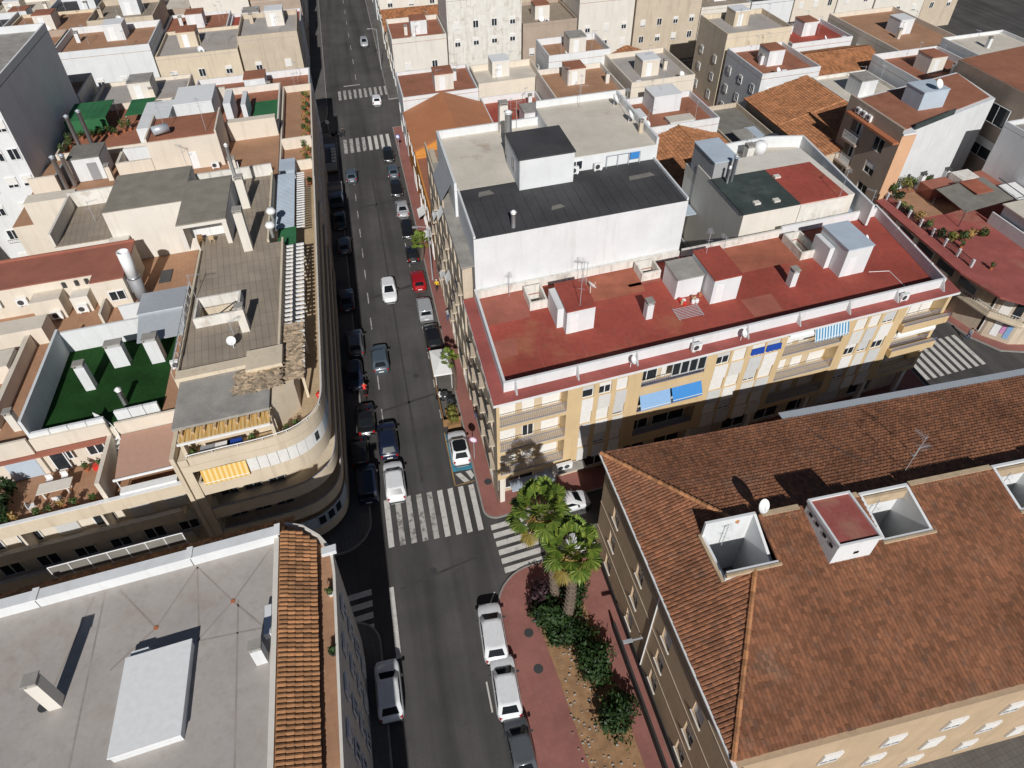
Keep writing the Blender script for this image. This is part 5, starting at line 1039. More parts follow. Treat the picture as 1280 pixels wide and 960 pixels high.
# trucks in the shade
def truck(p, rz, label, L=7.0, W=2.2, boxh=1.0, load='planks', cab='paint_grey'):
    p = Vector(p); o = thing('truck', label, 'truck', p, rz, 'trucks in the shade')
    a = lambda n_, m, mt: child(n_, m.mesh(n_, mt), o, (0, 0, 0), 0, False)
    h = L / 2
    a('chassis', MB().box(-.4, .4, -h, h - .3, .45, .7), 'dark_metal')
    m = MB(); yc = h - 1.7; prof = [(h, .55), (h, 1.15), (h - .28, 1.95), (h - .5, 2.12), (yc, 2.15), (yc, .55)]
    for x0, x1 in ((-W / 2, W / 2),):
        vs = [(x0, y, z) for y, z in prof] + [(x1, y, z) for y, z in prof]; k = len(prof); m.add(vs, [tuple(range(k)), tuple(reversed(range(k, 2 * k)))] + [(i, k + i, k + (i + 1) % k, (i + 1) % k) for i in range(k)])
    cb = a('cab', m, cab); c2 = lambda n_, m, mt: child(n_, m.mesh(n_, mt), cb, (0, 0, 0), 0, False)
    mm = MB().quad((-W * .43, h + .005, 1.2), (W * .43, h + .005, 1.2), (W * .42, h - .26, 1.93), (-W * .42, h - .26, 1.93)); c2('windshield', mm, 'car_glass')
    a('bed', MB().box(-W / 2, W / 2, -h, yc - .1, .75, .92), 'wood' if load == 'planks' else 'dark_metal')
    m = MB()
    for x in (-W / 2, W / 2 - .06): m.box(x, x + .06, -h + .06, yc - .16, .92, .92 + boxh)
    m.box(-W / 2, W / 2, -h, -h + .06, .92, .92 + boxh); m.box(-W / 2, W / 2, yc - .16, yc - .1, .92, .92 + boxh); a('side_boards', m, 'galvanised' if load == 'planks' else 'grey_metal')
    for x in (-1, 1):
        for y in (h - 1.0, -h + 1.3): w_ = child('wheel', cached('twheel', lambda: MB().tube((-.14, 0, 0), (.14, 0, 0), .45, n=16).mesh('wheel', 'rubber')), o, (x * (W / 2 - .18), y, .45), 0, False); child('rim', cached('trim', lambda: MB().tube((-.15, 0, 0), (.15, 0, 0), .26, n=12).mesh('rim', 'alloy')), w_, (0, 0, 0), 0, False)
    if load == 'planks':
        for i in range(9): a('plank', MB().box(W / 2 - .62, W / 2 - .04, -h + .2 + .55 * i, -h + .68 + .55 * i, .93 + boxh, 1.03 + boxh), 'pale_wood' if i % 2 else 'white_paint')
        a('load', MB().box(-W / 2 + .1, W / 2 - .7, -h + .3, yc - .5, .93, .85 + boxh), 'dark_metal')
    else:
        for i in range(7): a('pallet', MB().box(-W / 2 + .15, W / 2 - .1, -h + .2 + .6 * i, -h + .6 + .6 * i, .93, 1.05 + boxh * rnd.uniform(.4, .9)), 'pale_wood' if i % 3 else 'grey_metal')
    return o
q = at(411, 198, 1.2); truck((q.x, q.y, 0), AWAY, 'dark truck carrying pale planks along its side, near the far crosswalk', 7.4, 2.3, 1.2)
q = at(420, 244, 1.0); truck((q.x, q.y, 0), TOWARD, 'small flatbed truck with stacked pallets behind the plank truck', 5.6, 2.1, 0.8, 'pallets', 'paint_slate')
# motorcycles
def moto(p, rz, label, paint='red_plastic', group='motorcycles'):
    o = thing('motorcycle', label, 'motorcycle', p, rz, group); a = lambda n_, m, mt: child(n_, m.mesh(n_, mt), o, (0, 0, 0), 0, False)
    for y in (-.62, .66): a('wheel', MB().tube((-.06, y, .30), (.06, y, .30), .30, n=14), 'rubber')
    a('body', MB().box(-.16, .16, -.55, .25, .45, .75).box(-.10, .10, .2, .6, .40, .62), paint); a('seat', MB().box(-.15, .15, -.75, .05, .75, .86), 'rubber')
    a('fork', MB().tube((0, .66, .3), (0, .46, 1.0), .04, n=6), 'alloy'); a('handlebar', MB().tube((-.36, .40, 1.02), (.36, .40, 1.02), .025, n=6), 'dark_metal'); a('fairing', MB().box(-.2, .2, .44, .62, .6, 1.05), paint)
    return o
moto(cpos(421, 168, .4), AWAY + R(70), 'motorbike on the left end of the far crosswalk', 'dark_metal')
moto(cpos(456.5, 490, .5), AWAY, 'red motorcycle stopped at the shade edge', 'red_plastic')
moto(cpos(560, 499, .5), AWAY + R(60), 'black and white motorcycle parked by the yellow green hedge box', 'dark_metal'); moto(cpos(556, 496, .5), AWAY + R(75), 'white scooter beside the black motorcycle', 'white_paint')
# ------------------------------------------------------------------ people
def person(p, rz, label, shirt, trousers, pose='walk', hair='hair', h=1.7):
    o = thing('person', label, 'person', p, rz, 'people in the street'); k = h / 1.7; V = lambda x, y, z: Vector((x, y, z)) * k
    st = .22 if pose == 'walk' else .05; sit = pose == 'ride'
    hip = V(0, 0, .92 if not sit else .98)
    nodes = [(hip, .135), (V(0, .02, 1.10 if not sit else 1.15), .125), (V(0, .04 if not sit else .14, 1.34), .150), (V(0, .05 if not sit else .2, 1.46), .06), (V(0, .06 if not sit else .24, 1.54), .095), (V(0, .07 if not sit else .26, 1.64), .085)]; ed = [(0, 1), (1, 2), (2, 3), (3, 4), (4, 5)]
    for s in (-1, 1):
        b = len(nodes); f = st * s
        if sit: L_ = [(V(.10 * s, .02, .92), .10), (V(.22 * s, .42, .72), .07), (V(.22 * s, .22, .36), .055), (V(.22 * s, .40, .30), .045)]
        else: L_ = [(V(.09 * s, 0, .86), .095), (V(.10 * s, f * .7 + .03, .48), .068), (V(.10 * s, f - .05, .10), .05), (V(.10 * s, f + .12, .05), .04)]
        nodes += L_; ed += [(0, b), (b, b + 1), (b + 1, b + 2), (b + 2, b + 3)]
        b = len(nodes); sh = V(.19 * s, .04 if not sit else .16, 1.38); ar = [(sh, .06), (V(.24 * s, (.02 - f * .5) if not sit else .34, 1.12), .045), (V(.24 * s, (.10 - f * .9) if not sit else .52, .88 if not sit else 1.04), .036), (V(.24 * s, (.13 - f) if not sit else .58, .78 if not sit else 1.04), .032)]
        nodes += ar; ed += [(2, b), (b, b + 1), (b + 1, b + 2), (b + 2, b + 3)]
    me = bpy.data.meshes.new('body'); me.from_pydata([n[0] for n in nodes], ed, []); b = child('body', me, o, (0, 0, 0), 0, False)
    md = b.modifiers.new('skin', 'SKIN'); md.use_smooth_shade = True
    for v, n in zip(me.skin_vertices[0].data, nodes): v.radius = (n[1] * k, n[1] * k * (.8 if n[1] > .12 else 1))
    me.skin_vertices[0].data[0].use_root = True; b.modifiers.new('sub', 'SUBSURF').levels = 1; b.modifiers['sub'].render_levels = 2
    # clothes and skin by height on the one continuous body
    nm = 'clothes_' + shirt + '_' + trousers
    if nm not in MATS:
        m, t, bs, g = base(nm); tc = nn(t, 'ShaderNodeTexCoord'); sx = nn(t, 'ShaderNodeSeparateXYZ'); t.links.new(tc.outputs['Object'], sx.inputs[0])
        col = lambda x: tuple(MATS[x].node_tree.nodes['Mix'].inputs[6].default_value)[:3]
        r = ramp(t, sx.outputs[2], [(0.0, (0.02, 0.02, 0.02)), (0.08, col(trousers)), (0.95, col(shirt)), (1.45, col('skin'))]); cr = r.node.color_ramp; cr.interpolation = 'CONSTANT'
        dv = nn(t, 'ShaderNodeMath', operation='DIVIDE'); t.links.new(sx.outputs[2], dv.inputs[0]); dv.inputs[1].default_value = 2.0 ; t.links.new(dv.outputs[0], r.node.inputs[0])
        for e, q in zip(cr.elements, (0.0, 0.05, 0.475, 0.725)): e.position = q
        t.links.new(r, bs.inputs['Base Color']); bs.inputs['Roughness'].default_value = 0.8
    me.materials.append(MATS[nm]); hy = .07 if not sit else .26
    child('hair' if hair == 'hair' else 'hat', MB().lathe(V(0, hy - .02, 1.60), [(.09 * k, 0), (.105 * k, .05 * k), (.09 * k, .11 * k), (.04 * k, .145 * k)], 12).mesh('hair' if hair == 'hair' else 'hat', hair, smooth=True), o, (0, 0, 0), 0, False)
    return o
def ppos(u, v, z, base_=0.12): q = at(u, v, z); return (q.x, q.y, base_)
person(ppos(546, 357, .9), TOWARD, 'person in yellow top walking on the red pavement by the red car', 'yellow_cloth', 'dark_cloth', 'walk', 'white_cloth')
person(ppos(560, 394, .9), AWAY, 'person in grey top walking on the red pavement by the silver van', 'grey_shirt', 'denim')
person(ppos(596, 517, .9), TOWARD, 'person in dark clothes standing by the ochre facade', 'dark_cloth', 'denim', 'stand')
person(ppos(428, 165, .9, 0), R(-70), 'person in dark clothes crossing at the far crosswalk', 'dark_cloth', 'dark_cloth')
person((*cpos(456.5, 490, .5)[:2], 0.0), AWAY, 'person in red top riding the red motorcycle', 'red_plastic', 'dark_cloth', 'ride', 'dark_cloth')
person(ppos(1212, 418, .9), R(120), 'person in grey walking on the far right corner pavement', 'grey_shirt', 'denim')
# ------------------------------------------------------------------ street furniture
cf = thing('cafe_deck', 'wooden fenced cafe deck on the parking lane', 'deck', G(-2.1, 15, 0))
sbox(cf, 'deck_floor', 'grey_paving', -3.0, -1.25, 11.2, 20.6, 0.005, 0.13)
for i in range(12):
    sbox(cf, 'fence_board', 'wood', -3.12, -3.02, 11.2 + 0.78 * i, 11.93 + 0.78 * i, 0.0, 0.95)
for t in (11.15, 20.62): sbox(cf, 'fence_end', 'wood', -3.1, -1.3, t - 0.04, t + 0.04, 0.0, 0.95)
ca = thing('canopy', 'square white cafe canopy over the wooden deck', 'canopy', G(-2.2, 17.8, 0.13))
c0 = [G(-3.2, 16.2, 2.45), G(-1.2, 16.0, 2.45), G(-1.15, 19.8, 2.55), G(-3.15, 20.0, 2.55)]; ap = G(-2.2, 18.0, 2.75); m = MB()
for a, b in zip(c0, c0[1:] + c0[:1]): m.quad(a, b, ap); m.quad(a, ap - Vector((0, 0, .02)), b); m.quad(a, a - Vector((0, 0, .2)), b - Vector((0, 0, .2)), b)
m.build('cloth', 'white_cloth', ca)
for s, t in ((-3.0, 16.4), (-1.4, 16.2), (-1.35, 19.6), (-2.95, 19.8)): MB().tube(G(s, t, 0.13), G(s, t, 2.5), 0.035, n=6).build('post', 'rail_white', ca)
hg = thing('planter', 'long planter box with yellow green hedge at the cafe deck end', 'planter', G(-2.0, 11.7, 0.12))
MB().sbox(-2.7, -1.4, 10.6, 12.9, 0.005, 0.55).build('box', 'wood', hg); m = MB()
for i in range(3): leaf_blob(m, G(-2.05, 11.05 + 0.7 * i, 0.95), 0.62, 0.5, 0.5, 260, 0.12)
m.build('hedge', 'hedge_leaf', hg)
shrub(G(-2.2, 20.9, 0.12), 0.8, 0.45, 1.0, 'small yellow green bush between the black car and the white canopy', 240, 0.12, 'hedge_leaf')
for i, (s, t) in enumerate(((-2.4, 14.9), (-2.0, 13.6))):
    tb_ = thing('cafe_table', ['small round dark table nearer the white canopy', 'small round dark table nearer the motorcycles'][i], 'table', G(s, t, 0.13), 0, 'cafe tables'); q = G(s, t, 0.13)
    MB().lathe(q + Vector((0, 0, .7)), [(.36, 0), (.36, .04)], 16).build('table_top', 'dark_metal', tb_); MB().tube(q, q + Vector((0, 0, .7)), .04, n=6).build('leg', 'dark_metal', tb_)
palm(at(527, 325, 0.12), at(525, 303, 2.9), 'small young palm standing on the pavement by the black parked car', 14, 1.5, 0.12, 'street palms', 0)
palm(G(-1.2, 15.7, 0.12), G(-1.5, 16.0, 4.3), 'small slender palm rising beside the white cafe canopy', 12, 1.25, 0.10, 'street palms', 0)
def sign(p, h, label, face='pink_sign', r=0.32, rz=0.0, back=False):
    p = Vector(p); o = thing('road_sign', label, 'road sign', p, 0); MB().tube(p, p + Vector((0, 0, h)), .035, n=8).build('pole', 'galvanised', o); d = Vector((math.sin(rz), -math.cos(rz), 0)) * .05
    MB().tube(p + Vector((0, 0, h - r)) + d * .8, p + Vector((0, 0, h - r)) + d * 1.4, r, n=18).build('sign_plate', face, o); MB().tube(p + Vector((0, 0, h - r)) + d * 1.4, p + Vector((0, 0, h - r)) + d * 1.6, r * .72, n=18).build('sign_face', 'white_paint', o); return o
sign(G(-0.85, 6.2, 0.12), 3.0, 'round pink edged sign on a pole beside the blue parking bay', 'pink_sign', .36, R(-13)); sign(G(-1.0, 73.5, 0.12), 2.8, 'blue sign on a pole at the far crosswalk, right side', 'blue_sign', .36, R(-13)); sign(G(-12.0, 82.5, 0.12), 3.0, 'pale sign on a pole at the far crosswalk, left side', 'white_paint', .36, R(-13))
def lamp_post(p, rz, label, h=7.5):
    p = Vector(p); o = thing('street_lamp', label, 'street lamp', p, 0, 'street lamps'); d = Vector((math.cos(rz), math.sin(rz), 0))
    MB().tube(p, p + Vector((0, 0, h)), .09, .05, n=8).build('pole', 'galvanised', o); MB().tube(p + Vector((0, 0, h)), p + Vector((0, 0, h + .2)) + d * 1.3, .035, n=6).build('arm', 'galvanised', o)
    q = p + Vector((0, 0, h + .16)) + d * 1.5; MB().box(q.x - .3, q.x + .3, q.y - .14, q.y + .14, q.z - .06, q.z + .08).build('lamp_head', 'grey_metal', o); return o
for t, lab in ((36, 'tall street lamp on the right pavement by the low orange house'), (112, 'tall street lamp far up the street on the right')): lamp_post(G(-0.7, t, 0.12), R(190), lab)
# ------------------------------------------------------------------ the planted island
bed = structure(MB().spoly([(1.15, -8.3), (2.6, -7.9), (4.6, -9.0), (5.2, -13.5), (5.4, -24), (1.9, -24), (1.3, -15), (0.9, -11)], 0.124, 0.16), 'planting_bed', 'soil')
shrub(G(1.6, -9.5, 0.15), 1.35, 1.15, 1.9, 'dark purple leaved bush at the top of the palm island', 1000, 0.20, 'purple_leaf', lumps=6)
for s_, t_, rx, ry, h, n, lab in ((1.7, -11.2, 1.5, 1.6, 1.7, 1700, 'large dark green bush left of the palm trunks'), (4.1, -10.2, 1.15, 1.7, 1.7, 1300, 'dark green bush between the right palm trunk and the pavement'), (3.0, -13.2, 1.6, 1.1, 1.4, 1400, 'low dark green bush in front of the palm trunks'), (1.9, -13.0, 1.1, 1.0, 1.2, 900, 'low green bush at the kerb side below the left palm'), (4.2, -15.6, 1.35, 2.1, 1.8, 2000, 'tall dark green hedge mass on the right of the island'), (4.4, -19.8, 1.25, 1.8, 1.6, 1300, 'dark green hedge at the lower end of the island')):
    shrub(G(s_, t_, 0.15), rx * 1.3, ry * 1.3, h * 1.1, lab, int(n * 1.3), 0.17, lumps=8)
k = MB()
for i in range(160):
    q = G(rnd.uniform(1.3, 4.8), rnd.uniform(-23, -9), 0.16); r_ = rnd.uniform(0.03, 0.11); k.lathe(q, [(r_ * .7, 0), (r_, r_ * .4), (r_ * .4, r_ * .9)], 6)
tag(k.build('gravel', 'concrete'), 'scattered small stones on the bare soil of the palm island', 'gravel', None, 'stuff')
palm(at(694, 750, 0.15), at(674, 641, 11.0), 'tall fan palm with crown over the crosswalk, left of the pair', 30, 2.5, 0.28, 'tall fan palms', 12)
palm(at(708, 775, 0.15), at(713, 689, 9.4), 'tall fan palm with crown by the tan wall, right of the pair', 30, 2.5, 0.31, 'tall fan palms', 14)
# ------------------------------------------------------------------ beige corner building with the rounded balconies
lc = thing('corner_building', 'beige corner building with rounded balcony bands and brown paved roof, left of the street', 'building', G(-17, 17, 0))
OUT = [(-21.9, 1.35), (-19.4, 1.38), (-17.5, 1.36), (-16.1, 1.45), (-15.0, 1.62), (-14.2, 1.98), (-13.55, 2.48), (-13.0, 3.2), (-12.72, 4.1), (-12.6, 5.2), (-12.6, 7.0), (-12.6, 40.0)]
INN = [(-22.6, 3.3), (-17.2, 3.35), (-16.0, 3.6), (-15.2, 4.2), (-14.75, 5.0), (-14.6, 6.0), (-14.6, 7.4), (-14.6, 40.0)]
def chaikin(P, n=2):
    for _ in range(n): P = [P[0]] + [((1 - f) * a[0] + f * b[0], (1 - f) * a[1] + f * b[1]) for a, b in zip(P, P[1:]) for f in (0.25, 0.75)] + [P[-1]]
    return P
OUT = OUT[:1] + chaikin(OUT[1:11]) + OUT[11:]; INN = INN[:1] + chaikin(INN[1:7]) + INN[7:]
def xy(st): return [tuple(G(*p)[:2]) for p in st]
spoly(lc, 'wall', 'beige_wall', INN + [(-22.6, 40.0)], 0, 12.7)
def rail_run(parent, z, drop, r, material, step):
    rr = MB(); P = [G(*p, z) for p in OUT]; acc = 0.0
    for a, b in zip(P, P[1:]):
        rr.tube(a, b, r, n=6); l = (b - a).length
        while acc < l: q = a.lerp(b, acc / l); rr.tube(q - Vector((0, 0, drop)), q, r * 0.75, n=4); acc += step
        acc -= l
    return rr.build('handrail', material, parent)
for z0, z1 in ((9.65, 11.0), (6.75, 7.9), (4.0, 5.15), (0.9, 2.0)):      # stacked rounded balcony bands
    spoly(lc, 'balcony_slab', 'beige_wall', OUT + INN[::-1], z0, z0 + 0.22)
    o = MB().strip(xy(OUT), 0.16, z0 + 0.22, z1).build('balustrade', 'beige_wall', lc)
    if z1 < 9 and z1 > 3: rail_run(o, z1 + 0.2, 0.2, 0.03, 'rail_blue', 1.5)
    sbox(lc, 'balcony_end', 'beige_wall', -21.98, -21.8, 1.5, 2.6, z0 + 0.22, z1)
spoly(lc, 'balcony_slab', 'beige_wall', OUT + [(-22.6, 40.0), (-22.6, 1.4)], 12.3, 12.96); spoly(lc, 'terrace', 'beige_terrace', OUT + [(-22.6, 40.0), (-22.6, 1.4)], 12.96, 13.0)
o = MB().strip(xy(OUT), 0.18, 13.0, 13.75).build('parapet', 'beige_wall', lc); rail_run(o, 14.05, 0.3, 0.04, 'rail_white', 1.7)
sbox(lc, 'party_wall', 'beige_wall', -22.9, -22.62, 1.2, 8.0, 0.0, 14.2); sbox(lc, 'party_wall', 'beige_wall', -22.6, -22.0, 1.4, 2.58, 0.0, 13.6)
def along(st, d0, d1):                                                    # polyline piece of an outline between two arc lengths
    P = [Vector(q) for q in xy(st)]; out = []; acc = 0
    for a, b in zip(P, P[1:]):
        l = (b - a).length
        for d in (d0, d1):
            if acc <= d < acc + l: out.append((d, a.lerp(b, (d - acc) / l)))
        if d0 < acc < d1: out.append((acc, a))
        acc += l
    out.sort(key=lambda q: q[0]); return [tuple(q[1]) for q in out]
def off(pts, k): a, b = Vector(pts[0]), Vector(pts[-1]); n = Vector(((b - a).y, -(b - a).x)).normalized() * k; return [tuple(Vector(p) + n) for p in pts]
for i in range(13):                                                       # white shutter screens round the top storey
    pts = along(OUT, 3.55 + 0.72 * i, 3.55 + 0.72 * (i + 1) - 0.03)
    if i == 7:
        o = MB().strip(pts, 0.05, 11.0, 12.29).build('balcony_window', 'white_paint', lc); MB().strip(off(along(OUT, 3.7 + 0.72 * i, 4.1 + 0.72 * i), 0.02), 0.05, 11.25, 12.1).build('pane', 'glass', o); continue
    sc_ = MB()
    for j in range(9): sc_.strip(pts, 0.035 + 0.004 * (j % 2), 11.0 + 0.143 * j, 11.0 + 0.143 * (j + 1) - 0.01)
    sc_.build('shutter', 'shutter_white' if i < 9 else 'bluish_roof', lc)
awning(lc, 'S', 1.36, -21.5, -18.4, 12.25, 1.15, 0.22, 'yellow_awning')
for z in (9.9, 7.0, 4.2):                                                 # glazed doors at the back of the balconies
    for q in (-21.6, -19.8, -18.0): window(lc, 'S', 3.3, q, q + 1.3, z + 0.05, z + 2.1, 0.04, 0.3, frame='grey_metal', shm='shutter_grey')
    for t in range(8, 39, 3): window(lc, 'E', -14.6, t, t + 1.4, z + 0.05, z + 2.1, 0.04, rnd.choice([0, 0.4, 0.9]))
for i in range(7):                                                        # glazed band low on the curve
    pts = along(OUT, 5.1 + 0.88 * i, 5.1 + 0.88 * (i + 1) - 0.04); o = MB().strip(pts, 0.06, 2.0, 3.4).build('corner_window', 'bluish_roof', lc)
    if i in (2, 3, 4): MB().strip(off(along(OUT, 5.22 + 0.88 * i, 5.1 + 0.88 * (i + 1) - 0.16), 0.03), 0.06, 2.25, 3.2).build('pane', 'glass', o)
# attic storey and its roofs
holed(lc, 'attic_wall', 'beige_wall', -22.6, -15.2, 7.7, 24.0, 13.0, 15.9, [(-21.6, -18.5, 13.2, 15.7)]); holed(lc, 'roof', 'paver_roof', -22.58, -15.22, 7.72, 24.0, 15.9, 16.0, [(-21.6, -18.5, 13.2, 15.7)]); sbox(lc, 'attic_wall', 'beige_wall', -22.6, -16.5, 24.0, 38.0, 13.0, 15.9); sbox(lc, 'roof', 'paver_roof', -22.58, -16.52, 24.0, 37.98, 15.9, 16.0); sbox(lc, 'parapet', 'old_white', -22.6, -16.5, 37.75, 38.0, 16.0, 17.2); sbox(lc, 'parapet', 'beige_wall', -16.68, -16.5, 24.2, 37.74, 16.0, 16.3)
parapet(lc, -22.6, -15.2, 7.7, 24.2, 16.0, 0.3, 0.18, 'beige_wall', 'SWE'); parapet(lc, -21.78, -18.32, 13.02, 15.88, 16.0, 0.9, 0.17, 'old_white', name='well_wall')
sbox(lc, 'canopy_slab', 'concrete', -22.3, -15.9, 2.2, 6.95, 15.75, 15.98); sbox(lc, 'attic_wall', 'beige_wall', -22.2, -15.95, 3.0, 7.68, 13.0, 15.75); spoly(lc, 'attic_wall', 'beige_wall', [(-15.9, 2.9), (-14.3, 4.6), (-14.35, 7.6), (-15.9, 7.6)], 13.0, 15.6); sbox(lc, 'beam', 'beige_wall', -22.55, -15.25, 6.95, 7.69, 15.2, 16.3); sbox(lc, 'beam', 'beige_wall', -17.6, -15.0, 6.2, 8.4, 16.01, 16.4)
railing(lc, 'W', -22.55, 8.2, 17.0, 16.3, 0.9, 1.1, 'grey_metal', 0)
# striped pergola on the south front
for i in range(14): sbox(lc, 'pergola_slat', 'gold_awning', -21.9 + 0.43 * i, -21.5 + 0.43 * i, 1.2, 2.4, 15.45, 15.52)
for i in range(9): s = -21.7 + 0.72 * i; sbox(lc, 'corbel', 'pale_wood', s - 0.07, s + 0.07, 1.75, 2.19, 15.53, 15.76)
sbox(lc, 'pergola_beam', 'rail_white', -22.0, -15.9, 1.1, 1.2, 15.32, 15.5)
for s in (-21.9, -15.95): sbox(lc, 'pergola_post', 'beige_wall', s - 0.12, s + 0.12, 1.55, 2.2, 13.0, 15.44)
# reed screens on the corner
m = MB()
for i in range(420):
    s, t = rnd.uniform(-18.3, -15.2), rnd.uniform(4.2, 6.6); q = G(s, t, 16.02 + rnd.uniform(0, 0.12)); a = rnd.uniform(-1.2, 1.2); l = rnd.uniform(0.15, 0.42); d = Vector((math.cos(a), math.sin(a), rnd.uniform(-.05, .05))) * l; e = Vector((-d.y, d.x, 0)).normalized() * 0.085; m.add([q - d - e, q + d - e, q + d + e, q - d + e], [(0, 1, 2, 3)])
for i in range(620):
    s, t = rnd.uniform(-15.1, -13.7), rnd.uniform(5.0, 11.6); q = G(s, t, 15.62 + rnd.uniform(0, 0.1)); a = rnd.uniform(-1.0, 1.0); l = rnd.uniform(0.12, 0.32); d = Vector((math.cos(a), math.sin(a), rnd.uniform(-.05, .05))) * l; e = Vector((-d.y, d.x, 0)).normalized() * 0.085; m.add([q - d - e, q + d - e, q + d + e, q - d + e], [(0, 1, 2, 3)])
tag(m.build('reed_cover', 'reed', lc), kind='stuff')
# white beams over the street side terrace
for i in range(30):
    t = 5.6 + 0.62 * i
    sbox(lc, 'pergola_beam', 'rail_white', -15.15, -14.45, t, t + 0.2, 15.45, 15.6); sbox(lc, 'pergola_beam', 'rail_white', -14.2, -13.5, t + 0.05, t + 0.25, 15.45, 15.6)
sbox(lc, 'pergola_board', 'dark_metal', -14.45, -14.2, 5.4, 24.0, 15.45, 15.58)
for s in (-13.75, -14.6): sbox(lc, 'pergola_rail', 'pale_wood', s - 0.07, s + 0.07, 5.2, 24.0, 15.3, 15.44)
for t in (5.6, 10.8, 16.0, 21.2, 23.6): sbox(lc, 'pergola_post', 'beige_wall', -13.85, -13.65, t, t + 0.2, 13.0, 15.3)
for t0, mt, t1 in ((28.0, 'bluish_roof', 39.6),):
    m = MB(); n = 40; P = [(-16.4 + 1.75 * 0, 0)]
    for i in range(n):
        a, b = t0 + (t1 - t0) * i / n, t0 + (t1 - t0) * (i + 0.62) / n; m.sbox(-16.4, -14.5, a, b, 15.0, 15.09)
    m.sbox(-16.4, -14.5, t0, t1, 14.93, 14.999); tag(m.build('corrugated_roof', mt, lc), kind='stuff')
m = MB().sbox(-16.0, -14.3, 24.2, 27.9, 15.02, 15.1); m.build('green_roof', 'green_fabric', lc)
for i in range(24): sbox(lc, 'railing_bar', 'rail_white', -14.3, -13.5, 27.9 + 0.5 * i, 28.05 + 0.5 * i, 14.9, 15.0)
# chimneys and vents on the paved roof
chimney(lc, -18.3, 23.6, 16.0, 3.8, 0.75, 0.75, 'pale_wall'); chimney(lc, -17.9, 11.6, 16.0, 2.1, 0.6, 0.6, 'pale_wall'); chimney(lc, -18.9, 31.6, 16.0, 3.0, 0.75, 0.7, 'pale_wall')
round_chimney(lc, G(-19.2, 31.9, 19.3), 2.8, 0.16, 'white_paint')
for t in (25.0, 27.6): m = MB(); m.lathe(G(-16.2, t, 16.0), [(0.18, 0), (0.18, 1.0), (0.42, 1.05), (0.45, 1.3), (0.25, 1.55)], 14); m.build('vent_cowl', 'white_paint', lc, True)
antenna(lc, G(-18.6, 10.4, 16), 2.0, 1.0); dish(lc, G(-18.7, 9.6, 16.0), 0.35, 0.3); pipe(lc, [G(-18.8, 15.2, 16.4), G(-19.9, 13.6, 16.6)], 0.05, 'dark_metal'); antenna(lc, G(-22.2, 17.2, 16), 2.4, 0.3)
# penthouse with open porch
o = box_room(lc, -23.9, -19.8, 27.2, 33.4, 16.0, 2.5, 'white_wall', 'brown_concrete', 0.05, 'penthouse')
for s in (-23.8, -20.1): sbox(o, 'porch_pier', 'pale_wall', s - 0.1, s + 0.3, 25.2, 27.2, 16.0, 18.5)
MB().sbox(-23.95, -19.75, 25.1, 27.14, 18.5, 18.62).build('porch_roof', 'brown_concrete', o); MB().sbox(-23.95, -19.75, 25.1, 25.3, 18.2, 18.5).build('lintel', 'pale_wall', o)
for s in (-22.4, -21.2): put('door', cached(('door', 1.1, 2.1, 'white_paint'), lambda: MB().box(-0.55, 0.55, -0.04, 0.02, 0, 2.1).mesh('door', 'white_paint')), o, 'S', 27.2, s, 16.02, 0.0)
def chair(p, rz, material, label, group, s=1.0):
    o = thing('chair', label, 'chair', p, rz, group); a = lambda n_, m: child(n_, m.mesh(n_, material), o, (0, 0, 0), 0, False)
    a('seat', MB().box(-.22, .22, -.22, .22, .42, .46)); a('backrest', MB().box(-.22, .22, .19, .23, .46, .86))
    for x in (-.19, .19):
        for y in (-.19, .19): a('leg', MB().box(x - .02, x + .02, y - .02, y + .02, 0, .42))
    return o
chair(G(-22.6, 25.9, 16.0), 0.3, 'wood', 'wooden chair in the penthouse porch', 'porch chairs'); chair(G(-21.6, 25.8, 16.0), 3.4, 'pale_wood', 'pale wooden chair right of the penthouse porch', 'porch chairs')
# things on the south terrace
for i, (s, mt) in enumerate(((-20.6, 'grey_cloth'), (-19.6, 'white_cloth'), (-18.8, 'navy_cloth'))):
    m = MB().sbox(s - 0.5, s + 0.5, 1.75, 2.25, 13.0, 13.75); single(m, 'storage_box', mt, ['grey', 'white', 'dark blue'][i] + ' box on the rounded terrace behind the white rail', 'box', 'boxes on the rounded terrace')
for i, (s, t) in enumerate(((-17.6, 2.1), (-15.2, 2.2), (-14.6, 2.6), (-21.6, 2.0))): potted(G(s, t, 13.0), 0.7, ['small potted plant in the middle of the rounded corner terrace', 'small potted plant near the curve of the rounded terrace', 'potted plant right at the curve of the rounded terrace', 'small potted plant at the left end of the rounded terrace'][i], group='plants on the rounded terrace')
q = G(-12.95, 5.4, 13.0); m = MB(); m.lathe(q, [(0.18, 0), (0.22, 0.32), (0.14, 0.4)], 12); single(m, 'flower_pot', 'red_plastic', 'round red pot at the curve of the corner terrace', 'pot')

# ------------------------------------------------------------------ house with the green turf roof
tg = thing('building', 'building with dark green artificial turf roof inside white walls', 'building', G(-29, 11, 0))
sbox(tg, 'wall', 'cream_wall', -33.2, -23.0, 7.2, 20.0, 0, 12.9); sbox(tg, 'roof', 'turf', -33.0, -24.6, 7.4, 17.4, 12.9, 13.0)
sbox(tg, 'boundary_wall', 'white_wall', -33.2, -33.0, 7.2, 17.6, 12.9, 15.3); sbox(tg, 'boundary_wall', 'white_wall', -33.0, -24.6, 17.4, 17.6, 12.9, 15.0)
for i in range(4): sbox(tg, 'coping_panel', 'white_wall', -33.0 + 1.2 * i, -31.84 + 1.2 * i, 7.2, 7.4, 13.0, 14.0)
for i in range(3): sbox(tg, 'coping_panel', 'white_wall', -27.6 + 1.0 * i, -26.64 + 1.0 * i, 7.6, 7.8, 13.0, 14.0)
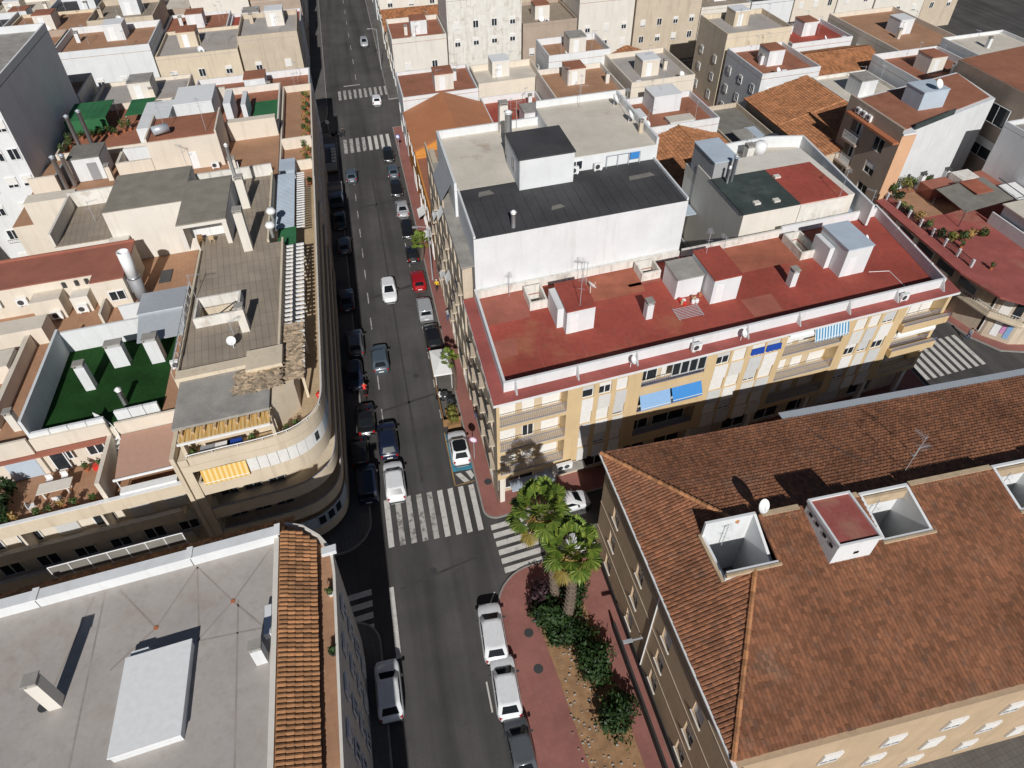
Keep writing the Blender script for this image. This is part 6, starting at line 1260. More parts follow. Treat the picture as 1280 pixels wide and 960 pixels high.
sbox(tg, 'parapet', 'cream_wall', -33.2, -28.2, 7.0, 7.19, 12.4, 13.6); sbox(tg, 'parapet', 'cream_wall', -27.7, -23.0, 7.0, 7.19, 11.4, 13.4)
chimney(tg, -30.3, 12.2, 13, 2.3, 0.7, 0.6, 'white_wall'); chimney(tg, -28.4, 14.4, 13, 2.0, 1.2, 0.7, 'white_wall'); chimney(tg, -25.6, 14.0, 13, 2.2, 1.0, 0.8, 'white_wall'); round_chimney(tg, G(-27.4, 9.4, 13), 1.4, 0.2, 'white_paint', 'vent_pipe')
o = box_room(tg, -27.0, -23.4, 17.62, 20.4, 12.9, 2.3, 'white_wall', 'galvanised', 0.1, 'shed'); m = MB(); m.quad(G(-27.0, 14.9, 14.4), G(-23.4, 14.9, 14.4), G(-23.4, 17.6, 15.2), G(-27.0, 17.6, 15.2)); m.quad(G(-27.0, 14.9, 14.33), G(-27.0, 17.6, 15.13), G(-23.4, 17.6, 15.13), G(-23.4, 14.9, 14.33)); m.build('lean_to_roof', 'galvanised', tg)
sbox(tg, 'terrace', 'orange_terrace', -24.6, -23.0, 7.4, 19.9, 12.9, 12.98); ac_free(tg, -24.0, 12.6, 13.0); railing(tg, 'W', -22.95, 8, 19.5, 13, 3.2, 1.2, 'rail_white', 0)
# lower terrace in front with table and plants
lt = thing('building', 'cream building with low sunny terrace and dark balconies below, left edge', 'building', G(-32, 4, 0))
sbox(lt, 'wall', 'cream_wall', -48, -22.95, 3.4, 7.0, 0, 9.9); sbox(lt, 'terrace', 'orange_terrace', -48, -22.95, 2.3, 7.0, 9.9, 10.0); sbox(lt, 'wall', 'cream_wall', -48, -33.25, 7.0, 20.0, 0, 12.9); sbox(lt, 'terrace', 'orange_terrace', -48, -33.25, 7.0, 23.0, 12.9, 13.0)
sbox(lt, 'parapet', 'beige_wall', -48, -23.0, 2.1, 2.29, 9.5, 10.7); sbox(lt, 'coping', 'white_paint', -48, -23.0, 2.04, 2.34, 10.7, 10.76)
for z in (7.0, 4.0):
    sbox(lt, 'balcony_slab', 'beige_wall', -48, -24.2, 2.1, 3.4, z - 0.3, z - 0.05); sbox(lt, 'balustrade', 'beige_wall', -48, -24.2, 2.1, 2.25, z - 0.05, z + 0.75); railing(lt, 'S', 2.15, -47.9, -24.3, z + 0.75, 0.3, 1.0, 'rail_white', 0)
    for s in (-38, -35.5, -33, -30.5, -28, -25.5): window(lt, 'S', 3.4, s, s + 1.5, z + 0.05, z + 2.2, 0.04, rnd.choice([0, 0.5, 1]), shm='shutter_grey')
for s in (-34.5, -29.2): sbox(lt, 'partition', 'cream_wall', s - 0.08, s + 0.08, 2.3, 3.4, 7.0, 9.4)
sbox(lt, 'cornice', 'salmon_roof', -48, -28.3, 6.5, 7.0, 12.2, 12.36)
put('garage_shutter', MB().box(-1.0, 1.0, -0.03, 0.02, 0, 1.9).mesh('garage_shutter', 'bluish_roof'), lt, 'S', 7.0, -34.6, 10.02, 0.01)
window(lt, 'S', 7.0, -32.7, -31.7, 10.1, 12.1, 0.04, 0); window(lt, 'S', 7.0, -31.6, -31.2, 11.0, 12.1, 0.04, 0); window(lt, 'S', 7.0, -30.2, -29.0, 10.9, 12.1, 0.04, 0); sbox(lt, 'partition', 'cream_wall', -28.5, -28.2, 2.4, 7.0, 10.0, 12.4)
tbl = thing('table', 'pale stone topped table in the middle of the low sunny terrace', 'table', G(-32.4, 4.8, 10.0)); sbox(tbl, 'table_top', 'pale_wall', -33.3, -31.1, 4.3, 5.3, 10.7, 10.78)
for a, b in ((-33.0, 4.5), (-31.4, 4.5), (-33.0, 5.1), (-31.4, 5.1)): sbox(tbl, 'leg', 'pale_wall', a - .06, a + .06, b - .06, b + .06, 10.0, 10.7)
for i, (s, t, a) in enumerate(((-32.9, 5.8, 0.3), (-31.9, 5.8, 0.3), (-31.9, 3.8, 3.3), (-33.6, 3.7, 2.2), (-29.1, 5.2, 1.9))): chair(G(s, t, 10.0), a, 'rail_white', ['white garden chair behind the stone table, left', 'white garden chair behind the stone table, right', 'white garden chair in front of the stone table', 'white garden chair left by the terrace parapet', 'white chair by the terrace partition'][i], 'white garden chairs')
for i, (s, t, h) in enumerate(((-35.4, 5.6, 1.8), (-35.6, 4.4, 2.0), (-35.0, 3.2, 1.7), (-34.4, 2.8, 1.0), (-33.0, 2.9, 0.7), (-32.2, 2.9, 0.8), (-31.4, 3.0, 0.9), (-30.6, 3.0, 0.8), (-29.4, 3.0, 0.7), (-28.7, 3.2, 0.9), (-30.6, 6.3, 0.7), (-29.6, 6.4, 0.6))):
    if h > 1.5: shrub(G(s, t, 10.0), 0.9, 0.8, h, ['big dark shrub at the left end of the low terrace, back', 'big dark shrub at the left end of the low terrace, middle', 'big dark shrub at the left end of the low terrace, front'][i], 420, 0.16)
    else: potted(G(s, t, 10.0), h, NTH[i - 3] + ' potted plant along the low sunny terrace, counted from the left', 'dry_leaf' if i % 3 == 0 else 'plant_leaf', 80, 0.35, group='pots on the low terrace')
m = MB().sbox(-30.1, -29.6, 6.1, 6.5, 10.0, 10.45); single(m, 'crate', 'red_plastic', 'red plastic crate on the low sunny terrace by the barred window', 'crate')
# salmon awning, curved white stair
aw = thing('awning', 'flat salmon coloured awning between the turf roof and the corner building', 'awning', G(-25.3, 5, 12)); m = MB(); m.quad(G(-27.6, 3.1, 11.6), G(-23.1, 3.1, 11.6), G(-23.1, 6.9, 12.3), G(-27.6, 6.9, 12.3)); m.quad(G(-27.6, 3.1, 11.56), G(-27.6, 6.9, 12.26), G(-23.1, 6.9, 12.26), G(-23.1, 3.1, 11.56)); m.build('cloth', 'salmon_cloth', aw); MB().sbox(-27.7, -23.0, 3.02, 3.1, 11.5, 11.7).build('front_bar', 'white_paint', aw)
for s in (-27.5, -23.2): MB().tube(G(s, 3.06, 10.0), G(s, 3.06, 11.5), 0.04, n=6).build('post', 'white_paint', aw)
st_ = thing('spiral_stair', 'curved white metal stair beside the turf roof wall', 'stair', G(-28.0, 6.4, 10))
for i in range(12):
    a = 1.9 + i * 0.16; z = 10.1 + 0.25 * i; c = G(-29.4, 6.2); p = [c + Vector((math.cos(x) * r, math.sin(x) * r, 0)) for x, r in ((a - 1.9 - .3, 1.1), (a - 1.9 - .3, 1.9), (a - 1.9 - .1, 1.9), (a - 1.9 - .1, 1.1))]; MB().prism([Vector((q.x, q.y)) for q in p], z, z + 0.06).build('step', 'white_paint', st_)
m = MB(); prev = None
for i in range(13):
    a = -.3 + i * 0.16; q = G(-29.4, 6.2) + Vector((math.cos(a) * 1.9, math.sin(a) * 1.9, 11.0 + 0.25 * i)); m.tube(q - Vector((0, 0, .9)), q, .02, n=4)
    if prev: m.tube(prev, q, .03, n=5); m.quad(prev, q, q - Vector((0, 0, .8)), prev - Vector((0, 0, .8)))
    prev = q
m.build('balustrade', 'white_paint', st_); m = MB().sbox(-27.4, -23.6, 2.35, 2.95, 10.02, 10.9); single(m, 'storage_box', 'white_cloth', 'long white covered box behind the low terrace parapet', 'box')
# low partition boxes on the wide orange terrace
for a, b, c, d, h in ((-40, -34.9, 19.3, 21.2, 1.6), (-36.3, -35.9, 9.5, 19.2, 1.2), (-41, -36.3, 15.0, 17.2, 1.6)): sbox(lt, 'terrace_room', 'cream_wall', a, b, c, d, 13.0, 13.0 + h)
sbox(lt, 'parapet', 'cream_wall', -48, -33.25, 6.8, 6.99, 12.4, 13.9); chimney(lt, -34.6, 9.2, 13, 1.6, 0.5, 0.5, 'pale_wall')

# ------------------------------------------------------------------ cream building with the salmon roof and the big flue
cm = thing('building', 'cream building with salmon flat roof and large metal flue, far left', 'building', G(-34, 26, 0))
sbox(cm, 'wall', 'cream_wall', -46, -24.2, 20.02, 30.3, 0, 12.9); sbox(cm, 'terrace', 'orange_terrace', -46, -24.2, 20.02, 30.3, 12.9, 12.99)
sbox(cm, 'wall', 'cream_wall', -46, -31.6, 24.2, 28.6, 13.0, 15.8); sbox(cm, 'roof', 'salmon_roof', -46, -31.5, 24.1, 28.7, 15.8, 15.9); sbox(cm, 'wall', 'cream_wall', -31.6, -28.9, 22.8, 28.6, 13.0, 15.8); sbox(cm, 'roof', 'salmon_roof', -31.5, -28.8, 22.7, 28.7, 15.8, 15.9)
parapet(cm, -46, -28.8, 24.1, 28.7, 15.9, 0.22, 0.15, 'salmon_roof', 'N'); sbox(cm, 'wall', 'cream_wall', -36.5, -34.2, 22.6, 24.2, 13.0, 15.0); sbox(cm, 'wall', 'pale_wall', -33.6, -32.2, 22.9, 24.2, 13.0, 14.6)
for u, z in ((-37.6, 14.0), (-34.9, 13.1), (-32.9, 13.1), (-39.6, 14.2)): ac(cm, 'S', 24.2 if u < -36.6 else (22.6 if u < -34 else 22.9), u, z)
for u in (-34.0, -33.0, -32.2): m = MB(); q = F().wall('S', 24.2, u, 15.1, -0.15); m.tube(q, q + Vector((0, 0, .45)), .14, n=10); m.build('vent_cap', 'dark_metal', cm)
window(cm, 'S', 22.8, -30.5, -29.2, 13.7, 14.7, 0.04, 0); window(cm, 'E', -28.9, 23.4, 24.2, 13.8, 15.2, 0.03, 0)
m = MB(); m.lathe(G(-28.2, 23.3, 13.0), [(0.5, 2.4), (0.5, 5.0), (0.44, 5.0), (0.42, 4.2)], 18); o = m.build('flue', 'white_paint', cm, True); m = MB(); m.lathe(G(-28.2, 23.3, 13.0), [(0.52, 0), (0.52, 2.4)], 18); m.build('flue_lagging', 'grey_metal', o, True); m = MB(); m.lathe(G(-28.2, 23.3, 13.0), [(0.55, 2.36), (0.55, 2.52)], 18); m.build('flue_band', 'steel', o, True)
ac_free(cm, -27.6, 22.0, 13.0); sbox(cm, 'trapdoor', 'dark_metal', -27.2, -26.2, 25.4, 27.4, 13.0, 13.1); sbox(cm, 'parapet', 'white_wall', -29.4, -24.2, 20.6, 20.8, 13.0, 14.4)
sbox(cm, 'parapet', 'cream_wall', -31.0, -30.8, 20.4, 22.6, 13.0, 14.2)
# paved upper level behind it with the blank white wall
pw = thing('building', 'pale block with blank sunlit wall and dark paved top behind the big flue', 'building', G(-29, 36, 0))
sbox(pw, 'wall', 'pale_wall', -31.0, -24.0, 30.32, 37.7, 0, 18.2); sbox(pw, 'roof', 'brown_concrete', -30.98, -24.02, 30.34, 37.68, 18.2, 18.28); sbox(pw, 'wall', 'pale_wall', -36.0, -31.0, 30.32, 37.7, 0, 15.6); sbox(pw, 'roof', 'paver_roof', -35.98, -31.0, 30.34, 37.68, 15.6, 15.7)
sbox(pw, 'parapet', 'old_white', -36.0, -22.62, 37.72, 38.0, 0, 17.2); parapet(pw, -36.0, -31.0, 30.32, 37.7, 15.7, 1.3, 0.2, 'pale_wall', 'W'); o = box_room(pw, -31.2, -29.6, 28.8, 30.31, 13.0, 2.6, 'pale_wall', 'pale_wall', 0.05, 'lift_box'); window(pw, 'S', 28.8, -30.9, -30.1, 13.9, 14.7, 0.03)
antenna(pw, G(-33.2, 34.0, 15.7), 2.2, 0.7)
sbox(pw, 'wall', 'cream_wall', -40.4, -36.02, 38.6, 40.4, 0, 16.4)
yd = block('building', 'dark sunken yard with clutter below the white tower', -52, -36.1, 30.4, 38.5, 5.0, 'brown_wall', 'dark_concrete', 0.6); sbox(yd, 'lean_to_roof', 'beige_wall', -44.0, -42.5, 33, 38, 8.0, 8.1); ac_free(yd, -43.5, 32.5, 5.0); sbox(yd, 'roof', 'salmon_roof', -46, -38, 30.45, 32.0, 5.0, 9.6)
for i in range(6): m = MB().sbox(-44 + .6 * i, -43.5 + .6 * i, 33 + .4 * (i % 3), 33.6 + .4 * (i % 3), 5.0, 5.6); single(m, 'crate', ['white_paint', 'pale_wood'][i % 2], ['white', 'wooden'][i % 2] + ' crate in the dark yard at the left edge, ' + NTH[i] + ' from the left', 'crate', 'crates in the dark yard')

# ------------------------------------------------------------------ upper left terraces
tl = block('building', 'building with long orange terrace, cream boxes and low stained parapet, upper left', -43.6, -16.9, 41.2, 56.5, 12.9, 'cream_wall', 'orange_terrace', 0.0)
sbox(tl, 'wall', 'cream_wall', -30.6, -23.0, 48.9, 55.6, 12.9, 16.6); sbox(tl, 'roof', 'terracotta_terrace', -30.4, -23.2, 49.1, 55.4, 16.6, 16.66); parapet(tl, -30.6, -23.0, 48.9, 55.6, 16.6, 0.5, 0.18, 'cream_wall', 'WE')
put('door', cached(('door', 0.9, 2.0, 'white_paint'), lambda: MB().box(-0.45, 0.45, -0.04, 0.02, 0, 2.0).mesh('door', 'white_paint')), tl, 'S', 48.9, -26.2, 12.95, 0.01); m = MB(); m.tube(G(-29.8, 50.0, 17.4), G(-28.2, 50.6, 17.4), 0.5, n=14); m.build('water_tank', 'galvanised', tl, True)
o = box_room(tl, -39.2, -36.0, 49.6, 53.2, 12.95, 2.6, 'white_wall', 'dark_concrete', 0.08, 'stair_box', ('S', 49.6, -37.0, 1.0, 2.0, 'grey_metal')); sbox(tl, 'wall', 'cream_wall', -34.4, -30.62, 48.8, 49.1, 12.95, 14.8); sbox(tl, 'wall', 'cream_wall', -34.4, -34.1, 49.1, 52.0, 12.95, 14.8); chimney(tl, -35.4, 49.0, 12.95, 1.6, 0.5, 0.5, 'cream_wall'); sbox(tl, 'wall', 'white_wall', -34.1, -30.7, 52.0, 52.3, 12.95, 15.0)
ac_free(tl, -24.0, 48.2, 12.95); ac_free(tl, -21.8, 47.4, 12.95); chimney(tl, -21.9, 46.9, 12.95, 1.3, 0.8, 0.5, 'pale_wall'); sbox(tl, 'wall', 'cream_wall', -42.9, -40.2, 47.4, 47.7, 12.95, 15.0); sbox(tl, 'wall', 'grey_wall', -40.4, -40.2, 47.7, 50.8, 12.95, 14.8)
sbox(tl, 'parapet', 'cream_wall', -22.8, -17.0, 55.2, 56.4, 12.9, 15.2)
for p in (G(-26.8, 47.2, 13), G(-28.6, 50.8, 16.7), G(-24.2, 50, 16.7)): antenna(tl, p, 3.6, rnd.uniform(0, 3))
round_chimney(tl, G(-39.9, 48.2, 13.0), 3.6, 0.25, 'galvanised'); round_chimney(tl, G(-39.2, 48.8, 13.0), 3.4, 0.25, 'galvanised'); round_chimney(tl, G(-40.2, 57.4, 13.0), 4.4, 0.25, 'galvanised'); round_chimney(tl, G(-39.2, 58.6, 13.0), 4.4, 0.25, 'galvanised')
gt = block('building', 'roof terrace with green canopies and many plants, upper left', -43.0, -31.5, 57.0, 71.5, 12.6, 'cream_wall', 'terracotta_terrace', 0.8)
cp = thing('canopy', 'long green fabric canopy on the planted roof terrace', 'canopy', G(-40.4, 66, 12.6)); m = MB()
for i in range(6): a, b = -43.0 + 0.8 * i, -42.2 + 0.8 * i; m.sbox(a, b - 0.02, 63.6, 69.6, 14.6, 14.66); 
m.build('cloth', 'green_fabric', cp); MB().sbox(-43.0, -38.2, 63.54, 63.6, 13.1, 14.6).build('side_curtain', 'green_fabric', cp)
for s, t in ((-42.9, 63.7), (-38.4, 63.7), (-38.4, 69.5), (-42.9, 69.5)): MB().tube(G(s, t, 12.6), G(s, t, 14.6), .05, n=6).build('post', 'rail_white', cp)
c2 = thing('canopy', 'small green canopy right of the long one on the planted terrace', 'canopy', G(-34.6, 67, 12.6)); MB().sbox(-36.2, -33.2, 64.4, 69.8, 14.2, 14.26).build('cloth', 'green_fabric', c2)
for s, t in ((-36.1, 64.5), (-33.3, 64.5), (-33.3, 69.7), (-36.1, 69.7)): MB().tube(G(s, t, 12.6), G(s, t, 14.2), .05, n=6).build('post', 'rail_white', c2)
for i, (s, t, h) in enumerate(((-42.6, 58.6, 1.4), (-42.2, 60.0, 1.2), (-42.6, 61.4, 1.6), (-41.4, 62.6, 1.0), (-40.4, 62.8, 0.9), (-39.4, 62.8, 1.0), (-38.4, 63.0, 1.1), (-37.4, 62.4, 1.0), (-36.6, 63.4, 1.5), (-35.9, 63.6, 1.6), (-33.0, 62.6, 0.8))): potted(G(s, t, 12.6), h, NTH[i] + ' leafy pot plant round the green canopies, counted clockwise from the near left', 'plant_leaf', 140, 0.6, group='plants by the green canopies')
# white tower at the left edge
tw = thing('tower_block', 'tall white block with shadowed dark side wall at the upper left edge', 'building', G(-52, 56, 0)); sbox(tw, 'wall', 'white_wall', -64, -43.9, 51.6, 74, 0, 22.4); sbox(tw, 'roof', 'concrete', -63.9, -44.0, 51.7, 73.9, 22.4, 22.5); parapet(tw, -64, -43.9, 51.6, 74, 22.5, 0.8, 0.2, 'white_wall')
for k in range(6):
    for s in (-49.5, -46.8, -45.2): window(tw, 'S', 51.6, s, s + 1.1, 3.2 + 3.1 * k, 4.5 + 3.1 * k, 0.04, rnd.choice([0, 0.3, 0.7])); 
    if k % 2: railing(tw, 'S', 51.55, -49.9, -48.0, 3.0 + 3.1 * k, 0.5, 0.2, 'rail_white', 0.4)
# street side buildings up the left side
su = thing('building', 'narrow building with plant lined roof strip along the street, top left', 'building', G(-15, 57, 0)); sbox(su, 'wall', 'beige_wall', -16.8, -12.8, 40.2, 72.0, 0, 11.9); sbox(su, 'roof', 'orange_terrace', -16.79, -12.81, 40.21, 71.99, 11.9, 12.0); parapet(su, -16.8, -12.8, 40.2, 72.0, 12.0, 0.9, 0.18, 'cream_wall', 'ENW'); sbox(su, 'partition', 'cream_wall', -16.6, -13.0, 46.4, 46.6, 12.0, 13.2); sbox(su, 'partition', 'cream_wall', -16.6, -13.0, 52.6, 52.8, 12.0, 13.4); sbox(su, 'shed_roof', 'bluish_roof', -16.6, -14.8, 43.2, 46.3, 13.6, 13.7); sbox(su, 'shed', 'bluish_roof', -16.5, -14.9, 43.3, 46.2, 12.0, 13.6)
for z in (4.2, 7.4):
    for t in range(42, 71, 3): window(su, 'E', -12.8, t, t + 1.2, z + .6, z + 2.2, 0.03, rnd.choice([0.3, .8, 1]))
for i in range(16): potted(G(-13.5 - 0.5 * (i % 2), 47.5 + 1.45 * i, 12.0), rnd.uniform(.6, 1.3), NTH[i] + ' potted plant from the near end of the row along the street side roof', ['plant_leaf', 'dry_leaf', 'hedge_leaf', 'plant_leaf'][i % 4], 100, 0.5, group='plants along the street side roof')
potted(G(-13.4, 42.4, 12.0), 0.7, 'single potted plant near the small blue grey roof shed', 'plant_leaf')
tp = block('building', 'building with red and green roof patches and white piers at the top left', -30.0, -17.0, 57.2, 72.0, 12.6, 'pale_wall', 'terracotta_terrace', 0.9); sbox(tp, 'roof_mat', 'red_roof', -22.6, -17.3, 57.6, 61.0, 12.6, 12.66); sbox(tp, 'roof_mat', 'green_fabric', -20.6, -17.3, 61.2, 68.0, 12.6, 12.66); sbox(tp, 'wall', 'white_wall', -23.6, -22.7, 61.2, 66.0, 12.6, 15.4); sbox(tp, 'wall', 'white_wall', -21.5, -20.9, 61.2, 66.0, 12.6, 15.0); box_room(tp, -29.6, -25.0, 62.0, 68.0, 12.6, 3.0, 'white_wall', 'white_paint'); chimney(tp, -24.6, 59.0, 12.6, 1.6, 0.9, 0.8, 'white_wall'); sbox(tp, 'wall', 'white_wall', -33.5, -30.1, 57.5, 66, 0, 15.0); window(tp, 'S', 57.5, -32.6, -31.2, 12.8, 14.2, 0.03, 0); sbox(tp, 'parapet', 'beige_roof', -30.0, -24.0, 68.2, 68.6, 12.6, 15.0)

# ------------------------------------------------------------------ bottom left: grey flat roof with the clay tile skirt
bl = thing('building', 'building with large grey flat roof, white parapet and clay tile skirt, bottom left', 'building', G(-24, -15, 0))
BO = [(-70, -5.3), (-15.6, -5.3), (-14.4, -5.9), (-13.3, -7.0), (-12.5, -8.4), (-12.35, -10.2), (-12.3, -45), (-70, -45)]
spoly(bl, 'wall', 'pale_wall', BO, 0, 11.8)
spoly(bl, 'wall', 'pale_wall', [(-70, -7.0), (-16.0, -7.0), (-16.0, -45), (-70, -45)], 11.8, 12.85); spoly(bl, 'roof', 'grey_roof', [(-70, -7.0), (-15.9, -7.0), (-15.9, -45), (-70, -45)], 12.85, 12.95)
for a, b in ((-70, -29.3), (-29.3, -20.8), (-20.8, -15.6)): sbox(bl, 'parapet', 'white_wall', a, b - 0.05, -7.0, -6.3, 12.8, 13.75); sbox(bl, 'coping_joint', 'white_paint', b - 0.25, b + 0.1, -7.08, -6.22, 13.76, 13.84)
sbox(bl, 'parapet', 'pale_wall', -15.9, -15.6, -45, -7.0, 12.8, 13.5)
tiles(bl, [G(-15.0, -4.6, 12.0), G(-70, -4.6, 12.0), G(-70, -6.3, 12.9), G(-15.6, -6.3, 12.9)], 0.28, 0.42, 'old_tile')
tiles(bl, [G(-13.5, -32, 12.55), G(-13.5, -7.4, 12.55), G(-14.4, -6.55, 12.945), G(-15.55, -6.55, 13.45), G(-15.55, -32, 13.45)], 0.28, 0.44, 'old_tile', singles=300, n=4, hgt=0.115)
spoly(bl, 'gutter_walk', 'orange_terrace', [(-13.5, -7.2), (-13.0, -7.6), (-12.6, -8.6), (-12.5, -45), (-13.5, -45)], 11.8, 12.0)
m = MB().strip(xy([(-15.4, -5.4), (-14.3, -6.0), (-13.25, -7.1), (-12.5, -8.4), (-12.35, -10.2), (-12.32, -45)]), -0.16, 11.8, 12.75); m.build('parapet', 'pale_wall', bl)
sbox(bl, 'pier', 'white_wall', -13.1, -12.2, -8.9, -8.4, 12.76, 13.1)
for k in range(4):
    for t in (-11.5, -14.0, -16.5, -19): window(bl, 'E', -12.3, t - .55, t + .55, 1.6 + 2.8 * k, 3.1 + 2.8 * k, 0.04, rnd.choice([0, .3, .6]))
box_room(bl, -23.5, -20.2, -17.5, -12.45, 12.95, 0.62, 'white_wall', 'white_paint', 0.06, 'skylight_box'); sbox(bl, 'vent_box', 'white_wall', -23.4, -22.5, -12.4, -12.0, 12.95, 13.5); chimney(bl, -15.9 - .55, -14.5, 12.95, 1.5, 0.6, 0.55, 'white_wall'); chimney(bl, -27.0, -13.4, 12.95, 2.7, 0.62, 0.62, 'pale_wall'); sbox(bl, 'ridge_box', 'white_wall', -16.3, -15.92, -13.4, -11.6, 12.95, 13.55)
for s, t in ((-22.5, -10.6), (-18.3, -10.3)): m = MB(); m.lathe(G(s, t, 12.95), [(.14, 0), (.14, .03), (.05, .035)], 12); m.build('roof_drain', 'terracotta', bl)
m = MB(); m.lathe(G(-27.6, -13.4, 13.0), [(.3, 0), (.3, .05)], 14); m.build('roof_drain', 'dark_metal', bl)
m = MB(); sc = MB(); P0 = None
for i in range(8):
    q = G(-29.4 + 1.1 * i, -4.55, 12.0); m.tube(q, q + Vector((0, 0, 1.3)), .045, n=5)
    if P0: m.tube(P0 + Vector((0, 0, 1.3)), q + Vector((0, 0, 1.3)), .035, n=5); sc.quad(P0 + Vector((0, 0, .3)), q + Vector((0, 0, .3)), q + Vector((0, 0, 1.26)), P0 + Vector((0, 0, 1.26)))
    P0 = q
o = m.build('screen_frame', 'rail_white', bl); sc.build('screen_panel', 'dark_concrete', o)
for a, b in (((-18.3, -10.3), (-20.6, -7.2)), ((-18.3, -10.3), (-16.2, -7.3)), ((-18.3, -10.3), (-16.4, -12.6)), ((-18.3, -10.3), (-20.1, -12.2)), ((-22.5, -10.6), (-20.6, -7.2)), ((-22.5, -10.6), (-25.0, -7.3)), ((-22.5, -10.6), (-24.6, -12.4)), ((-27.6, -13.4), (-26.4, -7.3)), ((-18.0, -10.3), (-17.6, -20)), ((-25.8, -7.2), (-25.6, -20)), ((-20.6, -7.2), (-20.0, -12.2)), ((-16.4, -12.6), (-20.1, -12.2))):
    p, q = G(*a, 12.955), G(*b, 12.955); d = (q - p).orthogonal() * 0; e_ = Vector((-(q - p).y, (q - p).x, 0)).normalized() * 0.05; MB().quad(p - e_, q - e_, q + e_, p + e_).build('roof_seam', 'seam', bl)
potted(G(-12.75, -11.2, 12.0), 0.5, 'small green plant in a white pot on the tiled roof walkway', 'plant_leaf', 90, 0.3, 'white_paint')
potted(G(-12.75, -15.0, 12.0), 0.6, 'dark potted plant lower down the tiled roof walkway', 'shrub_leaf', 90, 0.3, 'dark_metal')
# ------------------------------------------------------------------ blocks beyond: rooftops up to the top of the picture
walls = ['white_wall', 'cream_wall', 'pale_wall', 'old_white', 'sandy_facade', 'beige_wall', 'brown_wall']; roofs = ['terracotta_terrace', 'orange_terrace', 'beige_roof', 'red_roof', 'grey_roof', 'black_roof', 'paver_roof', 'tile']
WN = dict(white_wall='white', cream_wall='cream', pale_wall='pale', old_white='stained white', sandy_facade='sandy', beige_wall='beige', brown_wall='brown'); RN = dict(terracotta_terrace='terracotta terrace', orange_terrace='orange terrace', beige_roof='beige flat roof', red_roof='red painted roof', grey_roof='grey flat roof', black_roof='black flat roof', paver_roof='brown paved roof', tile='clay tile gable roof')
ORD = ['nearest'] + NTH[1:]
def far(s0, s1, t0, t1, z, wm, rm, where, i_street=False):
    lab = '%s house with %s, %s' % (WN[wm], RN[rm], where)
    if rm == 'tile':
        o = thing('house', lab, 'house', G((s0 + s1) / 2, (t0 + t1) / 2, 0), 0, 'houses beyond'); sbox(o, 'wall', wm, s0, s1, t0, t1, 0, z); gable(o, s0, s1, t0, t1, z, z + 2.2, rnd.choice('st'), 'orange_tile', 0.3, (0.45, 0.6), wm)
    else:
        o = block('house', lab, s0, s1, t0, t1, z, wm, rm, rnd.choice([0.5, 0.8, 1.0]), group='houses beyond'); a = s0 + rnd.uniform(0.15, 0.5) * (s1 - s0); b = t0 + rnd.uniform(0.2, 0.55) * (t1 - t0)
        box_room(o, a, a + 3.0, b, b + 3.4, z, 2.4, rnd.choice(['white_wall', 'pale_wall', wm]), rnd.choice(['terracotta_terrace', 'white_paint', 'concrete']), door=('S', b, a + 1.2, 0.9, 2.0, 'white_paint'))
        chimney(o, s0 + (s1 - s0) * rnd.uniform(.1, .9), t0 + (t1 - t0) * rnd.uniform(.15, .85), z, 1.4, .6, .6, wm)
        for _ in range(2): antenna(o, G(rnd.uniform(s0 + 1, s1 - 1), rnd.uniform(t0 + 1, t1 - 1), z), 3.0, rnd.uniform(0, 3))
        if rnd.random() < .6: dish(o, G(rnd.uniform(s0 + 1, s1 - 1), t0 + .7, z), .5, rnd.uniform(0, 2)); ac_free(o, rnd.uniform(s0 + 1, s1 - 1), t0 + .7, z)
    n = max(1, int((s1 - s0) / 3.6))
    nk = int((z - 1) / 3); distant = t0 > 90
    for k in range(max(0, nk - 2) if distant else 0, nk):
        for i in range(n):
            u = s0 + (s1 - s0) * (i + .5) / n; window(o, 'S', t0, u - .55, u + .55, 1.2 + 3 * k + (0 if k else -.2), 2.5 + 3 * k, 0.04, rnd.choice([0, .4, .8, 1]))
        if distant and i_street: continue
        side, line = ('W', s0) if s0 > -6 else ('E', s1)
        for i in range(max(1, int((t1 - t0) / 4))): u = t0 + (t1 - t0) * (i + .5) / max(1, int((t1 - t0) / 4)); window(o, side, line, u - .55, u + .55, 1.2 + 3 * k + (0 if k else -.2), 2.5 + 3 * k, 0.04, rnd.choice([0, .4, .8, 1]))
    return o
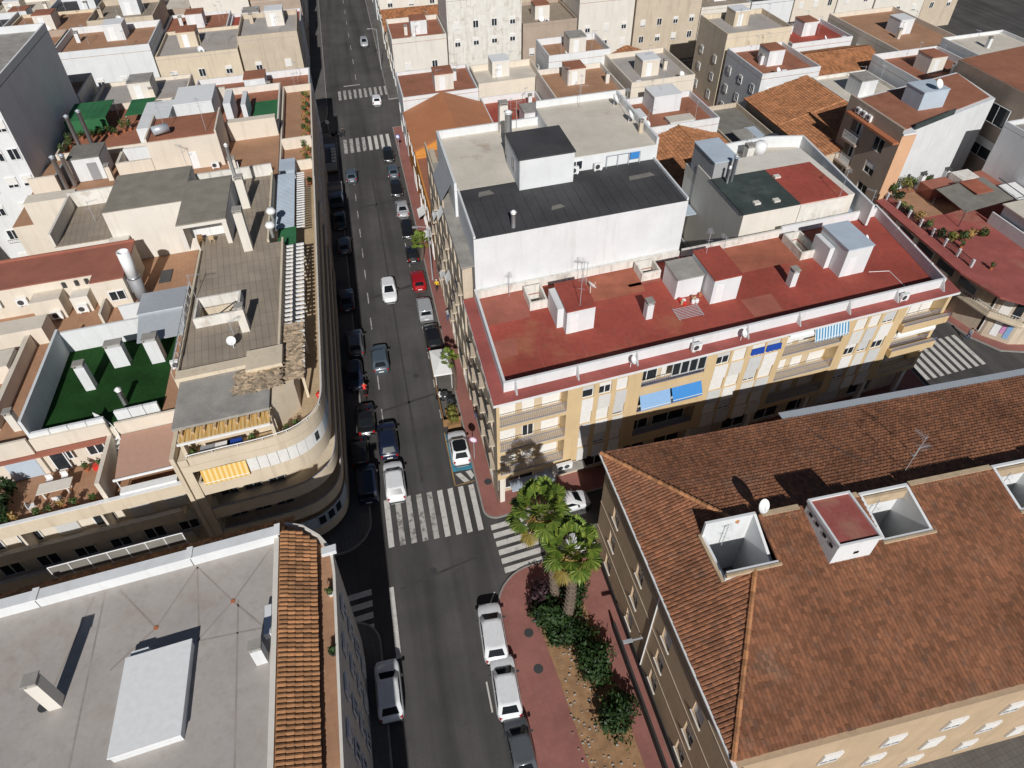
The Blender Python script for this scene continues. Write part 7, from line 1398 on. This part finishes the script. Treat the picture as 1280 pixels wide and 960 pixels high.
# middle block fill, right of the street
for a in ((12.8, 22.2, 57.0, 72.0, 6.6, 'white_wall', 'red_roof', 'right of the orange gabled house'), (22.4, 28.1, 40, 60, 7.6, 'white_wall', 'beige_roof', 'left of the white terrace house at top centre'), (22.6, 34, 60.8, 73, 9.6, 'pale_wall', 'orange_terrace', 'second row behind the white terrace house'), (12.4, 22.2, 38.3, 56.6, 7.0, 'sandy_facade', 'terracotta_terrace', 'behind the tall white building'),
          (35, 46, 61, 74, 10.4, 'cream_wall', 'grey_roof', 'two rows behind the brown tile gable'), (0.3, 12.4, 71.0, 82.0, 9.0, 'white_wall', 'terracotta_terrace', 'beyond the orange gabled house'), (13, 24, 74, 82.5, 8.0, 'cream_wall', 'beige_roof', 'at the far side street right'), (25, 36, 74, 82.5, 11.0, 'white_wall', 'orange_terrace', 'second along the far side street right'), (37, 48, 75, 82.5, 7.0, 'sandy_facade', 'tile', 'third along the far side street right'),
          (65.5, 76, 43.5, 57, 9.4, 'old_white', 'beige_roof', 'behind the orange ribbed roof'), (57, 68, 58.5, 71, 10.0, 'white_wall', 'terracotta_terrace', 'beyond the orange ribbed roof'), (69, 82, 58.5, 71, 8.4, 'pale_wall', 'tile', 'further right beyond the orange ribbed roof'), (77, 90, 45, 57.5, 11.0, 'white_wall', 'terracotta_terrace', 'behind the brown balcony block'), (57, 70, 72, 83, 12.0, 'beige_wall', 'grey_roof', 'far right corner block'), (71, 84, 72, 83, 9, 'white_wall', 'red_roof', 'far right second block'), (85, 100, 60, 82, 10, 'cream_wall', 'orange_terrace', 'far right edge block'), (91, 104, 26.5, 58, 12.5, 'white_wall', 'beige_roof', 'right edge beyond the gallery block'),
          (-30, -13.2, 73, 83, 10.5, 'white_wall', 'terracotta_terrace', 'left of the far crosswalk'), (-43, -30.5, 73, 83, 12, 'cream_wall', 'grey_roof', 'beyond the green canopies'), (-60, -44, 75, 83.5, 13, 'pale_wall', 'orange_terrace', 'beyond the white tower'), (-80, -65, 50, 83, 14, 'white_wall', 'terracotta_terrace', 'left of the white tower'), (-66, -52.2, 25, 50, 12, 'cream_wall', 'orange_terrace', 'left edge beside the dark yard'), (-64, -48.2, 2.4, 24.5, 12.0, 'pale_wall', 'grey_roof', 'outside the left edge by the low terrace')):
    far(*a)
row = 0
for t0 in (97.5, 112, 127, 145, 160):
    for side in (0, 1):
        s = 1.2 if side else -14.6; i = 0; lim = (84 if t0 < 120 else 100) if not side else (132 if t0 < 120 else 172)
        while abs(s) < lim:
            wd = rnd.uniform(10, 15); d = rnd.uniform(11.5, 14) if t0 not in (127,) else rnd.uniform(11, 13.5)
            s0, s1 = (s, s + wd) if side else (s - wd, s)
            far(s0, s1 - .3, t0 + rnd.uniform(0, .6), t0 + d, rnd.choice([7, 9, 9.5, 10.5, 12, 12.5, 15]), rnd.choice(walls), rnd.choice(roofs), '%s from street, far row %s %s' % (ORD[i], ['one', 'two', 'three', 'four', 'five', 'six', 'seven', 'eight'][row], 'right' if side else 'left'), i > 0)
            s = s1 if side else s0; i += 1
    row += 1
